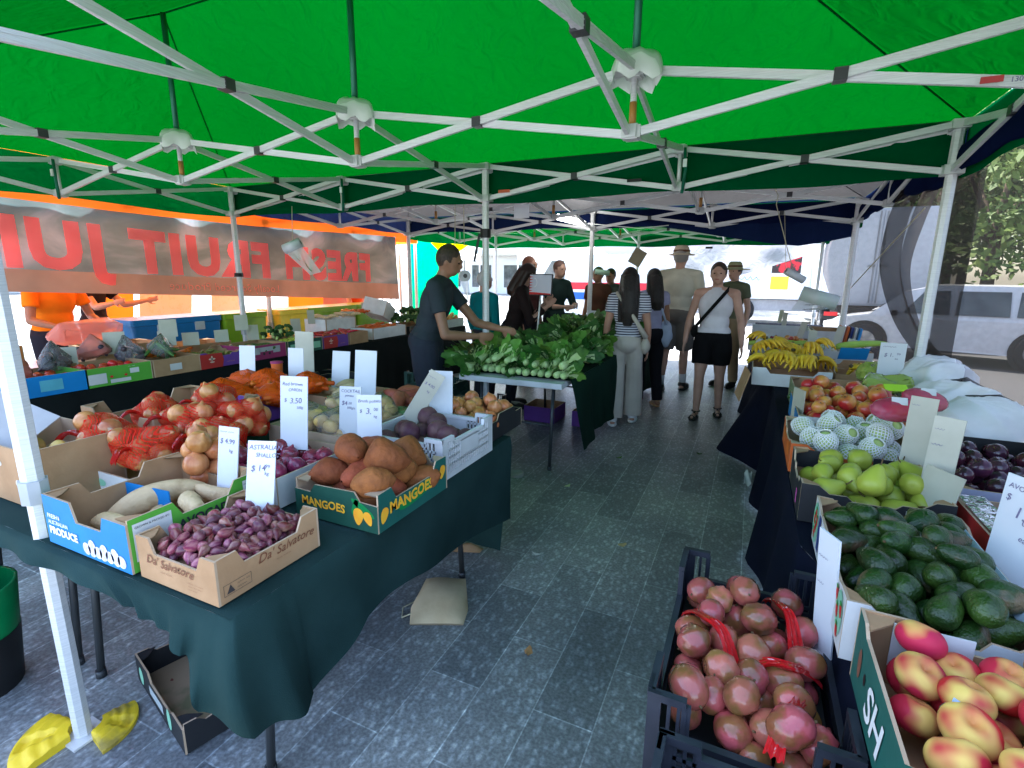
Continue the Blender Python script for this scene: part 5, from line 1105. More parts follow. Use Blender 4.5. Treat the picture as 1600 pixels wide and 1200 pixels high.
p = atz(690, 940, 0); sk_ = film('calico', (.5, .42, .3), 1.0, gloss=0, trans=.2)
t = thing('calico_bag', 'crumpled cream calico bag with a string lying under the cloth edge', 'bag', p, rad(25)); mb = MB()
def cb(u, v):
    x = (u-.5)*.26*(1-.35*abs(v-.3)); y = (v-.5)*.34; return Vector((x, y, .010+(.030+.028*math.sin(v*2.2+u))*math.sin(max(u, .001)*math.pi)**.5*math.sin(max(v, .001)*math.pi)**.5+.006*(1-2*abs(math.sin(u*4.3-v*1.7+.4)))*math.sin(v*math.pi)))
mb.grid(cb, 24, 24); mb.grid(lambda u, v: Vector((cb(u, v).x, cb(u, v).y, .004)), 8, 8); mb.build('bag_cloth', mat('calico cloth', (.60, .47, .30), (.48, .36, .22), rough=.95, scale=6, bump=.3), t)
mb = MB(); mb.tube([(-.10, -.10, .02), (-.16, -.12, .004), (-.17, -.05, .004), (-.11, -.02, .02)], .0035, 6); mb.build('draw_string', ROPE, t)
p = atz(735, 863, 0); mb = MB(); mb.grid(lambda u, v: Vector((p.x+(u-.6)*.14, p.y+(v-.5)*.10*(1-u*.5)+u*.03, .008+.035*math.sin(u*3.1)*math.sin(v*3.1))), 8, 8); tag(mb.build('paper_scrap', KRAFT), 'crumpled brown paper scrap poking out from the cloth', 'scrap')
p = atz(1168, 750, .02); mb = MB(); mb.grid(lambda u, v: Vector((p.x+(u-.5)*.05, p.y+(v-.5)*.16, .01+.05*v+.015*math.sin(u*8+v*5))), 6, 8); tag(mb.build('tissue_scrap', WHITEC), 'white tissue scrap caught at the foot of the navy cloth', 'scrap')
p = atz(806, 742, 0); t = thing('round_tray', 'dim round plastic dish on the pavement behind the first table', 'dish', (p.x, p.y, .0)); mb = MB(); mb.lathe([(.001, .01), (.05, .012), (.055, .022), (.06, .022), (.062, .001)], 24); mb.build('lid_shell', mat('dim lid', (.25, .25, .24), rough=.4), t)
for k, (u, v, s_, m, l) in enumerate(((905, 672, .12, PURPLEC, 'small purple tub under the end of the greens table'), (850, 660, .34, PURPLEC, 'purple carton stored under the greens table'))):
    p = atz(u, v, 0); q = tray(l, p.x-.05, p.y+.15, s_, s_, .16, m, KRAFT, z0=.003, prof=FLAT, tabs=False)
p = atz(10, 1180, 0); t = thing('waste_bin', 'dark green and black bin at the bottom left corner', 'bin', (2.60, -3.24, 0)); mb = MB(); mb.lathe([(.13, .0), (.15, .22)], 24); mb.build('bin_base', BLACKM, t); mb = MB(); mb.lathe([(.148, .22), (.165, .40), (.155, .40)], 24); mb.build('bin_body', mat('bin green', (.0, .2, .06), rough=.4), t)
for k, (x, y, l) in enumerate(((2.6, .55, 'dark crate under the cloth near the grey shirted man'), (2.4, .15, 'dark green crate behind the blank white card'))):
    plastic_crate(l, x, y, .5, .36, .3, PLASB if k == 0 else mat('dark green plastic', (.01, .05, .04)), z0=.3*k+.002)
# ------------------------------------------------------------------ leafy greens on the centre table
LEAF = mat('dark leaf', (.022, .085, .012), (.045, .14, .022), scale=18, rough=.5, rnd=.4, bump=.4, bscale=60)
LEAFL = mat('light leaf', (.07, .19, .025), (.11, .26, .04), scale=14, rough=.5, rnd=.35, bump=.4)
STALK = mat('pale stalk', (.52, .62, .34), (.36, .5, .18), scale=10, rough=.4, rnd=.15)
def bunch(seed, leafm, n=9, L_=.32, wd=.05, base=.03, name='leafy_bunch', bulb=True):
    r = random.Random(seed); mb = MB()
    for k in range(n):
        a = 6.283*k/n+r.uniform(-.2, .2); sp = .18+.30*(k % 3)/3; ln = L_*r.uniform(.8, 1.1); droop = r.uniform(-.4, .5); wv = r.uniform(0, 6); w_ = wd*r.uniform(.8, 1.25)
        def f(u, v, a=a, sp=sp, ln=ln, droop=droop, wv=wv, w_=w_):
            s = v; rad_ = base*math.sin(min(s*9+.25, 1.57))*(1-.55*min(s*2.5, 1)) if s < .4 else base*.45
            out = rad_+ln*sp*max(0, s-.25)**1.4*1.6
            wid = (.018+.3*base)*(1-s*1.2) if s < .36 else (.004+w_*math.sin(min((s-.34)/.66, 1)*math.pi*.93+.12)**.7)
            wid = max(wid, .005); x = (u-.5)*2
            ruff = .012*math.sin(v*26+wv+x*2)*abs(x) if s > .36 else 0
            c = Vector((out*math.cos(a), ln*s*(1-.1*sp), out*math.sin(a)-droop*.12*max(0, s-.4)**2))
            t = Vector((-math.sin(a), 0, math.cos(a))); nrm = Vector((math.cos(a), 0, math.sin(a)))
            return c+t*wid*x+nrm*(-.35*wid*x*x*(1 if s < .36 else -.35)+ruff)
        mb.grid(f, 4, 14, mfn=lambda u, v: 1 if v < .36 or (abs(u-.5) < .13 and v < .7) else 0)
    if bulb: mb.ell((0, .012, 0), (base*.95, base*1.1, base*.9), None, 12, 8, 1)
    return mb.mesh(name, [leafm, STALK])
BK = [bunch(i, LEAF if i % 2 else LEAFL, 8, .30, .045, .03, 'bok_choy') for i in range(4)]
GR = [bunch(10+i, LEAF, 11, .42, .06, .016, 'leafy_bunch', False) for i in range(4)]+[bunch(20+i, LEAFL, 11, .38, .05, .014, 'leafy_bunch', False) for i in range(2)]
rr = random.Random(12)
for k in range(15):
    x = 2.97+k*.061; 
    tag(obj('bok_choy', BK[k % 4], None, (x, -.33+rr.uniform(-.02, .02), .765), (rr.uniform(.0, .2), rr.uniform(-2, 2), rr.uniform(-.2, .2)), (rr.uniform(.8, 1.05),)*3), 'bok choy with its white base turned to the front edge of the greens table', 'bok choy', 'bok choy in the front row')
for k in range(11):
    x = 2.99+k*.08; 
    tag(obj('bok_choy', BK[(k+1) % 4], None, (x+rr.uniform(-.02, .02), -.27+rr.uniform(-.02, .02), .815+rr.uniform(-.005, .02)), (rr.uniform(.1, .3), rr.uniform(-2, 2), rr.uniform(-.3, .3)), (rr.uniform(.8, 1.1),)*3), 'bok choy with its white base lying on the front row', 'bok choy', 'bok choy in the second layer')
for k in range(22):
    y = -.15+k*.145; 
    tag(obj('bok_choy', BK[k % 4], None, (3.80+rr.uniform(-.02, .02), y, .765+.03*(k % 2)), (rr.uniform(.0, .3), rr.uniform(-2, 2), rr.uniform(.9, 1.7)), (rr.uniform(.75, .95),)*3), 'bok choy along the aisle edge of the greens table', 'bok choy', 'bok choy along the aisle edge')
for k in range(190):
    x = rr.uniform(3.0, 3.72); y = rr.uniform(-.18, 2.85); fall = 1-((x-3.38)/.5)**2
    z = .775+.10*fall*min(1, (y+.35)/.8)+rr.uniform(-.02, .03)+(.03 if y > 1 else 0)
    if x < 3.16 and y < .9: z -= .03
    tag(obj('leafy_bunch', GR[rr.randrange(6)], None, (x, y, z), (rr.uniform(-.15, .28), rr.uniform(-3, 3), rr.uniform(-1.3, 1.3) if rr.random() < .75 else rr.uniform(1.3, 4)), (rr.uniform(.5, .85),)*3), 'bunch of dark green leafy vegetables heaped on the centre table', 'leafy greens', 'bunches of leafy greens')
for k in range(10):
    x = 2.95+rr.uniform(-.05, .12); tag(obj('leafy_bunch', GR[4+k % 2], None, (x, -.05+k*.12, .78), (.2, rr.uniform(-2, 2), rr.uniform(1.2, 2.2)), (.8,)*3), 'light green leafy bunch drooping over the seller side of the table', 'leafy greens', 'leafy bunches at the seller side')
# framed price sign on a thin stand, small orange and white cards
p = A(838, 520, 5.3); q = A(845, 445, 5.3); t = thing('framed_sign', 'red bordered shiny sign on a thin white stand among the greens', 'sign', p)
mb = MB(); mb.tube([(0, 0, -.12), Vector(q)-Vector(p)-Vector((0, 0, .1))], .009, 8); mb.build('sign_stand', WINK, t)
mb = MB(); fx_ = frame(Vector(q)-Vector(p), (.906, -.1, 0), (0, .1, 1)); R3 = fx_.to_3x3(); mb.box(fx_.translation, (.27, .22, .010), R3, 0); mb.build('sign_frame', BLACKM, t)
mb = MB(); mb.box(fx_ @ Vector((0, 0, .007)), (.25, .20, .006), R3, 0); mb.build('sign_face', mat('sign sheet', (.6, .6, .68), (.5, .5, .6), scale=4, rough=.15), t)
mb = MB()
for k in range(7): mb.poly([fx_ @ Vector((-.125, .085-.028*k, .0115)), fx_ @ Vector((-.125, .070-.028*k, .0115)), fx_ @ Vector((-.085, .080-.028*k, .0115))][::1])
mb.poly([fx_ @ Vector(v) for v in ((-.125, -.10, .0112), (.125, -.10, .0112), (.125, -.088, .0112), (-.125, -.075, .0112))]); mb.build('red_border', RINK, t)
mb = MB(); mb.grid(lambda u, v: fx_ @ Vector((-.06+.04*v*math.cos(u*5-2.5), .0+.04*v*math.sin(u*5-2.5)*1.6, .012)) if False else fx_ @ Vector((-.075+(.032+.006*v)*math.cos(u*3-1.5), .02+(.042+.006*v)*math.sin(u*3-1.5), .012)), 16, 1); mb.build('white_curve', WINK, t)
for k, (u, v, w_, h_, m, l) in enumerate(((868, 497, .10, .12, CORFLUTE, 'white card behind the greens by the framed sign'), (925, 487, .12, .11, CORFLUTE, 'blank white card at the post of the greens table'), (828, 495, .07, .07, ORANGEC, 'small orange label among the greens'))):
    p = A(u, v, 6.0); card(l, p.x, p.y, p.z-h_, -15, -5, w_, h_, mt=m)

# ------------------------------------------------------------------ far left row of cartons
row = [(-2.22, .40, BLUEC, 'blue carton of bagged vegetables at the left edge', 'left'), (-1.82, .42, GREENC, 'bright green carton of tomatoes and bagged eggplants', 'g'), (-1.42, .36, KRAFT, 'plain kraft carton of bagged greens', 'k'), (-1.03, .42, PURPLEC, 'red and purple carton of okra', 'p'), (-.60, .42, PINKC, 'magenta carton of long beans', 'm'), (-.15, .44, DGREENC, 'dark green carton of yellow squash and red chillies', 'd'), (.27, .36, PURPLEC, 'second purple carton with a red end', 'p2'), (.62, .30, KRAFT, 'kraft carton between the purple carton and the foam box', 'k2')]
for y, L_, m, l, kd in row:
    t = tray(l, .87, y, .38, L_, .13, m, KRAFT, prof=FLAT if kd != 'p' else WAVE, outer2=m)
    if kd == 'g':
        decal(t, 'right', [rect(.01, .02, .11, .07), rect(.14, .015, .13, .025), rect(.27, .065, .06, .035)], WHITEC); decal(t, 'right', [oval(.15, .06, .01, .008), oval(.24, .06, .01, .008)], RINK, off=.002); wtext(t, 'right', '#aaa aaaa', .26, .112, .011, WINK)
    if kd in ('p', 'p2'):
        decal(t, 'right', [rect(.0, .0, .18, .118)+[(.17, .06)] if False else [(0, 0), (.19, 0), (.205, .06), (.19, .118), (0, .118)]], REDC); decal(t, 'right', [oval(.1, .075, .03, .008), oval(.1, .08, .008, .022), oval(.1, .05, .02, .006)], mat('pale emblem', (.7, .5, .4)), off=.002); wtext(t, 'right', '#aaaaa', .23, .03, .026, mat('salmon ink', (.65, .25, .15)), bold=.02, off=.0024)
    if kd == 'k': decal(t, 'right', [rect(.12, .035, .09, .05)], WHITEC)
    if kd == 'm': decal(t, 'right', [rect(.05, .05, .08, .06), rect(.12, .07, .16, .04), rect(.27, .05, .08, .06)], mat('grey print', (.45, .45, .48))); decal(t, 'right', [oval(.17, .05, .012, .012), oval(.23, .05, .012, .012)], INK, off=.002); wtext(t, 'right', '#aa aa', .03, .015, .02, WINK, bold=.02)
    if kd == 'd': decal(t, 'right', [rect(.03, .03, .38, .065)], MINTC); decal(t, 'right', [oval(.17, .06, .02, .015), oval(.3, .07, .015, .018)], mat('leaf print', (.05, .3, .15)), off=.002)
    if kd == 'left': decal(t, 'right', [rect(.14, .03, .12, .07)], mat('aqua label', (.1, .4, .5)))
def bagged(u_y, x, z, n, kind, label, r=.03, m=CLEAR, spread=.07, sd=1, grp='clear bags in the far row'):
    rr = random.Random(sd); ps = [(x+rr.uniform(-spread, spread), u_y+rr.uniform(-spread, spread), z+rr.uniform(-.02, .05)) for _ in range(n)]
    for q in ps: tag(obj(MS[kind][0].name, MS[kind][rr.randrange(len(MS[kind]))], None, q, (rr.uniform(0, 3), rr.uniform(0, 3), rr.uniform(0, 6)), (.9,)*3), 'vegetable inside a clear bag of the far row', 'vegetable', 'vegetables in far clear bags')
    hull_bag('clear_vegetable_bag', label, 'bag', ps, r+.012, m, grp, neck=(x, u_y, z+.15), sub=1)
EGG = mat('eggplant skin', (.03, .015, .035), (.05, .03, .03), rough=.3, rnd=.3); MS['egg'] = [fruit('eggplant', interp([(.001, -.06), (.02, -.05), (.026, -.01), (.018, .03), (.008, .06)], 10), EGG, 12, .02, 2, 2, long_=1)]
bagged(-2.05, .74, TT+.16, 8, 'egg', 'clear knotted bag of dark vegetables nearest the left edge', sd=1); bagged(-1.60, .74, TT+.15, 8, 'egg', 'clear bag of dark eggplants over the green carton', sd=2); bagged(-1.40, .86, TT+.15, 9, 'zuc', 'knotted clear bag of dark greens in the kraft carton', sd=3)
bagged(-1.75, .62, TT+.17, 6, 'egg', 'clear bag pushed behind the green carton', sd=4, m=PINKT); bagged(-2.32, .86, TT+.13, 8, 'swr', 'clear bag over the blue carton', sd=6, m=PINKT)
heap('tomato', 22, (.72, 1.04, -2.0, -1.64), TT+.06, .030, 'red tomato in the bright green carton', 'tomato', 'tomatoes', seed=61, up=True)
heap('tomato', 10, (.74, 1.04, -2.38, -2.08), TT+.06, .030, 'red tomato in the blue carton', 'tomato', 'tomatoes in the blue carton', seed=62, up=True)
heap('cuc', 46, (.70, 1.04, -1.22, -.84), TT+.06, .022, 'small dark okra in the red and purple carton', 'okra', 'okra', seed=63, flat=True, sc=.8)
heap('carrot', 14, (.62, .8, -1.5, -1.1), TT+.10, .022, 'pale baby carrot behind the okra', 'carrot', 'baby carrots', seed=64, flat=True)
heap('zuc', 26, (.70, 1.04, -.78, -.42), TT+.07, .022, 'thin dark bean bundle in the magenta carton', 'beans', 'long beans', seed=65, flat=True, sc=.8)
heap('chilli', 46, (.72, 1.04, .0, .30), TT+.10, .015, 'red chilli in the dark green carton', 'chilli', 'red chillies', seed=66, flat=True, sc=.9)
MS['ysq'] = [fruit('yellow_squash', arc(.025, .05, 8), mat('yellow squash skin', (.5, .5, .06), rnd=.2), 10, .05, 3, 2)]
heap('ysq', 16, (.86, 1.04, -.34, -.06), TT+.09, .024, 'yellow green squash in the dark green carton', 'squash', 'yellow squashes', seed=67, up=True)
heap('broc', 12, (.62, .95, -.36, -.1), TT+.12, .045, 'dark broccoli behind the dark green carton', 'broccoli', 'broccoli behind', seed=68, up=True, sc=.8)
heap('chilli', 30, (.74, 1.04, .14, .7), TT+.12, .016, 'red capsicum piece between cartons', 'capsicum', 'red capsicums', seed=69, flat=True, sc=1.2)
# foam boxes and the far end heap
def foam(l, x, y, w_, d_, h, rz=0, rot=None, z0=TT): return tray(l, x, y, w_, d_, h, FOAM, FOAM, rz=rz, z0=z0, prof=FLAT, th=.02, name='foam_box', cat='foam box', tabs=False, rot=rot)
foam('white foam box with carrots at the front of the far row', .78, 1.25, .44, .66, .13); heap('carrot', 30, (.62, .95, 1.0, 1.5), TT+.11, .018, 'orange carrot lying in the white foam box', 'carrot', 'carrots in the foam box', seed=70, flat=True, yaw=1.5)
foam('tall white foam box with pale corn', .50, .78, .32, .5, .25); heap('sww', 9, (.38, .62, .62, 1.2), TT+.24, .035, 'pale corn cob in the tall foam box', 'corn', 'corn cobs', seed=71, flat=True, yaw=.4, sc=.5)
heap('carrot', 30, (.30, .55, 1.2, 1.5), TT+.28, .016, 'tan parsnip standing in the bundle behind', 'parsnip', 'parsnips', seed=72, flat=True)
foam('white foam lid box tilted over the far row', .50, 1.62, .30, .44, .20, rot=(rad(-18), rad(12), rad(20)), z0=TT+.2)
tray('shallow dark tray under the broccoli heap', .72, 2.15, .5, .9, .09, BLACKC, KRAFT, prof=FLAT); heap('broc', 34, (.46, .98, 1.72, 2.56), TT+.10, .058, 'dark green broccoli head heaped at the far end of the row', 'broccoli', 'broccoli heap', seed=73, up=True, sc=1.1, mound=.2)
tray('grey printed tray at the end of the far left row', .8, 2.72, .5, .5, .12, mat('grey green print', (.3, .38, .35)), KRAFT, prof=FLAT); heap('potato', 22, (.6, 1.0, 2.5, 2.92), TT+.10, .034, 'tan ginger root at the far end of the row', 'ginger', 'ginger roots', seed=74)
# price cards of the far row (position, size)
fc = [(58, 562+40, .12, .13, 'at the clear bag nearest the left edge', 105, 572), (0, 0, .12, .15, 'upright behind the green carton', 181, 540), (0, 0, .11, .11, 'first of the pair before the blue cool box', 262, 530), (0, 0, .11, .13, 'tilted behind its neighbour before the blue cool box', 264, 515), (0, 0, .11, .10, 'alone above the okra', 299, 530), (0, 0, .10, .10, 'before the green cool box above the beans', 347, 525), (0, 0, .09, .13, 'right of the slim leg before the chillies', 396, 520), (0, 0, .10, .13, 'slanted pink one beside the leg', 378, 505), (0, 0, .09, .13, 'at the tall foam box', 463, 508), (0, 0, .07, .14, 'pink one standing against the lime cool box', 487, 495), (0, 0, .08, .12, 'between corn and parsnips', 513, 500), (0, 0, .09, .12, 'hung on the lime cool box', 571, 478), (0, 0, .14, .12, 'lying on the tilted foam box', 545, 494)]
for k, (_a, _b, w_, h_, l, u, v) in enumerate(fc):
    x = .66 if k < 8 else .5
    if k == 11: x = .0
    p = atx(u, v+ (h_*60), x); card('small handwritten card '+l, p.x, p.y, max(p.z-.02, TT+.10), 62, -8, w_, h_, [('#'+'a'*(2+k % 3), .012, .024, .016), ('#'+'a'*(2+k % 2), .014, .06, .02)], mt=OLDFLUTE)
# cool boxes on the juice stall table
table('juice stall table under the cool boxes', -.75, -.08, -2.4, 2.9)
def coolbox(l, y0, y1, m, lid, x=-.35, h=.34, w_=.42, latch=False):
    t = thing('cool_box', l, 'cool box', (x, (y0+y1)/2, .712), 0, 'cool boxes of the juice stall'); L_ = y1-y0
    def rb(mb, z0, z1, a, b, r=.03, flare=0):
        pts = []
        for cx_, cy_, a0 in ((a/2-r, b/2-r, 0), (-a/2+r, b/2-r, 1), (-a/2+r, -b/2+r, 2), (a/2-r, -b/2+r, 3)):
            for j in range(5): th = (a0+j/4)*math.pi/2; pts.append((cx_+r*math.cos(th), cy_+r*math.sin(th)))
        n = len(pts)
        for i in range(n):
            (x0, y0_), (x1, y1_) = pts[i], pts[(i+1) % n]; mb.poly([(x0*(1-flare), y0_*(1-flare), z0), (x1*(1-flare), y1_*(1-flare), z0), (x1, y1_, z1), (x0, y0_, z1)], 0, True)
        mb.poly([(x_, y_, z1) for x_, y_ in pts])
    mb = MB(); rb(mb, 0, h*.82, w_, L_, flare=.04); mb.build('box_body', m, t); mb = MB(); rb(mb, h*.83, h, w_+.02, L_+.02); mb.build('box_lid', lid, t)
    for s in ((.3, .72) if not latch else (.45,)):
        mb = MB(); yy = -L_/2+L_*s; mb.box((w_/2+.008, yy, h*.72), (.01, .10 if not latch else .12, .085 if not latch else .04)); mb.build('latch', m if latch else mat('grey badge', (.5, .52, .55)), t)
    return t
CBB = mat('blue cool box plastic', (.01, .16, .42), rough=.35); CBG = mat('lime cool box plastic', (.20, .38, .01), rough=.35); CBW = mat('pale cool box lid', (.7, .72, .7), rough=.35); CBY = mat('yellow cool box plastic', (.65, .5, .05), rough=.4)
coolbox('blue cool box with two grey badges on the juice stall table', -1.05, -.16, CBB, CBB); coolbox('lime green cool box left of the leg', -.13, .42, CBG, CBG, latch=True); coolbox('yellow green cool box between the lime ones', .62, 1.05, CBY, CBY, latch=True); coolbox('long lime cool box furthest along the juice stall table', 1.08, 1.95, CBG, CBG, latch=True); coolbox('last lime cool box by the stall post', 1.98, 2.72, CBG, CBG, latch=True)
p = atx(140, 505, -.1); P_ = [tuple(p+Vector((random.uniform(-.1, .1), random.uniform(-.22, .22), random.uniform(-.12, -.02)))) for _ in range(12)]
hull_bag('salmon_plastic_bag', 'large translucent salmon plastic bag before the orange shirted vendor', 'bag', P_, .06, PINKT, sub=2)
tray('open kraft carton under the salmon bag', .35, -1.45, .36, .5, .2, KRAFT, KRAFT, prof=FLAT); tray('orange carton at the left edge behind the bagged vegetables', .2, -2.3, .3, .5, .25, mat('burnt orange print', (.5, .16, .03)), KRAFT, prof=FLAT); tray('plain carton behind the okra', .4, -.85, .36, .5, .14, KRAFT, KRAFT, prof=FLAT)
# ------------------------------------------------------------------ people
def skin_mat(n, c): return mat(n, c, tuple(x*.85 for x in c), scale=9, rough=.5, rnd=0)
SK1 = skin_mat('tan skin', (.42, .22, .15)); SK2 = skin_mat('light skin', (.52, .30, .22)); SK3 = skin_mat('brown skin', (.30, .15, .09))
HAIRB = mat('black hair', (.010, .008, .008), (.02, .015, .012), scale=40, rough=.4, stretch=(4, 4, .4), bump=.6); HAIRBR = mat('brown hair', (.05, .03, .02), (.03, .018, .012), scale=40, rough=.5, bump=.6)
def cloth_c(n, c, c2=None): return mat(n, c, c2 or tuple(x*.8 for x in c), scale=5, rough=.9, bump=.4, bscale=14, spec=.2)
def person(label, pos, rz, H=1.7, skin=SK1, lean=0, top=None, top_len=.5, sleeve=.5, legs=None, leg_len=1.0, leg_w=1.0, shoe=None, hair=HAIRB, hair_len=.0, hat=None, arms=((.02, -.02), (.02, -.02)), elbow=None, wrist=None, head_turn=0, head_tilt=0, stride=.0, build=1.0, vox=.010, group=None, stripes=None, beard=False):
    s = H/1.72; t = thing('person', label, 'person', pos, rad(rz), group)
    L_ = rad(lean); Pv = Vector((0, 0, .95))
    def up(p):
        p = Vector(p)-Pv; return Pv+Vector((p.x, p.y*math.cos(L_)+p.z*math.sin(L_), p.z*math.cos(L_)-p.y*math.sin(L_)))
    J = {}
    for i, sx in ((0, -1), (1, 1)):
        st = stride*(1 if i else -1)
        J['hip', i] = Vector((sx*.088, 0, .90)); J['knee', i] = Vector((sx*.10, .03+st*.55, .49)); J['ank', i] = Vector((sx*.105, -.02+st, .085)); J['toe', i] = J['ank', i]+Vector((sx*.02, .15, -.05))
        J['sh', i] = up((sx*.175*build, 0, 1.40)); J['el', i] = up((sx*.235*build, -.02, 1.11)); J['wr', i] = up((sx*.245*build, .05, .87))
        if elbow and elbow[i]: J['el', i] = Vector(elbow[i])
        if wrist and wrist[i]: J['wr', i] = Vector(wrist[i])
    nk = up((0, -.01, 1.45)); hd = up((0, .02, 1.615)); hr = Euler((rad(head_tilt)-L_*.6, 0, rad(head_turn))).to_matrix()
    def sc(mb): mb.v = [(x*s, y*s, z*s) for x, y, z in mb.v]; return mb
    def limb(mb, pts, rs): mb.tube(pts, rs, 12); [mb.ell(p, r, None, 12, 8) for p, r in zip(pts, rs)]
    def torso(mb, k=0.0, low=True, sw=1.0):
        R_ = Euler((-L_, 0, 0)).to_matrix()
        mb.ell(up((0, 0, 1.27)), (.158*build+k, .105*build+k, .19+k), R_, 20, 14); mb.ell(up((0, 0, 1.09)), (.132*build+k, .098*build+k, .16), R_, 20, 14)
        if low: mb.ell((0, -.01, .94), (.140*build+k, .098+k, .10+k), None, 20, 14)
        limb(mb, [up((0, 0, 1.41)).lerp(J['sh', 0], sw), up((0, 0, 1.42)), up((0, 0, 1.41)).lerp(J['sh', 1], sw)], [(.055+k)*(1 if sw == 1 else .92), .07+k*(1 if sw == 1 else .2), (.055+k)*(1 if sw == 1 else .92)])
    hd_r = (.077, .094, .112)
    mb = MB(); torso(mb); limb(mb, [up((0, -.01, 1.40)), nk, hd+Vector((0, -.015, -.05))], [.065, .055, .055])
    mb.ell(hd, hd_r, hr, 24, 18); mb.ell(hd+hr @ Vector((0, .03, -.055)), (.058, .066, .062), hr, 16, 12)
    mb.ell(hd+hr @ Vector((0, .100, -.018)), (.014, .020, .022), hr, 10, 8); mb.ell(hd+hr @ Vector((0, .094, .022)), (.05, .012, .012), hr, 10, 8)
    mb.ell(hd+hr @ Vector((0, .092, -.058)), (.024, .010, .010), hr, 10, 8)
    for sx in (-1, 1): mb.ell(hd+hr @ Vector((sx*.078, -.005, -.012)), (.010, .018, .028), hr, 8, 8)
    for i in (0, 1):
        a, b, c_ = J['sh', i], J['el', i], J['wr', i]; sx = -1 if i == 0 else 1
        limb(mb, [a, a.lerp(b, .5), b], [.05, .046, .038]); limb(mb, [b, b.lerp(c_, .3), c_], [.038, .040, .026])
        d = (c_-b).normalized(); pl = c_+d*.055; sd_ = d.cross(Vector((0, 1, 0) if abs(d.y) < .8 else (0, 0, 1))).normalized(); nr_ = d.cross(sd_)
        M_ = Matrix((sd_*1.0, nr_, d)).transposed(); mb.ell(pl, (.016, .040, .055), M_, 10, 8)
        for f in range(4):
            o = (f-1.5)*.019; ln = (.062, .074, .07, .055)[f]; p0 = pl+nr_*o+d*.035; p1 = p0+d*ln*.55+sd_*(-sx*.006); p2 = p1+d*ln*.42+sd_*(-sx*.020); mb.tube([p0, p1, p2], [.0095, .009, .0075], 8)
        p0 = pl+nr_*.033-d*.02; mb.tube([p0, p0+nr_*.026+d*.03, p0+nr_*.030+d*.062], [.013, .011, .009], 8)
        a, b, c_, e = J['hip', i], J['knee', i], J['ank', i], J['toe', i]
        limb(mb, [a, a.lerp(b, .45), b], [.088*build, .080*build, .055]); limb(mb, [b, b.lerp(c_, .32)+Vector((0, -.016, 0)), c_], [.054, .054, .034])
        limb(mb, [c_+Vector((0, -.03, -.035)), c_.lerp(e, .6)+Vector((0, 0, -.01)), e+Vector((0, 0, .0))], [.030, .026, .018])
    obj('body', modmesh(sc(mb), 'body', [skin], vox*s, 3), t)
    for sx in (-1, 1):
        mb = MB(); mb.ell(hd+hr @ Vector((sx*.032, .087, .004)), (.012, .008, .006), hr, 8, 6); sc(mb).build('eye', mat('eye dark', (.03, .02, .02), rough=.2), t)
    mb = MB(); mb.ell(hd+hr @ Vector((0, .1005, -.058)), (.022, .004, .006), hr, 8, 6); sc(mb).build('mouth', mat('lip', (.35, .1, .09)), t)
    if top:
        mb = MB(); torso(mb, .014, False, 1.0 if sleeve else .48); mb.ell(up((0, -.005, .98)), (.158*build+.012, .118+.012, .11+.1*(top_len-.5)), Euler((-L_, 0, 0)).to_matrix(), 20, 14)
        for i in (0, 1):
            a, b, c_ = J['sh', i], J['el', i], J['wr', i]
            if sleeve > 0:
                pts = [a, a.lerp(b, min(1, sleeve*1.0))]; rs = [.066, .064]
                if sleeve > 1: pts = [a, b, b.lerp(c_, sleeve-1)]; rs = [.064, .055, .045]
                limb(mb, pts, rs) if sleeve > 1 else (mb.tube(pts, rs, 14), mb.ell(a, .066))
            else: pass
        obj('shirt', modmesh(sc(mb), 'shirt', [top], vox*s, 4), t)
    if legs:
        mb = MB(); mb.ell((0, -.01, .94), (.158*build+.02, .118+.024, .135), None, 20, 14)
        for i in (0, 1):
            a, b, c_ = J['hip', i], J['knee', i], J['ank', i]; w_ = leg_w
            if leg_len <= .5: q = a.lerp(b, leg_len*2); mb.tube([a+Vector((0, 0, .03)), a.lerp(q, .5), q], [.10*build, .098*w_*build, .09*w_], 14)
            else: q = b.lerp(c_, (leg_len-.5)*2); mb.tube([a+Vector((0, 0, .03)), a.lerp(b, .5), b, q], [.108*build, .100*build, .076*w_, .066*w_*(1.2 if w_ > 1.1 else 1.0)], 14)
        obj('trousers' if leg_len > .5 else 'shorts', modmesh(sc(mb), 'trousers', [legs], vox*s, 4), t)
    if shoe:
        sm, sandal = shoe
        for i in (0, 1):
            c_, e = J['ank', i], J['toe', i]; mb = MB(); mid = c_.lerp(e, .45)
            if sandal:
                d = (e-c_); d.z = 0; d.normalize(); R_ = Matrix((Vector((d.y, -d.x, 0)), d, Vector((0, 0, 1)))).transposed()
                mb.ell(Vector((mid.x, mid.y, .014)), (.05, .145, .016), R_, 16, 8)
                for k_ in (-.0, .07): mb.tube([Vector((mid.x, mid.y, .02))+R_ @ Vector((-.045, k_, 0)), Vector((mid.x, mid.y, .075-k_*.3))+R_ @ Vector((0, k_, 0)), Vector((mid.x, mid.y, .02))+R_ @ Vector((.045, k_, 0))], .013, 8)
                mb.tube([c_+Vector((.045*math.cos(a_), .048*math.sin(a_), 0)) for a_ in (k_*.785 for k_ in range(9))], .010, 6)
            else:
                d = (e-c_); d.z = 0; d.normalize(); R_ = Matrix((Vector((d.y, -d.x, 0)), d, Vector((0, 0, 1)))).transposed()
                mb.ell(Vector((mid.x, mid.y, .022)), (.056, .155, .026), R_, 16, 8); mb.ell(Vector((mid.x, mid.y, .045))+R_ @ Vector((0, .02, 0)), (.046, .12, .042), R_, 16, 8); mb.ell(c_+Vector((0, 0, -.005)), (.052, .058, .045), R_, 14, 8)
            obj('shoe', modmesh(sc(mb), 'shoe', [sm], .009, 2), t)
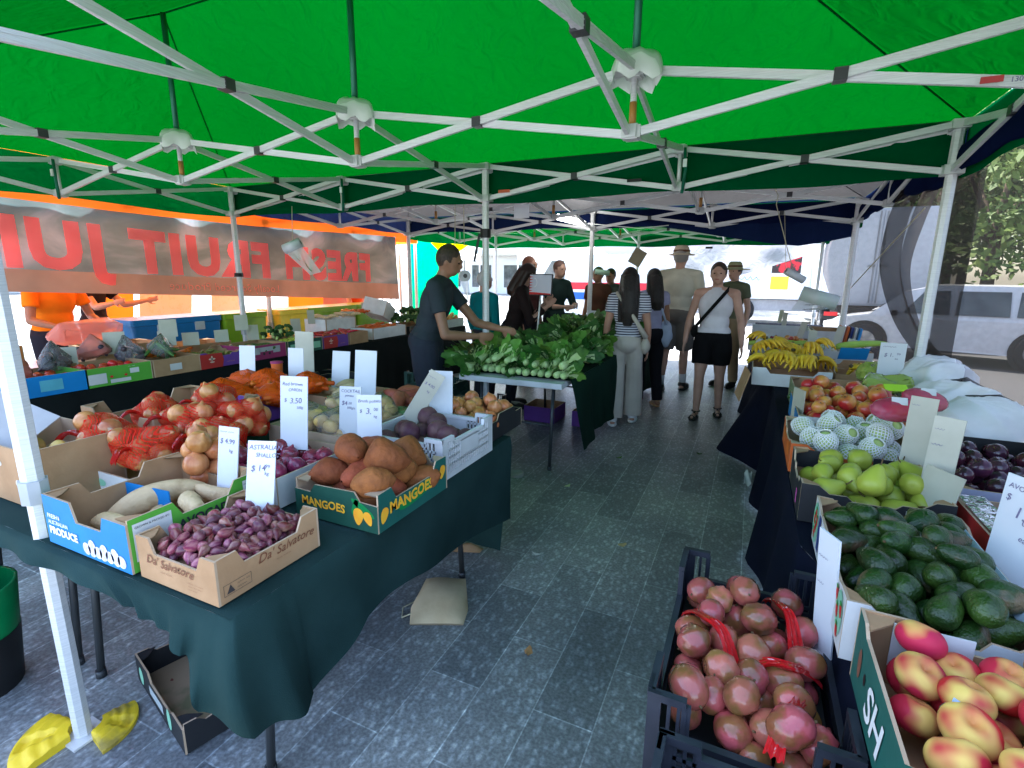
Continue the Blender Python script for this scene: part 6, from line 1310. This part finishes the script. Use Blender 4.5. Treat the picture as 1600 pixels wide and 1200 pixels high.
    if hair:
        mb = MB(); mb.ell(hd+hr @ Vector((0, -.018, .022)), (.088, .100, .108), hr, 24, 16)
        if hair_len:
            mb.tube([hd+hr @ Vector((0, -.05, .02)), nk+Vector((0, -.07, .03)), up((0, -.105, 1.45-hair_len*.55)), up((0, -.12, 1.45-hair_len))], [.085, .085, .085, .045], 16)
            for sx in (-1, 1): mb.tube([hd+hr @ Vector((sx*.055, -.02, .04)), nk+Vector((sx*.075, -.035, 0)), up((sx*.085, -.09, 1.42-hair_len*.8))], [.045, .045, .022], 10)
        # keep the face clear
        me = modmesh(sc(mb), 'hair', [hair], vox*s, 3); bm = bmesh.new(); bm.from_mesh(me); ih = hr.inverted()
        dl = [f for f in bm.faces if (lambda q: q.y > .035 and q.z < .055-abs(q.x)*.25 and q.z > -.4)(ih @ (f.calc_center_median()/s-hd))]
        bmesh.ops.delete(bm, geom=dl, context='FACES'); bm.to_mesh(me); bm.free(); obj('hair', me, t)
    if hat:
        hm_, wide = hat; mb = MB(); M_ = hr
        pr = [(.0005, .125), (.06, .122), (.082, .10), (.092, .045), (.098, .03), (.15*wide, .018), (.152*wide, .010), (.10, .022), (.09, .03)]
        mb.lathe(pr, 28, 0, lambda p: hd+hr @ (Vector((p.x, p.y*1.12, p.z+.012)))); mt_ = mat('hat band', (.12, .05, .02)); h_ = sc(mb).build('hat', hm_, t)
        mb = MB(); mb.lathe([(.0945, .048), (.0925, .072)], 28, 0, lambda p: hd+hr @ (Vector((p.x*1.01, p.y*1.13, p.z+.012)))); sc(mb).build('hat_band', mt_, h_)
    t['_s'] = s
    return t, J, s, up
def stripe_mat():
    m = bpy.data.materials.new('striped jersey'); m.use_nodes = True; N = m.node_tree.nodes; L = m.node_tree.links; b = N['Principled BSDF']; b.inputs['Roughness'].default_value = .9
    tc = N.new('ShaderNodeTexCoord'); sp = N.new('ShaderNodeSeparateXYZ'); L.new(tc.outputs['Object'], sp.inputs[0]); mu = N.new('ShaderNodeMath'); mu.operation = 'MULTIPLY'; mu.inputs[1].default_value = 42
    L.new(sp.outputs[2], mu.inputs[0]); fr = N.new('ShaderNodeMath'); fr.operation = 'FRACT'; L.new(mu.outputs[0], fr.inputs[0]); gt = N.new('ShaderNodeMath'); gt.operation = 'GREATER_THAN'; gt.inputs[1].default_value = .45; L.new(fr.outputs[0], gt.inputs[0])
    mx = N.new('ShaderNodeMixRGB'); mx.inputs[1].default_value = (.01, .012, .05, 1); mx.inputs[2].default_value = (.55, .56, .62, 1); L.new(gt.outputs[0], mx.inputs[0]); L.new(mx.outputs[0], b.inputs['Base Color']); return m
WSH = (mat('white sneaker', (.68, .7, .7), rough=.5), False); BSH = (mat('black shoe', (.015, .015, .016), rough=.5), False); SAN = (mat('dark sandal', (.02, .018, .016), rough=.6), True); TSAN = (mat('tan sandal', (.45, .25, .13), rough=.6), True)
CREAMB = cloth_c('cream canvas', (.55, .50, .42))
t, J, s, up = person('person in navy striped top and cream wide trousers with a cream shoulder bag', (3.94, 1.22, 0), 12, 1.56, SK1, top=stripe_mat(), sleeve=.5, legs=cloth_c('cream trousers', (.52, .47, .42)), leg_w=1.35, leg_len=.98, shoe=WSH, hair=HAIRB, hair_len=.33, stride=.10, build=.92, vox=.008)
mb = MB()
def hobo(u, v):
    a = u*6.283; r = math.sin(min(max(v, .02), .98)*math.pi)**.6; return Vector((.20+.055*r*math.cos(a)+.0, .0+.13*r*math.sin(a)*(1-.2*v), .98-.17*v+.05*math.sin(a)**2*(1-v)*1.2))
mb.grid(hobo, 24, 14, cu=True); mb.tube([up((-.13, -.05, 1.47)), up((-.02, -.155, 1.33)), up((.10, -.15, 1.16)), (.20, -.10, 1.0)], [.018, .02, .022, .03], 8); mb.tube([up((-.13, -.02, 1.47)), up((-.02, .145, 1.33)), up((.12, .14, 1.12)), (.20, .10, 1.0)], .018, 8)
o = mb.build('shoulder_bag', CREAMB); o.matrix_world = t.matrix_basis @ Matrix.Scale(s, 4); tag(o, 'cream canvas shoulder bag slung over the striped top', 'bag')
mb = MB(); mb.ell((-.30, .06, .57), (.06, .07, .14), Euler((.1, .1, 0)).to_matrix(), 14, 12, 0, lambda p: p*(1+.12*math.sin(p.x*5+p.z*7))); mb.tube([(-.25, .06, .78), (-.29, .06, .70)], [.008, .03], 8)
o = mb.build('held_plastic_bag', film('sea green bag film', (.2, .42, .34), .8, gloss=.2, trans=.4)); o.matrix_world = t.matrix_basis @ Matrix.Scale(s, 4); tag(o, 'small sea green plastic bag held low beside the cream trousers', 'bag')
t, J, s, up = person('person with long black hair in pale lilac top and black trousers beside the striped top', (4.02, 2.1, 0), 40, 1.56, SK3, top=cloth_c('lilac top', (.38, .38, .55)), sleeve=.35, legs=cloth_c('black trousers', (.01, .01, .014)), shoe=TSAN, hair=HAIRB, hair_len=.22, stride=-.06, build=.92, elbow=(None, (.22, .0, 1.10)), wrist=(None, (.20, .16, .95)))
mb = MB(); mb.ell((.17, -.04, .93), (.09, .12, .17), None, 16, 12, 0, lambda p: p*(1+.06*math.sin(p.z*7+p.x*4))); mb.tube([up((-.1, .02, 1.46)), up((.05, -.14, 1.25)), (.16, -.1, 1.05)], .014, 8)
o = mb.build('tote_bag', cloth_c('pale blue tote', (.42, .5, .66))); o.matrix_world = t.matrix_basis @ Matrix.Scale(s, 4); tag(o, 'pale blue tote bag hanging at the lilac top', 'bag')
t, J, s, up = person('person in cream shirt, grey shorts and straw hat walking away down the aisle', (4.17, 3.05, 0), -5, 1.84, SK2, top=cloth_c('cream shirt', (.60, .57, .46)), sleeve=.85, legs=cloth_c('grey brown shorts', (.16, .14, .125)), leg_len=.46, leg_w=1.1, shoe=BSH, hair=mat('grey hair', (.3, .28, .26)), hat=(mat('straw hat', (.6, .52, .4), (.5, .42, .3), scale=60, rough=.9), 1.0), stride=.12, build=1.18)
for i in (0, 1):
    mb = MB(); a = J['ank', i]; mb.tube([a+Vector((0, 0, 0)), a+Vector((0, -.004, .13))], [.042, .05], 12); mb.v = [(x*s, y*s, z*s) for x, y, z in mb.v]; mb.build('sock', mat('white sock', (.62, .63, .66)), t)
t, J, s, up = person('person in white tank top, black shorts and dark sandals walking toward the camera', (4.70, 1.9, 0), 178, 1.62, SK2, top=cloth_c('white tank top', (.68, .66, .70)), sleeve=0, legs=cloth_c('black shorts', (.006, .006, .007)), leg_len=.34, leg_w=1.15, shoe=SAN, hair=HAIRBR, stride=.12, build=1.08, vox=.008, elbow=((-.27, -.03, 1.10), (.27, -.02, 1.10)), wrist=((-.30, .05, .86), (.29, .06, .86)))
mb = MB()
def strap(u, v):
    p = Vector((-.13+.32*v, 0, 1.46-.43*v)); q = up((p.x, .128+.012*math.sin(v*3.14), p.z)); return q+Vector((.0, .004, (u-.5)*.06))
mb.grid(strap, 2, 16); mb.grid(lambda u, v: strap(u, v)-Vector((0, .004, 0)), 2, 16); mb.ell((.20, .0, .98), (.045, .10, .07), None, 12, 8); o = mb.build('crossbody_bag', cloth_c('black webbing', (.008, .008, .008))); o.matrix_world = t.matrix_basis @ Matrix.Scale(s, 4); tag(o, 'black crossbody strap and small bag across the white tank top', 'bag')
person('person in a sun hat and olive top half hidden behind the white tank top', (4.80, 3.7, 0), 150, 1.66, SK2, top=cloth_c('olive top', (.13, .14, .09)), sleeve=.5, legs=cloth_c('tan trousers', (.35, .25, .15)), shoe=BSH, hat=(mat('khaki hat', (.4, .33, .22), rough=.9), 1.25), build=.95, vox=.014)
# seller and customers round the greens table
person('person in charcoal T-shirt leaning over the greens table with arms out', (2.60, -.30, 0), -72, 1.74, SK3, lean=16, top=cloth_c('charcoal shirt', (.035, .045, .055)), sleeve=.55, legs=cloth_c('dark jeans', (.03, .035, .05)), shoe=BSH, hair=HAIRBR, head_tilt=-8, elbow=((-.18, .38, 1.08), (.26, .22, 1.02)), wrist=((-.10, .60, 1.04), (.12, .44, 1.0)), build=1.08, vox=.009)
person('person in teal top behind the charcoal T-shirt', (2.32, 1.25, 0), -20, 1.52, SK2, top=cloth_c('teal top', (.0, .16, .18)), sleeve=1.4, legs=cloth_c('dark trousers', (.02, .02, .03)), shoe=BSH, hair=mat('white hair', (.5, .5, .5)), vox=.014)
person('person in dark brown top bending over the greens beside the middle leg', (2.62, 1.35, 0), -68, 1.62, SK2, lean=14, top=cloth_c('dark brown top', (.02, .012, .012)), sleeve=1.7, legs=cloth_c('dark trousers', (.02, .02, .03)), shoe=BSH, hair=mat('dark brown hair', (.03, .015, .012), rough=.4), hair_len=.12, head_tilt=-22, elbow=((-.2, .25, 1.08), (.2, .22, 1.06)), wrist=((-.08, .38, 1.25), (.08, .40, 1.22)), vox=.010)
person('person in dark green top standing behind the framed sign', (2.52, 3.0, 0), -120, 1.68, SK2, lean=6, top=cloth_c('forest green top', (.015, .03, .028)), sleeve=1.3, legs=cloth_c('dark trousers', (.02, .02, .03)), shoe=BSH, hair=mat('grey brown hair', (.12, .06, .05)), elbow=((-.25, .12, 1.1), (.25, .12, 1.1)), wrist=((-.12, .32, 1.12), (.12, .32, 1.1)), vox=.013)
person('person in maroon top left of the framed sign', (2.28, 2.6, 0), -100, 1.72, SK1, top=cloth_c('maroon top', (.06, .02, .02)), sleeve=1.5, legs=cloth_c('dark trousers', (.02, .02, .03)), shoe=BSH, hair=mat('auburn hair', (.2, .08, .05)), vox=.013)
person('person in olive patterned top behind the slim post of the greens table', (3.05, 4.2, 0), 170, 1.60, SK3, lean=12, top=cloth_c('grey olive print', (.10, .12, .10), (.03, .05, .06)), sleeve=.6, legs=cloth_c('dark trousers', (.02, .02, .03)), shoe=BSH, hair=HAIRBR, vox=.013)
person('person in green cap and brown top between the sign and the van', (2.95, 3.65, 0), 160, 1.60, SK3, top=cloth_c('brown top', (.09, .04, .025)), sleeve=.6, legs=cloth_c('dark trousers', (.02, .02, .03)), shoe=BSH, hair=mat('olive knit cap', (.07, .09, .03)), vox=.013)
# juice stall vendors
ORS = cloth_c('bright orange shirt', (.85, .22, .01)); 
person('person in bright orange T-shirt behind the salmon bag', (-1.15, -1.20, 0), -75, 1.66, SK3, lean=8, top=ORS, sleeve=.6, legs=cloth_c('dark trousers', (.02, .02, .03)), shoe=BSH, build=1.2, vox=.012, elbow=((-.30, .12, 1.08), (.30, .12, 1.08)), wrist=((-.22, .34, 1.02), (.22, .34, 1.02)))
person('person in maroon apron with an orange sleeve at the end of the juice stall', (-.95, 2.85, 0), -70, 1.70, SK2, top=cloth_c('red orange shirt', (.75, .08, .01)), sleeve=.8, legs=cloth_c('maroon apron', (.08, .01, .01)), shoe=BSH, vox=.013, elbow=((-.28, .1, 1.1), None), wrist=((-.12, .35, 1.15), None))
person('person in pink and green print at the left edge of the juice stall', (-1.6, -1.75, 0), -80, 1.66, SK2, top=cloth_c('pink print', (.65, .25, .25), (.05, .4, .2)), sleeve=.6, legs=cloth_c('dark trousers', (.02, .02, .03)), shoe=BSH, vox=.014)
person('person in black shirt reaching across behind the orange shirt', (-1.75, -.55, 0), -60, 1.66, SK2, top=cloth_c('black shirt', (.02, .015, .02)), sleeve=.6, legs=cloth_c('dark trousers', (.02, .02, .03)), shoe=BSH, vox=.014, elbow=((-.25, .2, 1.15), (.25, .2, 1.15)), wrist=((-.3, .42, 1.2), (.3, .42, 1.2)))
ORP = fabric('orange side panel', (.85, .2, .01), (.5, .12, .01), scale=2)
sheet('orange_side_panel', 'flat orange fabric panel behind the orange shirted vendor', 'stall panel', atx(152, 560, -2.2), atx(210, 560, -2.2), atx(208, 425, -2.2), atx(152, 420, -2.2), ORP)
sheet('orange_side_panel', 'long orange fabric panel behind the lime cool boxes', 'stall panel', atx(450, 520, -1.6), atx(505, 515, -1.6), atx(505, 440, -1.6), atx(450, 440, -1.6), ORP)
sg = sheet('juice_stall_sign', 'red sign with pale looping words behind the lime cool boxes', 'sign', atx(505, 480, -1.5), atx(590, 472, -1.5), atx(590, 425, -1.5), atx(505, 425, -1.5), mat('orange red sign', (.6, .13, .08), (.5, .2, .1), scale=6), amp=.0)
p = atx(512, 459, -1.42); me = text_mesh('Flavours of the\n      World', .13, mat('pale sign ink', (.85, .6, .5)), bold=.004, shear=.3, spread=.8); o = obj('lettering', me, sg); o.matrix_world = frame(p, (.0, 1, .10), (0, 0, 1))
for k, (u0, u1, l) in enumerate(((218, 300, 'first'), (330, 380, 'second'))):
    sheet('white_menu_board', 'white menu board of the juice stall, '+l+' from the left', 'menu board', atx(u0, 500, -2.6), atx(u1, 500, -2.6), atx(u1, 440, -2.6), atx(u0, 440, -2.6), mat('menu board white', (.75, .78, .75), (.6, .72, .65), scale=14, lo=.55, hi=.6), amp=0)
# ------------------------------------------------------------------ vehicles, street and trees
CARW = mat('white car paint', (.78, .79, .8), rough=.25, coat=.6); CARR = mat('red car paint', (.45, .03, .05), rough=.3, coat=.5); GLASS = mat('car glass', (.03, .04, .045), (.08, .1, .1), scale=3, rough=.06, coat=.5); TYRE = mat('tyre rubber', (.015, .015, .016), rough=.8); RIM = mat('wheel rim', (.4, .41, .43), rough=.3, metal=.7)
def wheel(t, x, y, z, r, sx):
    mb = MB(); mb.lathe([(r*.62, -.10), (r*.9, -.105), (r, -.08), (r, .08), (r*.9, .105), (r*.62, .10)], 28); o = mb.build('wheel', TYRE, t, (x, y, z)); o.rotation_euler = (0, rad(90), 0)
    mb = MB(); mb.lathe([(.001, .075*sx), (r*.2, .09*sx), (r*.55, .07*sx), (r*.64, .10*sx)], 20); 
    for k in range(5): a = k*1.257; mb.bar((r*.12*math.cos(a), r*.12*math.sin(a), .085*sx), (r*.58*math.cos(a), r*.58*math.sin(a), .09*sx), .03, .05)
    mb.build('rim', RIM, o)
def car(label, x, y, rz, L_, W, H, paint, kind='wagon', stripe=None, z0=-.13):
    t = thing('parked_car', label, 'car', (x, y, z0), rad(rz)); r = .34
    prof = {'wagon': [(-.5, .38), (-.495, .62), (-.47, .86), (-.42, .93), (-.36, .99), (-.28, .985), (.06, .99), (.18, .90), (.30, .60), (.44, .53), (.49, .44), (.5, .26)], 'van': [(-.5, .3), (-.5, .9), (-.48, .99), (-.2, 1.0), (.2, 1.0), (.33, .96), (.43, .62), (.48, .52), (.5, .4), (.5, .22)]}[kind]
    prof = [(-.5, .17)]+prof+[(.5, .17)]
    bw = .62 if kind == 'wagon' else .60
    mb = MB(); n = len(prof)
    def wid(z): return W/2*(1-.0 if z < .58 else 1-(z-.58)*(.42 if kind == 'wagon' else .2))
    S_ = [[Vector((sx*wid(z)*(1 if abs(yy) < .46 else .93), yy*L_, z*H)) for yy, z in prof] for sx in (-1, -.5, 0, .5, 1)]
    for k, sx in enumerate((-1, -.5, 0, .5, 1)):
        S_[k] = [Vector((sx*wid(z)*(1 if abs(yy) < .46 else .93), yy*L_, z*H-(0 if abs(sx) < 1 else .02))) for yy, z in prof]
    for k in range(4):
        for i in range(n-1): mb.poly([S_[k][i], S_[k+1][i], S_[k+1][i+1], S_[k][i+1]], 0, True)
    for sx, s_ in ((-1, S_[0]), (1, S_[4])):
        for i in range(n-1):
            a, b = s_[i], s_[i+1]; mza, mzb = min(a.z, .56*H), min(b.z, .56*H)
            xa = sx*W/2
            mb.poly([Vector((xa*.985, a.y, .17*H)), Vector((xa*.985, b.y, .17*H)), Vector((xa, b.y, mzb)), Vector((xa, a.y, mza))], 0, False); 
            if a.z > .57*H or b.z > .57*H: mb.poly([Vector((xa, a.y, mza)), Vector((xa, b.y, mzb)), b, a], 0, False)
    mb.poly([(-W/2, -L_/2, .17*H), (W/2, -L_/2, .17*H), (W/2, L_/2, .17*H), (-W/2, L_/2, .17*H)]); mb.build('body', paint, t)
    for sx in (-1, 1):
        ys = ((-.40, -.22), (-.20, -.02), (.0, .17)) if kind == 'wagon' else ((.18, .34),)
        for a, b in ys:
            q = MB(); x0 = sx*(W/2+.006); x1 = sx*(wid(.92)+.008); tb = b if b < .1 else b-.07
            q.poly([(x0, a*L_, .62*H), (x0, b*L_, .62*H), (x1, tb*L_, .91*H), (x1, (a+.01)*L_, .91*H)]); q.build('window', GLASS, t)
        q = MB(); q.box((sx*(W/2+.05), .2*L_, .62*H), (.12, .08, .1)); q.build('wing_mirror', BLACKM, t)
        for yy in (-.31, .31):
            q = MB(); q.lathe([(.001, 0), (r*1.22, .001)], 24); o = q.build('wheel_arch', BLACKM, t, (sx*(W/2+.004), yy*L_, r)); o.rotation_euler = (0, rad(90*sx), 0); wheel(t, sx*(W/2-.06), yy*L_, r, r, sx)
    q = MB(); q.poly([(-W*.40, .135*L_+.10, .91*H), (W*.40, .135*L_+.10, .91*H), (W*.43, .30*L_, .63*H), (-W*.43, .30*L_, .63*H)]) if kind == 'wagon' else q.poly([(-W*.42, .345*L_, .93*H), (W*.42, .345*L_, .93*H), (W*.44, .432*L_, .64*H), (-W*.44, .432*L_, .64*H)]); q.build('windscreen', GLASS, t)
    for sx in (-1, 1):
        q = MB(); q.box((sx*W*.38, .492*L_, .42*H), (W*.18, .05, .09)); q.build('headlight', WINK, t); q = MB(); q.box((sx*W*.42, -.497*L_, .55*H), (W*.1, .04, .16)); q.build('tail_light', RINK, t)
    if stripe:
        for z_, c_ in stripe:
            for sx in (-1, 1): q = MB(); q.box((sx*(W/2+.004), -.02*L_, z_*H), (.004, L_*.92, .10*H)); q.build('body_stripe', c_, t)
    return t
car('white car whose front wheel shows through the mesh curtain', 8.75, 9.3, 70, 4.2, 1.8, 1.52, CARW)
car('red and white wagon further out behind the barrier', 11.6, 7.9, 4, 4.8, 1.9, 1.95, mat('pale lilac paint', (.5, .5, .56), rough=.3, coat=.4), stripe=[(.50, CARW), (.93, CARR)])
car('white van with red and blue stripes beyond the far gazebo', .7, 12.2, 90, 5.0, 2.0, 2.1, CARW, 'van', stripe=[(.42, mat('blue stripe', (.02, .12, .5))), (.56, mat('red stripe', (.65, .03, .05)))], z0=0)
# box truck
t = thing('box_truck', 'white box truck with closed rear doors behind the gathered mesh curtain', 'truck', (7.75, 14.2, -.13), 0)
mb = MB(); mb.box((0, 0, 2.1), (2.3, 5.0, 2.35)); mb.build('cargo_box', mat('truck panel', (.5, .54, .6), (.45, .5, .56), scale=1, rough=.4), t)
for sx in (-1, 1): mb = MB(); mb.box((sx*.565, -2.52, 2.1), (1.10, .03, 2.25)); q = mb.build('rear_door', mat('truck door', (.54, .57, .62), rough=.35), t); mb = MB(); mb.box((sx*.12, -2.55, 1.9), (.16, .03, .04)); mb.box((sx*.07, -2.55, 2.1), (.025, .03, 2.2)); mb.build('door_bar', ALUD, q)
mb = MB(); mb.box((0, 0, .78), (1.1, 5.6, .2)); mb.box((0, -2.5, .62), (2.1, .12, .12)); mb.build('chassis', BLACKM, t)
for sx in (-1, 1):
    mb = MB(); mb.box((sx*.85, -2.57, .7), (.3, .04, .1)); mb.build('tail_light', RINK, t); wheel(t, sx*.9, -1.6, .45, .45, sx)
mb = MB(); mb.box((0, 3.3, 1.3), (2.1, 1.4, 1.7)); mb.build('cab', CARW, t)
# second white lorry and street clutter straight ahead
t = thing('flatbed_lorry', 'sunlit white lorry side with a yellow square across the street end', 'truck', (6.3, 15.5, 0), rad(90))
mb = MB(); mb.box((0, 0, 1.5), (2.2, 5.5, 1.4)); mb.build('cargo_box', CARW, t); mb = MB(); mb.box((0, 0, .6), (1.9, 5.4, .35)); mb.build('chassis', mat('pale chassis', (.4, .4, .42)), t)
for yy in (-1.8, 1.6): wheel(t, -1.0, yy, .42, .42, -1)
q = MB(); q.box((-1.11, .55, 1.3), (.01, .5, .4)); q.build('yellow_panel', YINK, t)
q = put(text_mesh('#aaa aaaa', .3, mat('pale blue ink', (.2, .3, .45)), bold=.01), t, frame((-1.12, 2.4, 1.35), (0, -1, 0), (0, 0, 1)))
q = MB(); q.box((-1.11, .4, 1.85), (.012, .8, .5)); q.build('red_panel', mat('red black panel', (.5, .02, .03), (.03, .02, .02), scale=3, lo=.49, hi=.51), t)
# barrier, barricade boards, cones
for k in range(3):
    t = thing('crowd_barrier', 'steel barrier panel '+['nearest', 'second', 'third'][k]+' along the road edge', 'barrier', (9.2+.25*k, 2.2+2.35*k, -.13), rad(-6)); mb = MB()
    for z_ in (.15, 1.1): mb.tube([(0, -1.1, z_), (0, 1.1, z_)], .02, 8)
    for j in range(2): mb.tube([(0, -1.1+2.2*j, 0), (0, -1.1+2.2*j, 1.1)], .022, 8)
    mb.build('barrier_frame', ALUD, t); mb = MB()
    for j in range(1, 12): mb.tube([(0, -1.1+2.2*j/12, .15), (0, -1.1+2.2*j/12, 1.1)], .008, 6)
    mb.build('barrier_bars', ALUD, t); mb = MB(); mb.box((-.04, 0, .55), (.02, 1.9, .16)); mb.build('warning_board', mat('red white board', (.8, .12, .08), (.8, .75, .72), scale=1.6, lo=.49, hi=.51, detail=0), t)
for k, (x, y, l) in enumerate(((8.8, 3.4, 'orange traffic cone by the barrier'), (7.7, 9.6, 'orange traffic cone behind the truck'))):
    t = thing('traffic_cone', l, 'cone', (x, y, -.13)); mb = MB(); mb.lathe([(.16, .03), (.03, .6), (.001, .6)], 20); mb.box((0, 0, .015), (.4, .4, .03)); mb.build('cone_body', mat('cone orange', (.85, .12, .03), rough=.5), t); mb = MB(); mb.lathe([(.105, .28), (.075, .42)], 20); mb.build('cone_band', WINK, t)
# trees
LF = mat('street leaf', (.06, .12, .02), (.16, .22, .04), scale=1.2, rough=.6, rnd=.2)
def crown(seed, R_, n=2600):
    r = random.Random(seed); mb = MB(); cl = []
    for k in range(34):
        d = Vector((r.gauss(0, 1), r.gauss(0, 1), r.gauss(0, .7))).normalized()*r.uniform(.25, 1)**.5*R_; cl.append((d, r.uniform(.16, .34)*R_))
    for k in range(n):
        c_, rr_ = cl[r.randrange(len(cl))]; p = c_+Vector((r.gauss(0, 1), r.gauss(0, 1), r.gauss(0, .8)))*rr_*.5; a = r.uniform(.06, .15)
        u_ = Vector((r.gauss(0, 1), r.gauss(0, 1), r.gauss(0, 1))).normalized(); v_ = u_.orthogonal().normalized()
        mb.poly([p-u_*a, p-v_*a*.5, p+u_*a, p+v_*a*.5])
    return mb.mesh('crown', [LF]), cl
CRW = [crown(i, 2.3, 5200) for i in range(2)]; BARK = mat('bark', (.12, .08, .05), (.07, .05, .03), scale=14, rough=.95, bump=.6)
def tree(label, x, y, h, k, s=1.0):
    t = thing('street_tree', label, 'tree', (x, y, -.14), x*1.3, 'street trees'); me, cl = CRW[k % 2]
    mb = MB(); mb.tube([(0, 0, 0), (.05, .03, h*.4), (0, .05, h*.75), (0, 0, h)], [.2, .15, .11, .05], 10)
    for c_, rr_ in cl[:9]: mb.tube([(0, .03, h*.6), (c_.x*.5*s, c_.y*.5*s, h*.85+c_.z*.3*s), (c_.x*s, c_.y*s, h+c_.z*s)], [.08, .05, .015], 6)
    mb.build('trunk', BARK, t); obj('crown', me, t, (0, 0, h), (0, 0, k), (s,)*3)
for k, (x, y, h, s) in enumerate(((14.6, 13.5, 3.9, 1.3), (10.4, 19.5, 4.6, 1.2), (17.5, 10.0, 3.9, 1.5), (12.5, 22.5, 4.8, 1.4), (17.5, 17, 4.6, 1.9), (2.9, 22, 5.6, 1.1), (11.0, 15.0, 4.3, 1.2), (24, 16, 4.6, 2.0), (20.5, 14.5, 4.6, 1.9), (12.4, 24, 5.5, 1.5))):
    tree(['leafy tree over the red and white wagon', 'leafy tree behind the box truck', 'big leafy tree at the right edge', 'tree far up the road', 'tall tree beyond the wagon', 'tree with sunlit leaves above the white van', 'dense tree at the far right', 'farthest tree up the road', 'tree just right of the truck roof', 'broad tree filling the right background'][k], x, y, h, k, s)
# pale buildings that close the street
def building(label, x, y, w_, d_, h, m, nx, nz, rz=0):
    t = thing('shop_building', label, 'building', (x, y, -.16), rad(rz)); mb = MB(); mb.box((0, 0, h/2), (w_, d_, h)); mb.build('wall', m, t); mb = MB(); mb.box((0, 0, h+.12), (w_+.4, d_+.4, .25)); mb.build('roof', CONC, t)
    mb = MB(); mb.box((0, -d_/2-.5, 3.1), (w_*.96, 1.0, .12)); mb.build('awning', CREAMC, t)
    for i in range(nx):
        for j in range(nz):
            mb = MB(); xx = -w_/2+(i+.5)*w_/nx; zz = 1.5+j*3.3; mb.box((xx, -d_/2-.02, zz), (w_/nx*.6, .06, 1.7)); mb.build('window', GLASS, t)
PALE = mat('pale render', (.72, .7, .66), (.68, .66, .62), scale=2, rough=.9)
building('long pale shop building across the far end', -2, 38, 34, 10, 9, PALE, 12, 2); building('cream building at the far right of the street', 40, 34, 12, 30, 8, mat('cream render', (.5, .45, .36), rough=.9), 5, 2, 0)
building('pale building behind the juice stall', -46, 4, 40, 8, 8, mat('off white render', (.6, .6, .58), rough=.9), 10, 2, 78)
# far stalls as white marquees
def marquee(label, x, y, w_, c):
    t = thing('far_marquee', label, 'marquee', (x, y, 0), 0, 'white marquees beyond the market'); a = w_/2; mb = MB()
    for p, q in (((-a, -a), (a, -a)), ((a, -a), (a, a)), ((a, a), (-a, a)), ((-a, a), (-a, -a))): mb.poly([(p[0], p[1], 2.3), (q[0], q[1], 2.3), (0, 0, 3.3)]); 
    mb.build('roof', c, t); mb = MB()
    for p, q in (((-a, -a), (a, -a)), ((a, -a), (a, a)), ((-a, a), (-a, -a))): mb.poly([(p[0], p[1], 2.3), (q[0], q[1], 2.3), (q[0], q[1], 2.05), (p[0], p[1], 2.05)])
    mb.build('valance', c, t)
    for sx in (-1, 1):
        for sy in (-1, 1): mb = MB(); mb.tube([(sx*a, sy*a, 0), (sx*a, sy*a, 2.3)], .025, 6); mb.build('leg', ALU, t)
MQ = fabric('white marquee cloth', (.8, .8, .78), (.4, .4, .4)); 
for k, (x, y) in enumerate(((-1.9, 8.4), (-5.4, 10.2), (-8.5, 5.5), (-2.2, 17.0), (-7.5, 15.0))): marquee(['white marquee just past the emerald wall', 'white marquee second along the square', 'white marquee behind the juice stall', 'white marquee behind the van', 'white marquee farthest to the left'][k], x, y, 3.0, MQ)
# small litter on the pavement
rr = random.Random(21)
for k, (x, y, l) in enumerate(((4.15, .2, 'torn green leaf scrap on the pavement beside the greens table'), (4.5, -1.2, 'curled brown leaf scrap in the middle of the aisle'), (3.95, -.55, 'pale leaf scrap before the table leg'), (4.35, -2.2, 'small dry onion skin near the black crate'), (4.75, .6, 'dark leaf scrap by the navy cloth'), (4.1, -1.5, 'white paper speck between the calico bag and the aisle'))):
    mb = MB(); a = rr.uniform(0, 6); s_ = rr.uniform(.018, .034)
    mb.grid(lambda u, v: Vector((x+s_*((u-.5)*math.cos(a)*2-(v-.5)*math.sin(a)*(1.4-abs(u-.5)*2)), y+s_*((u-.5)*math.sin(a)*2+(v-.5)*math.cos(a)*(1.4-abs(u-.5)*2)), .004+.012*abs(u-.5)+.004*math.sin(v*5))), 6, 4)
    tag(mb.build('leaf_scrap', (LEAFL, WILT, STALK, mat('onion skin scrap', (.5, .25, .1)), LEAF, WHITEC)[k]), l, 'scrap')
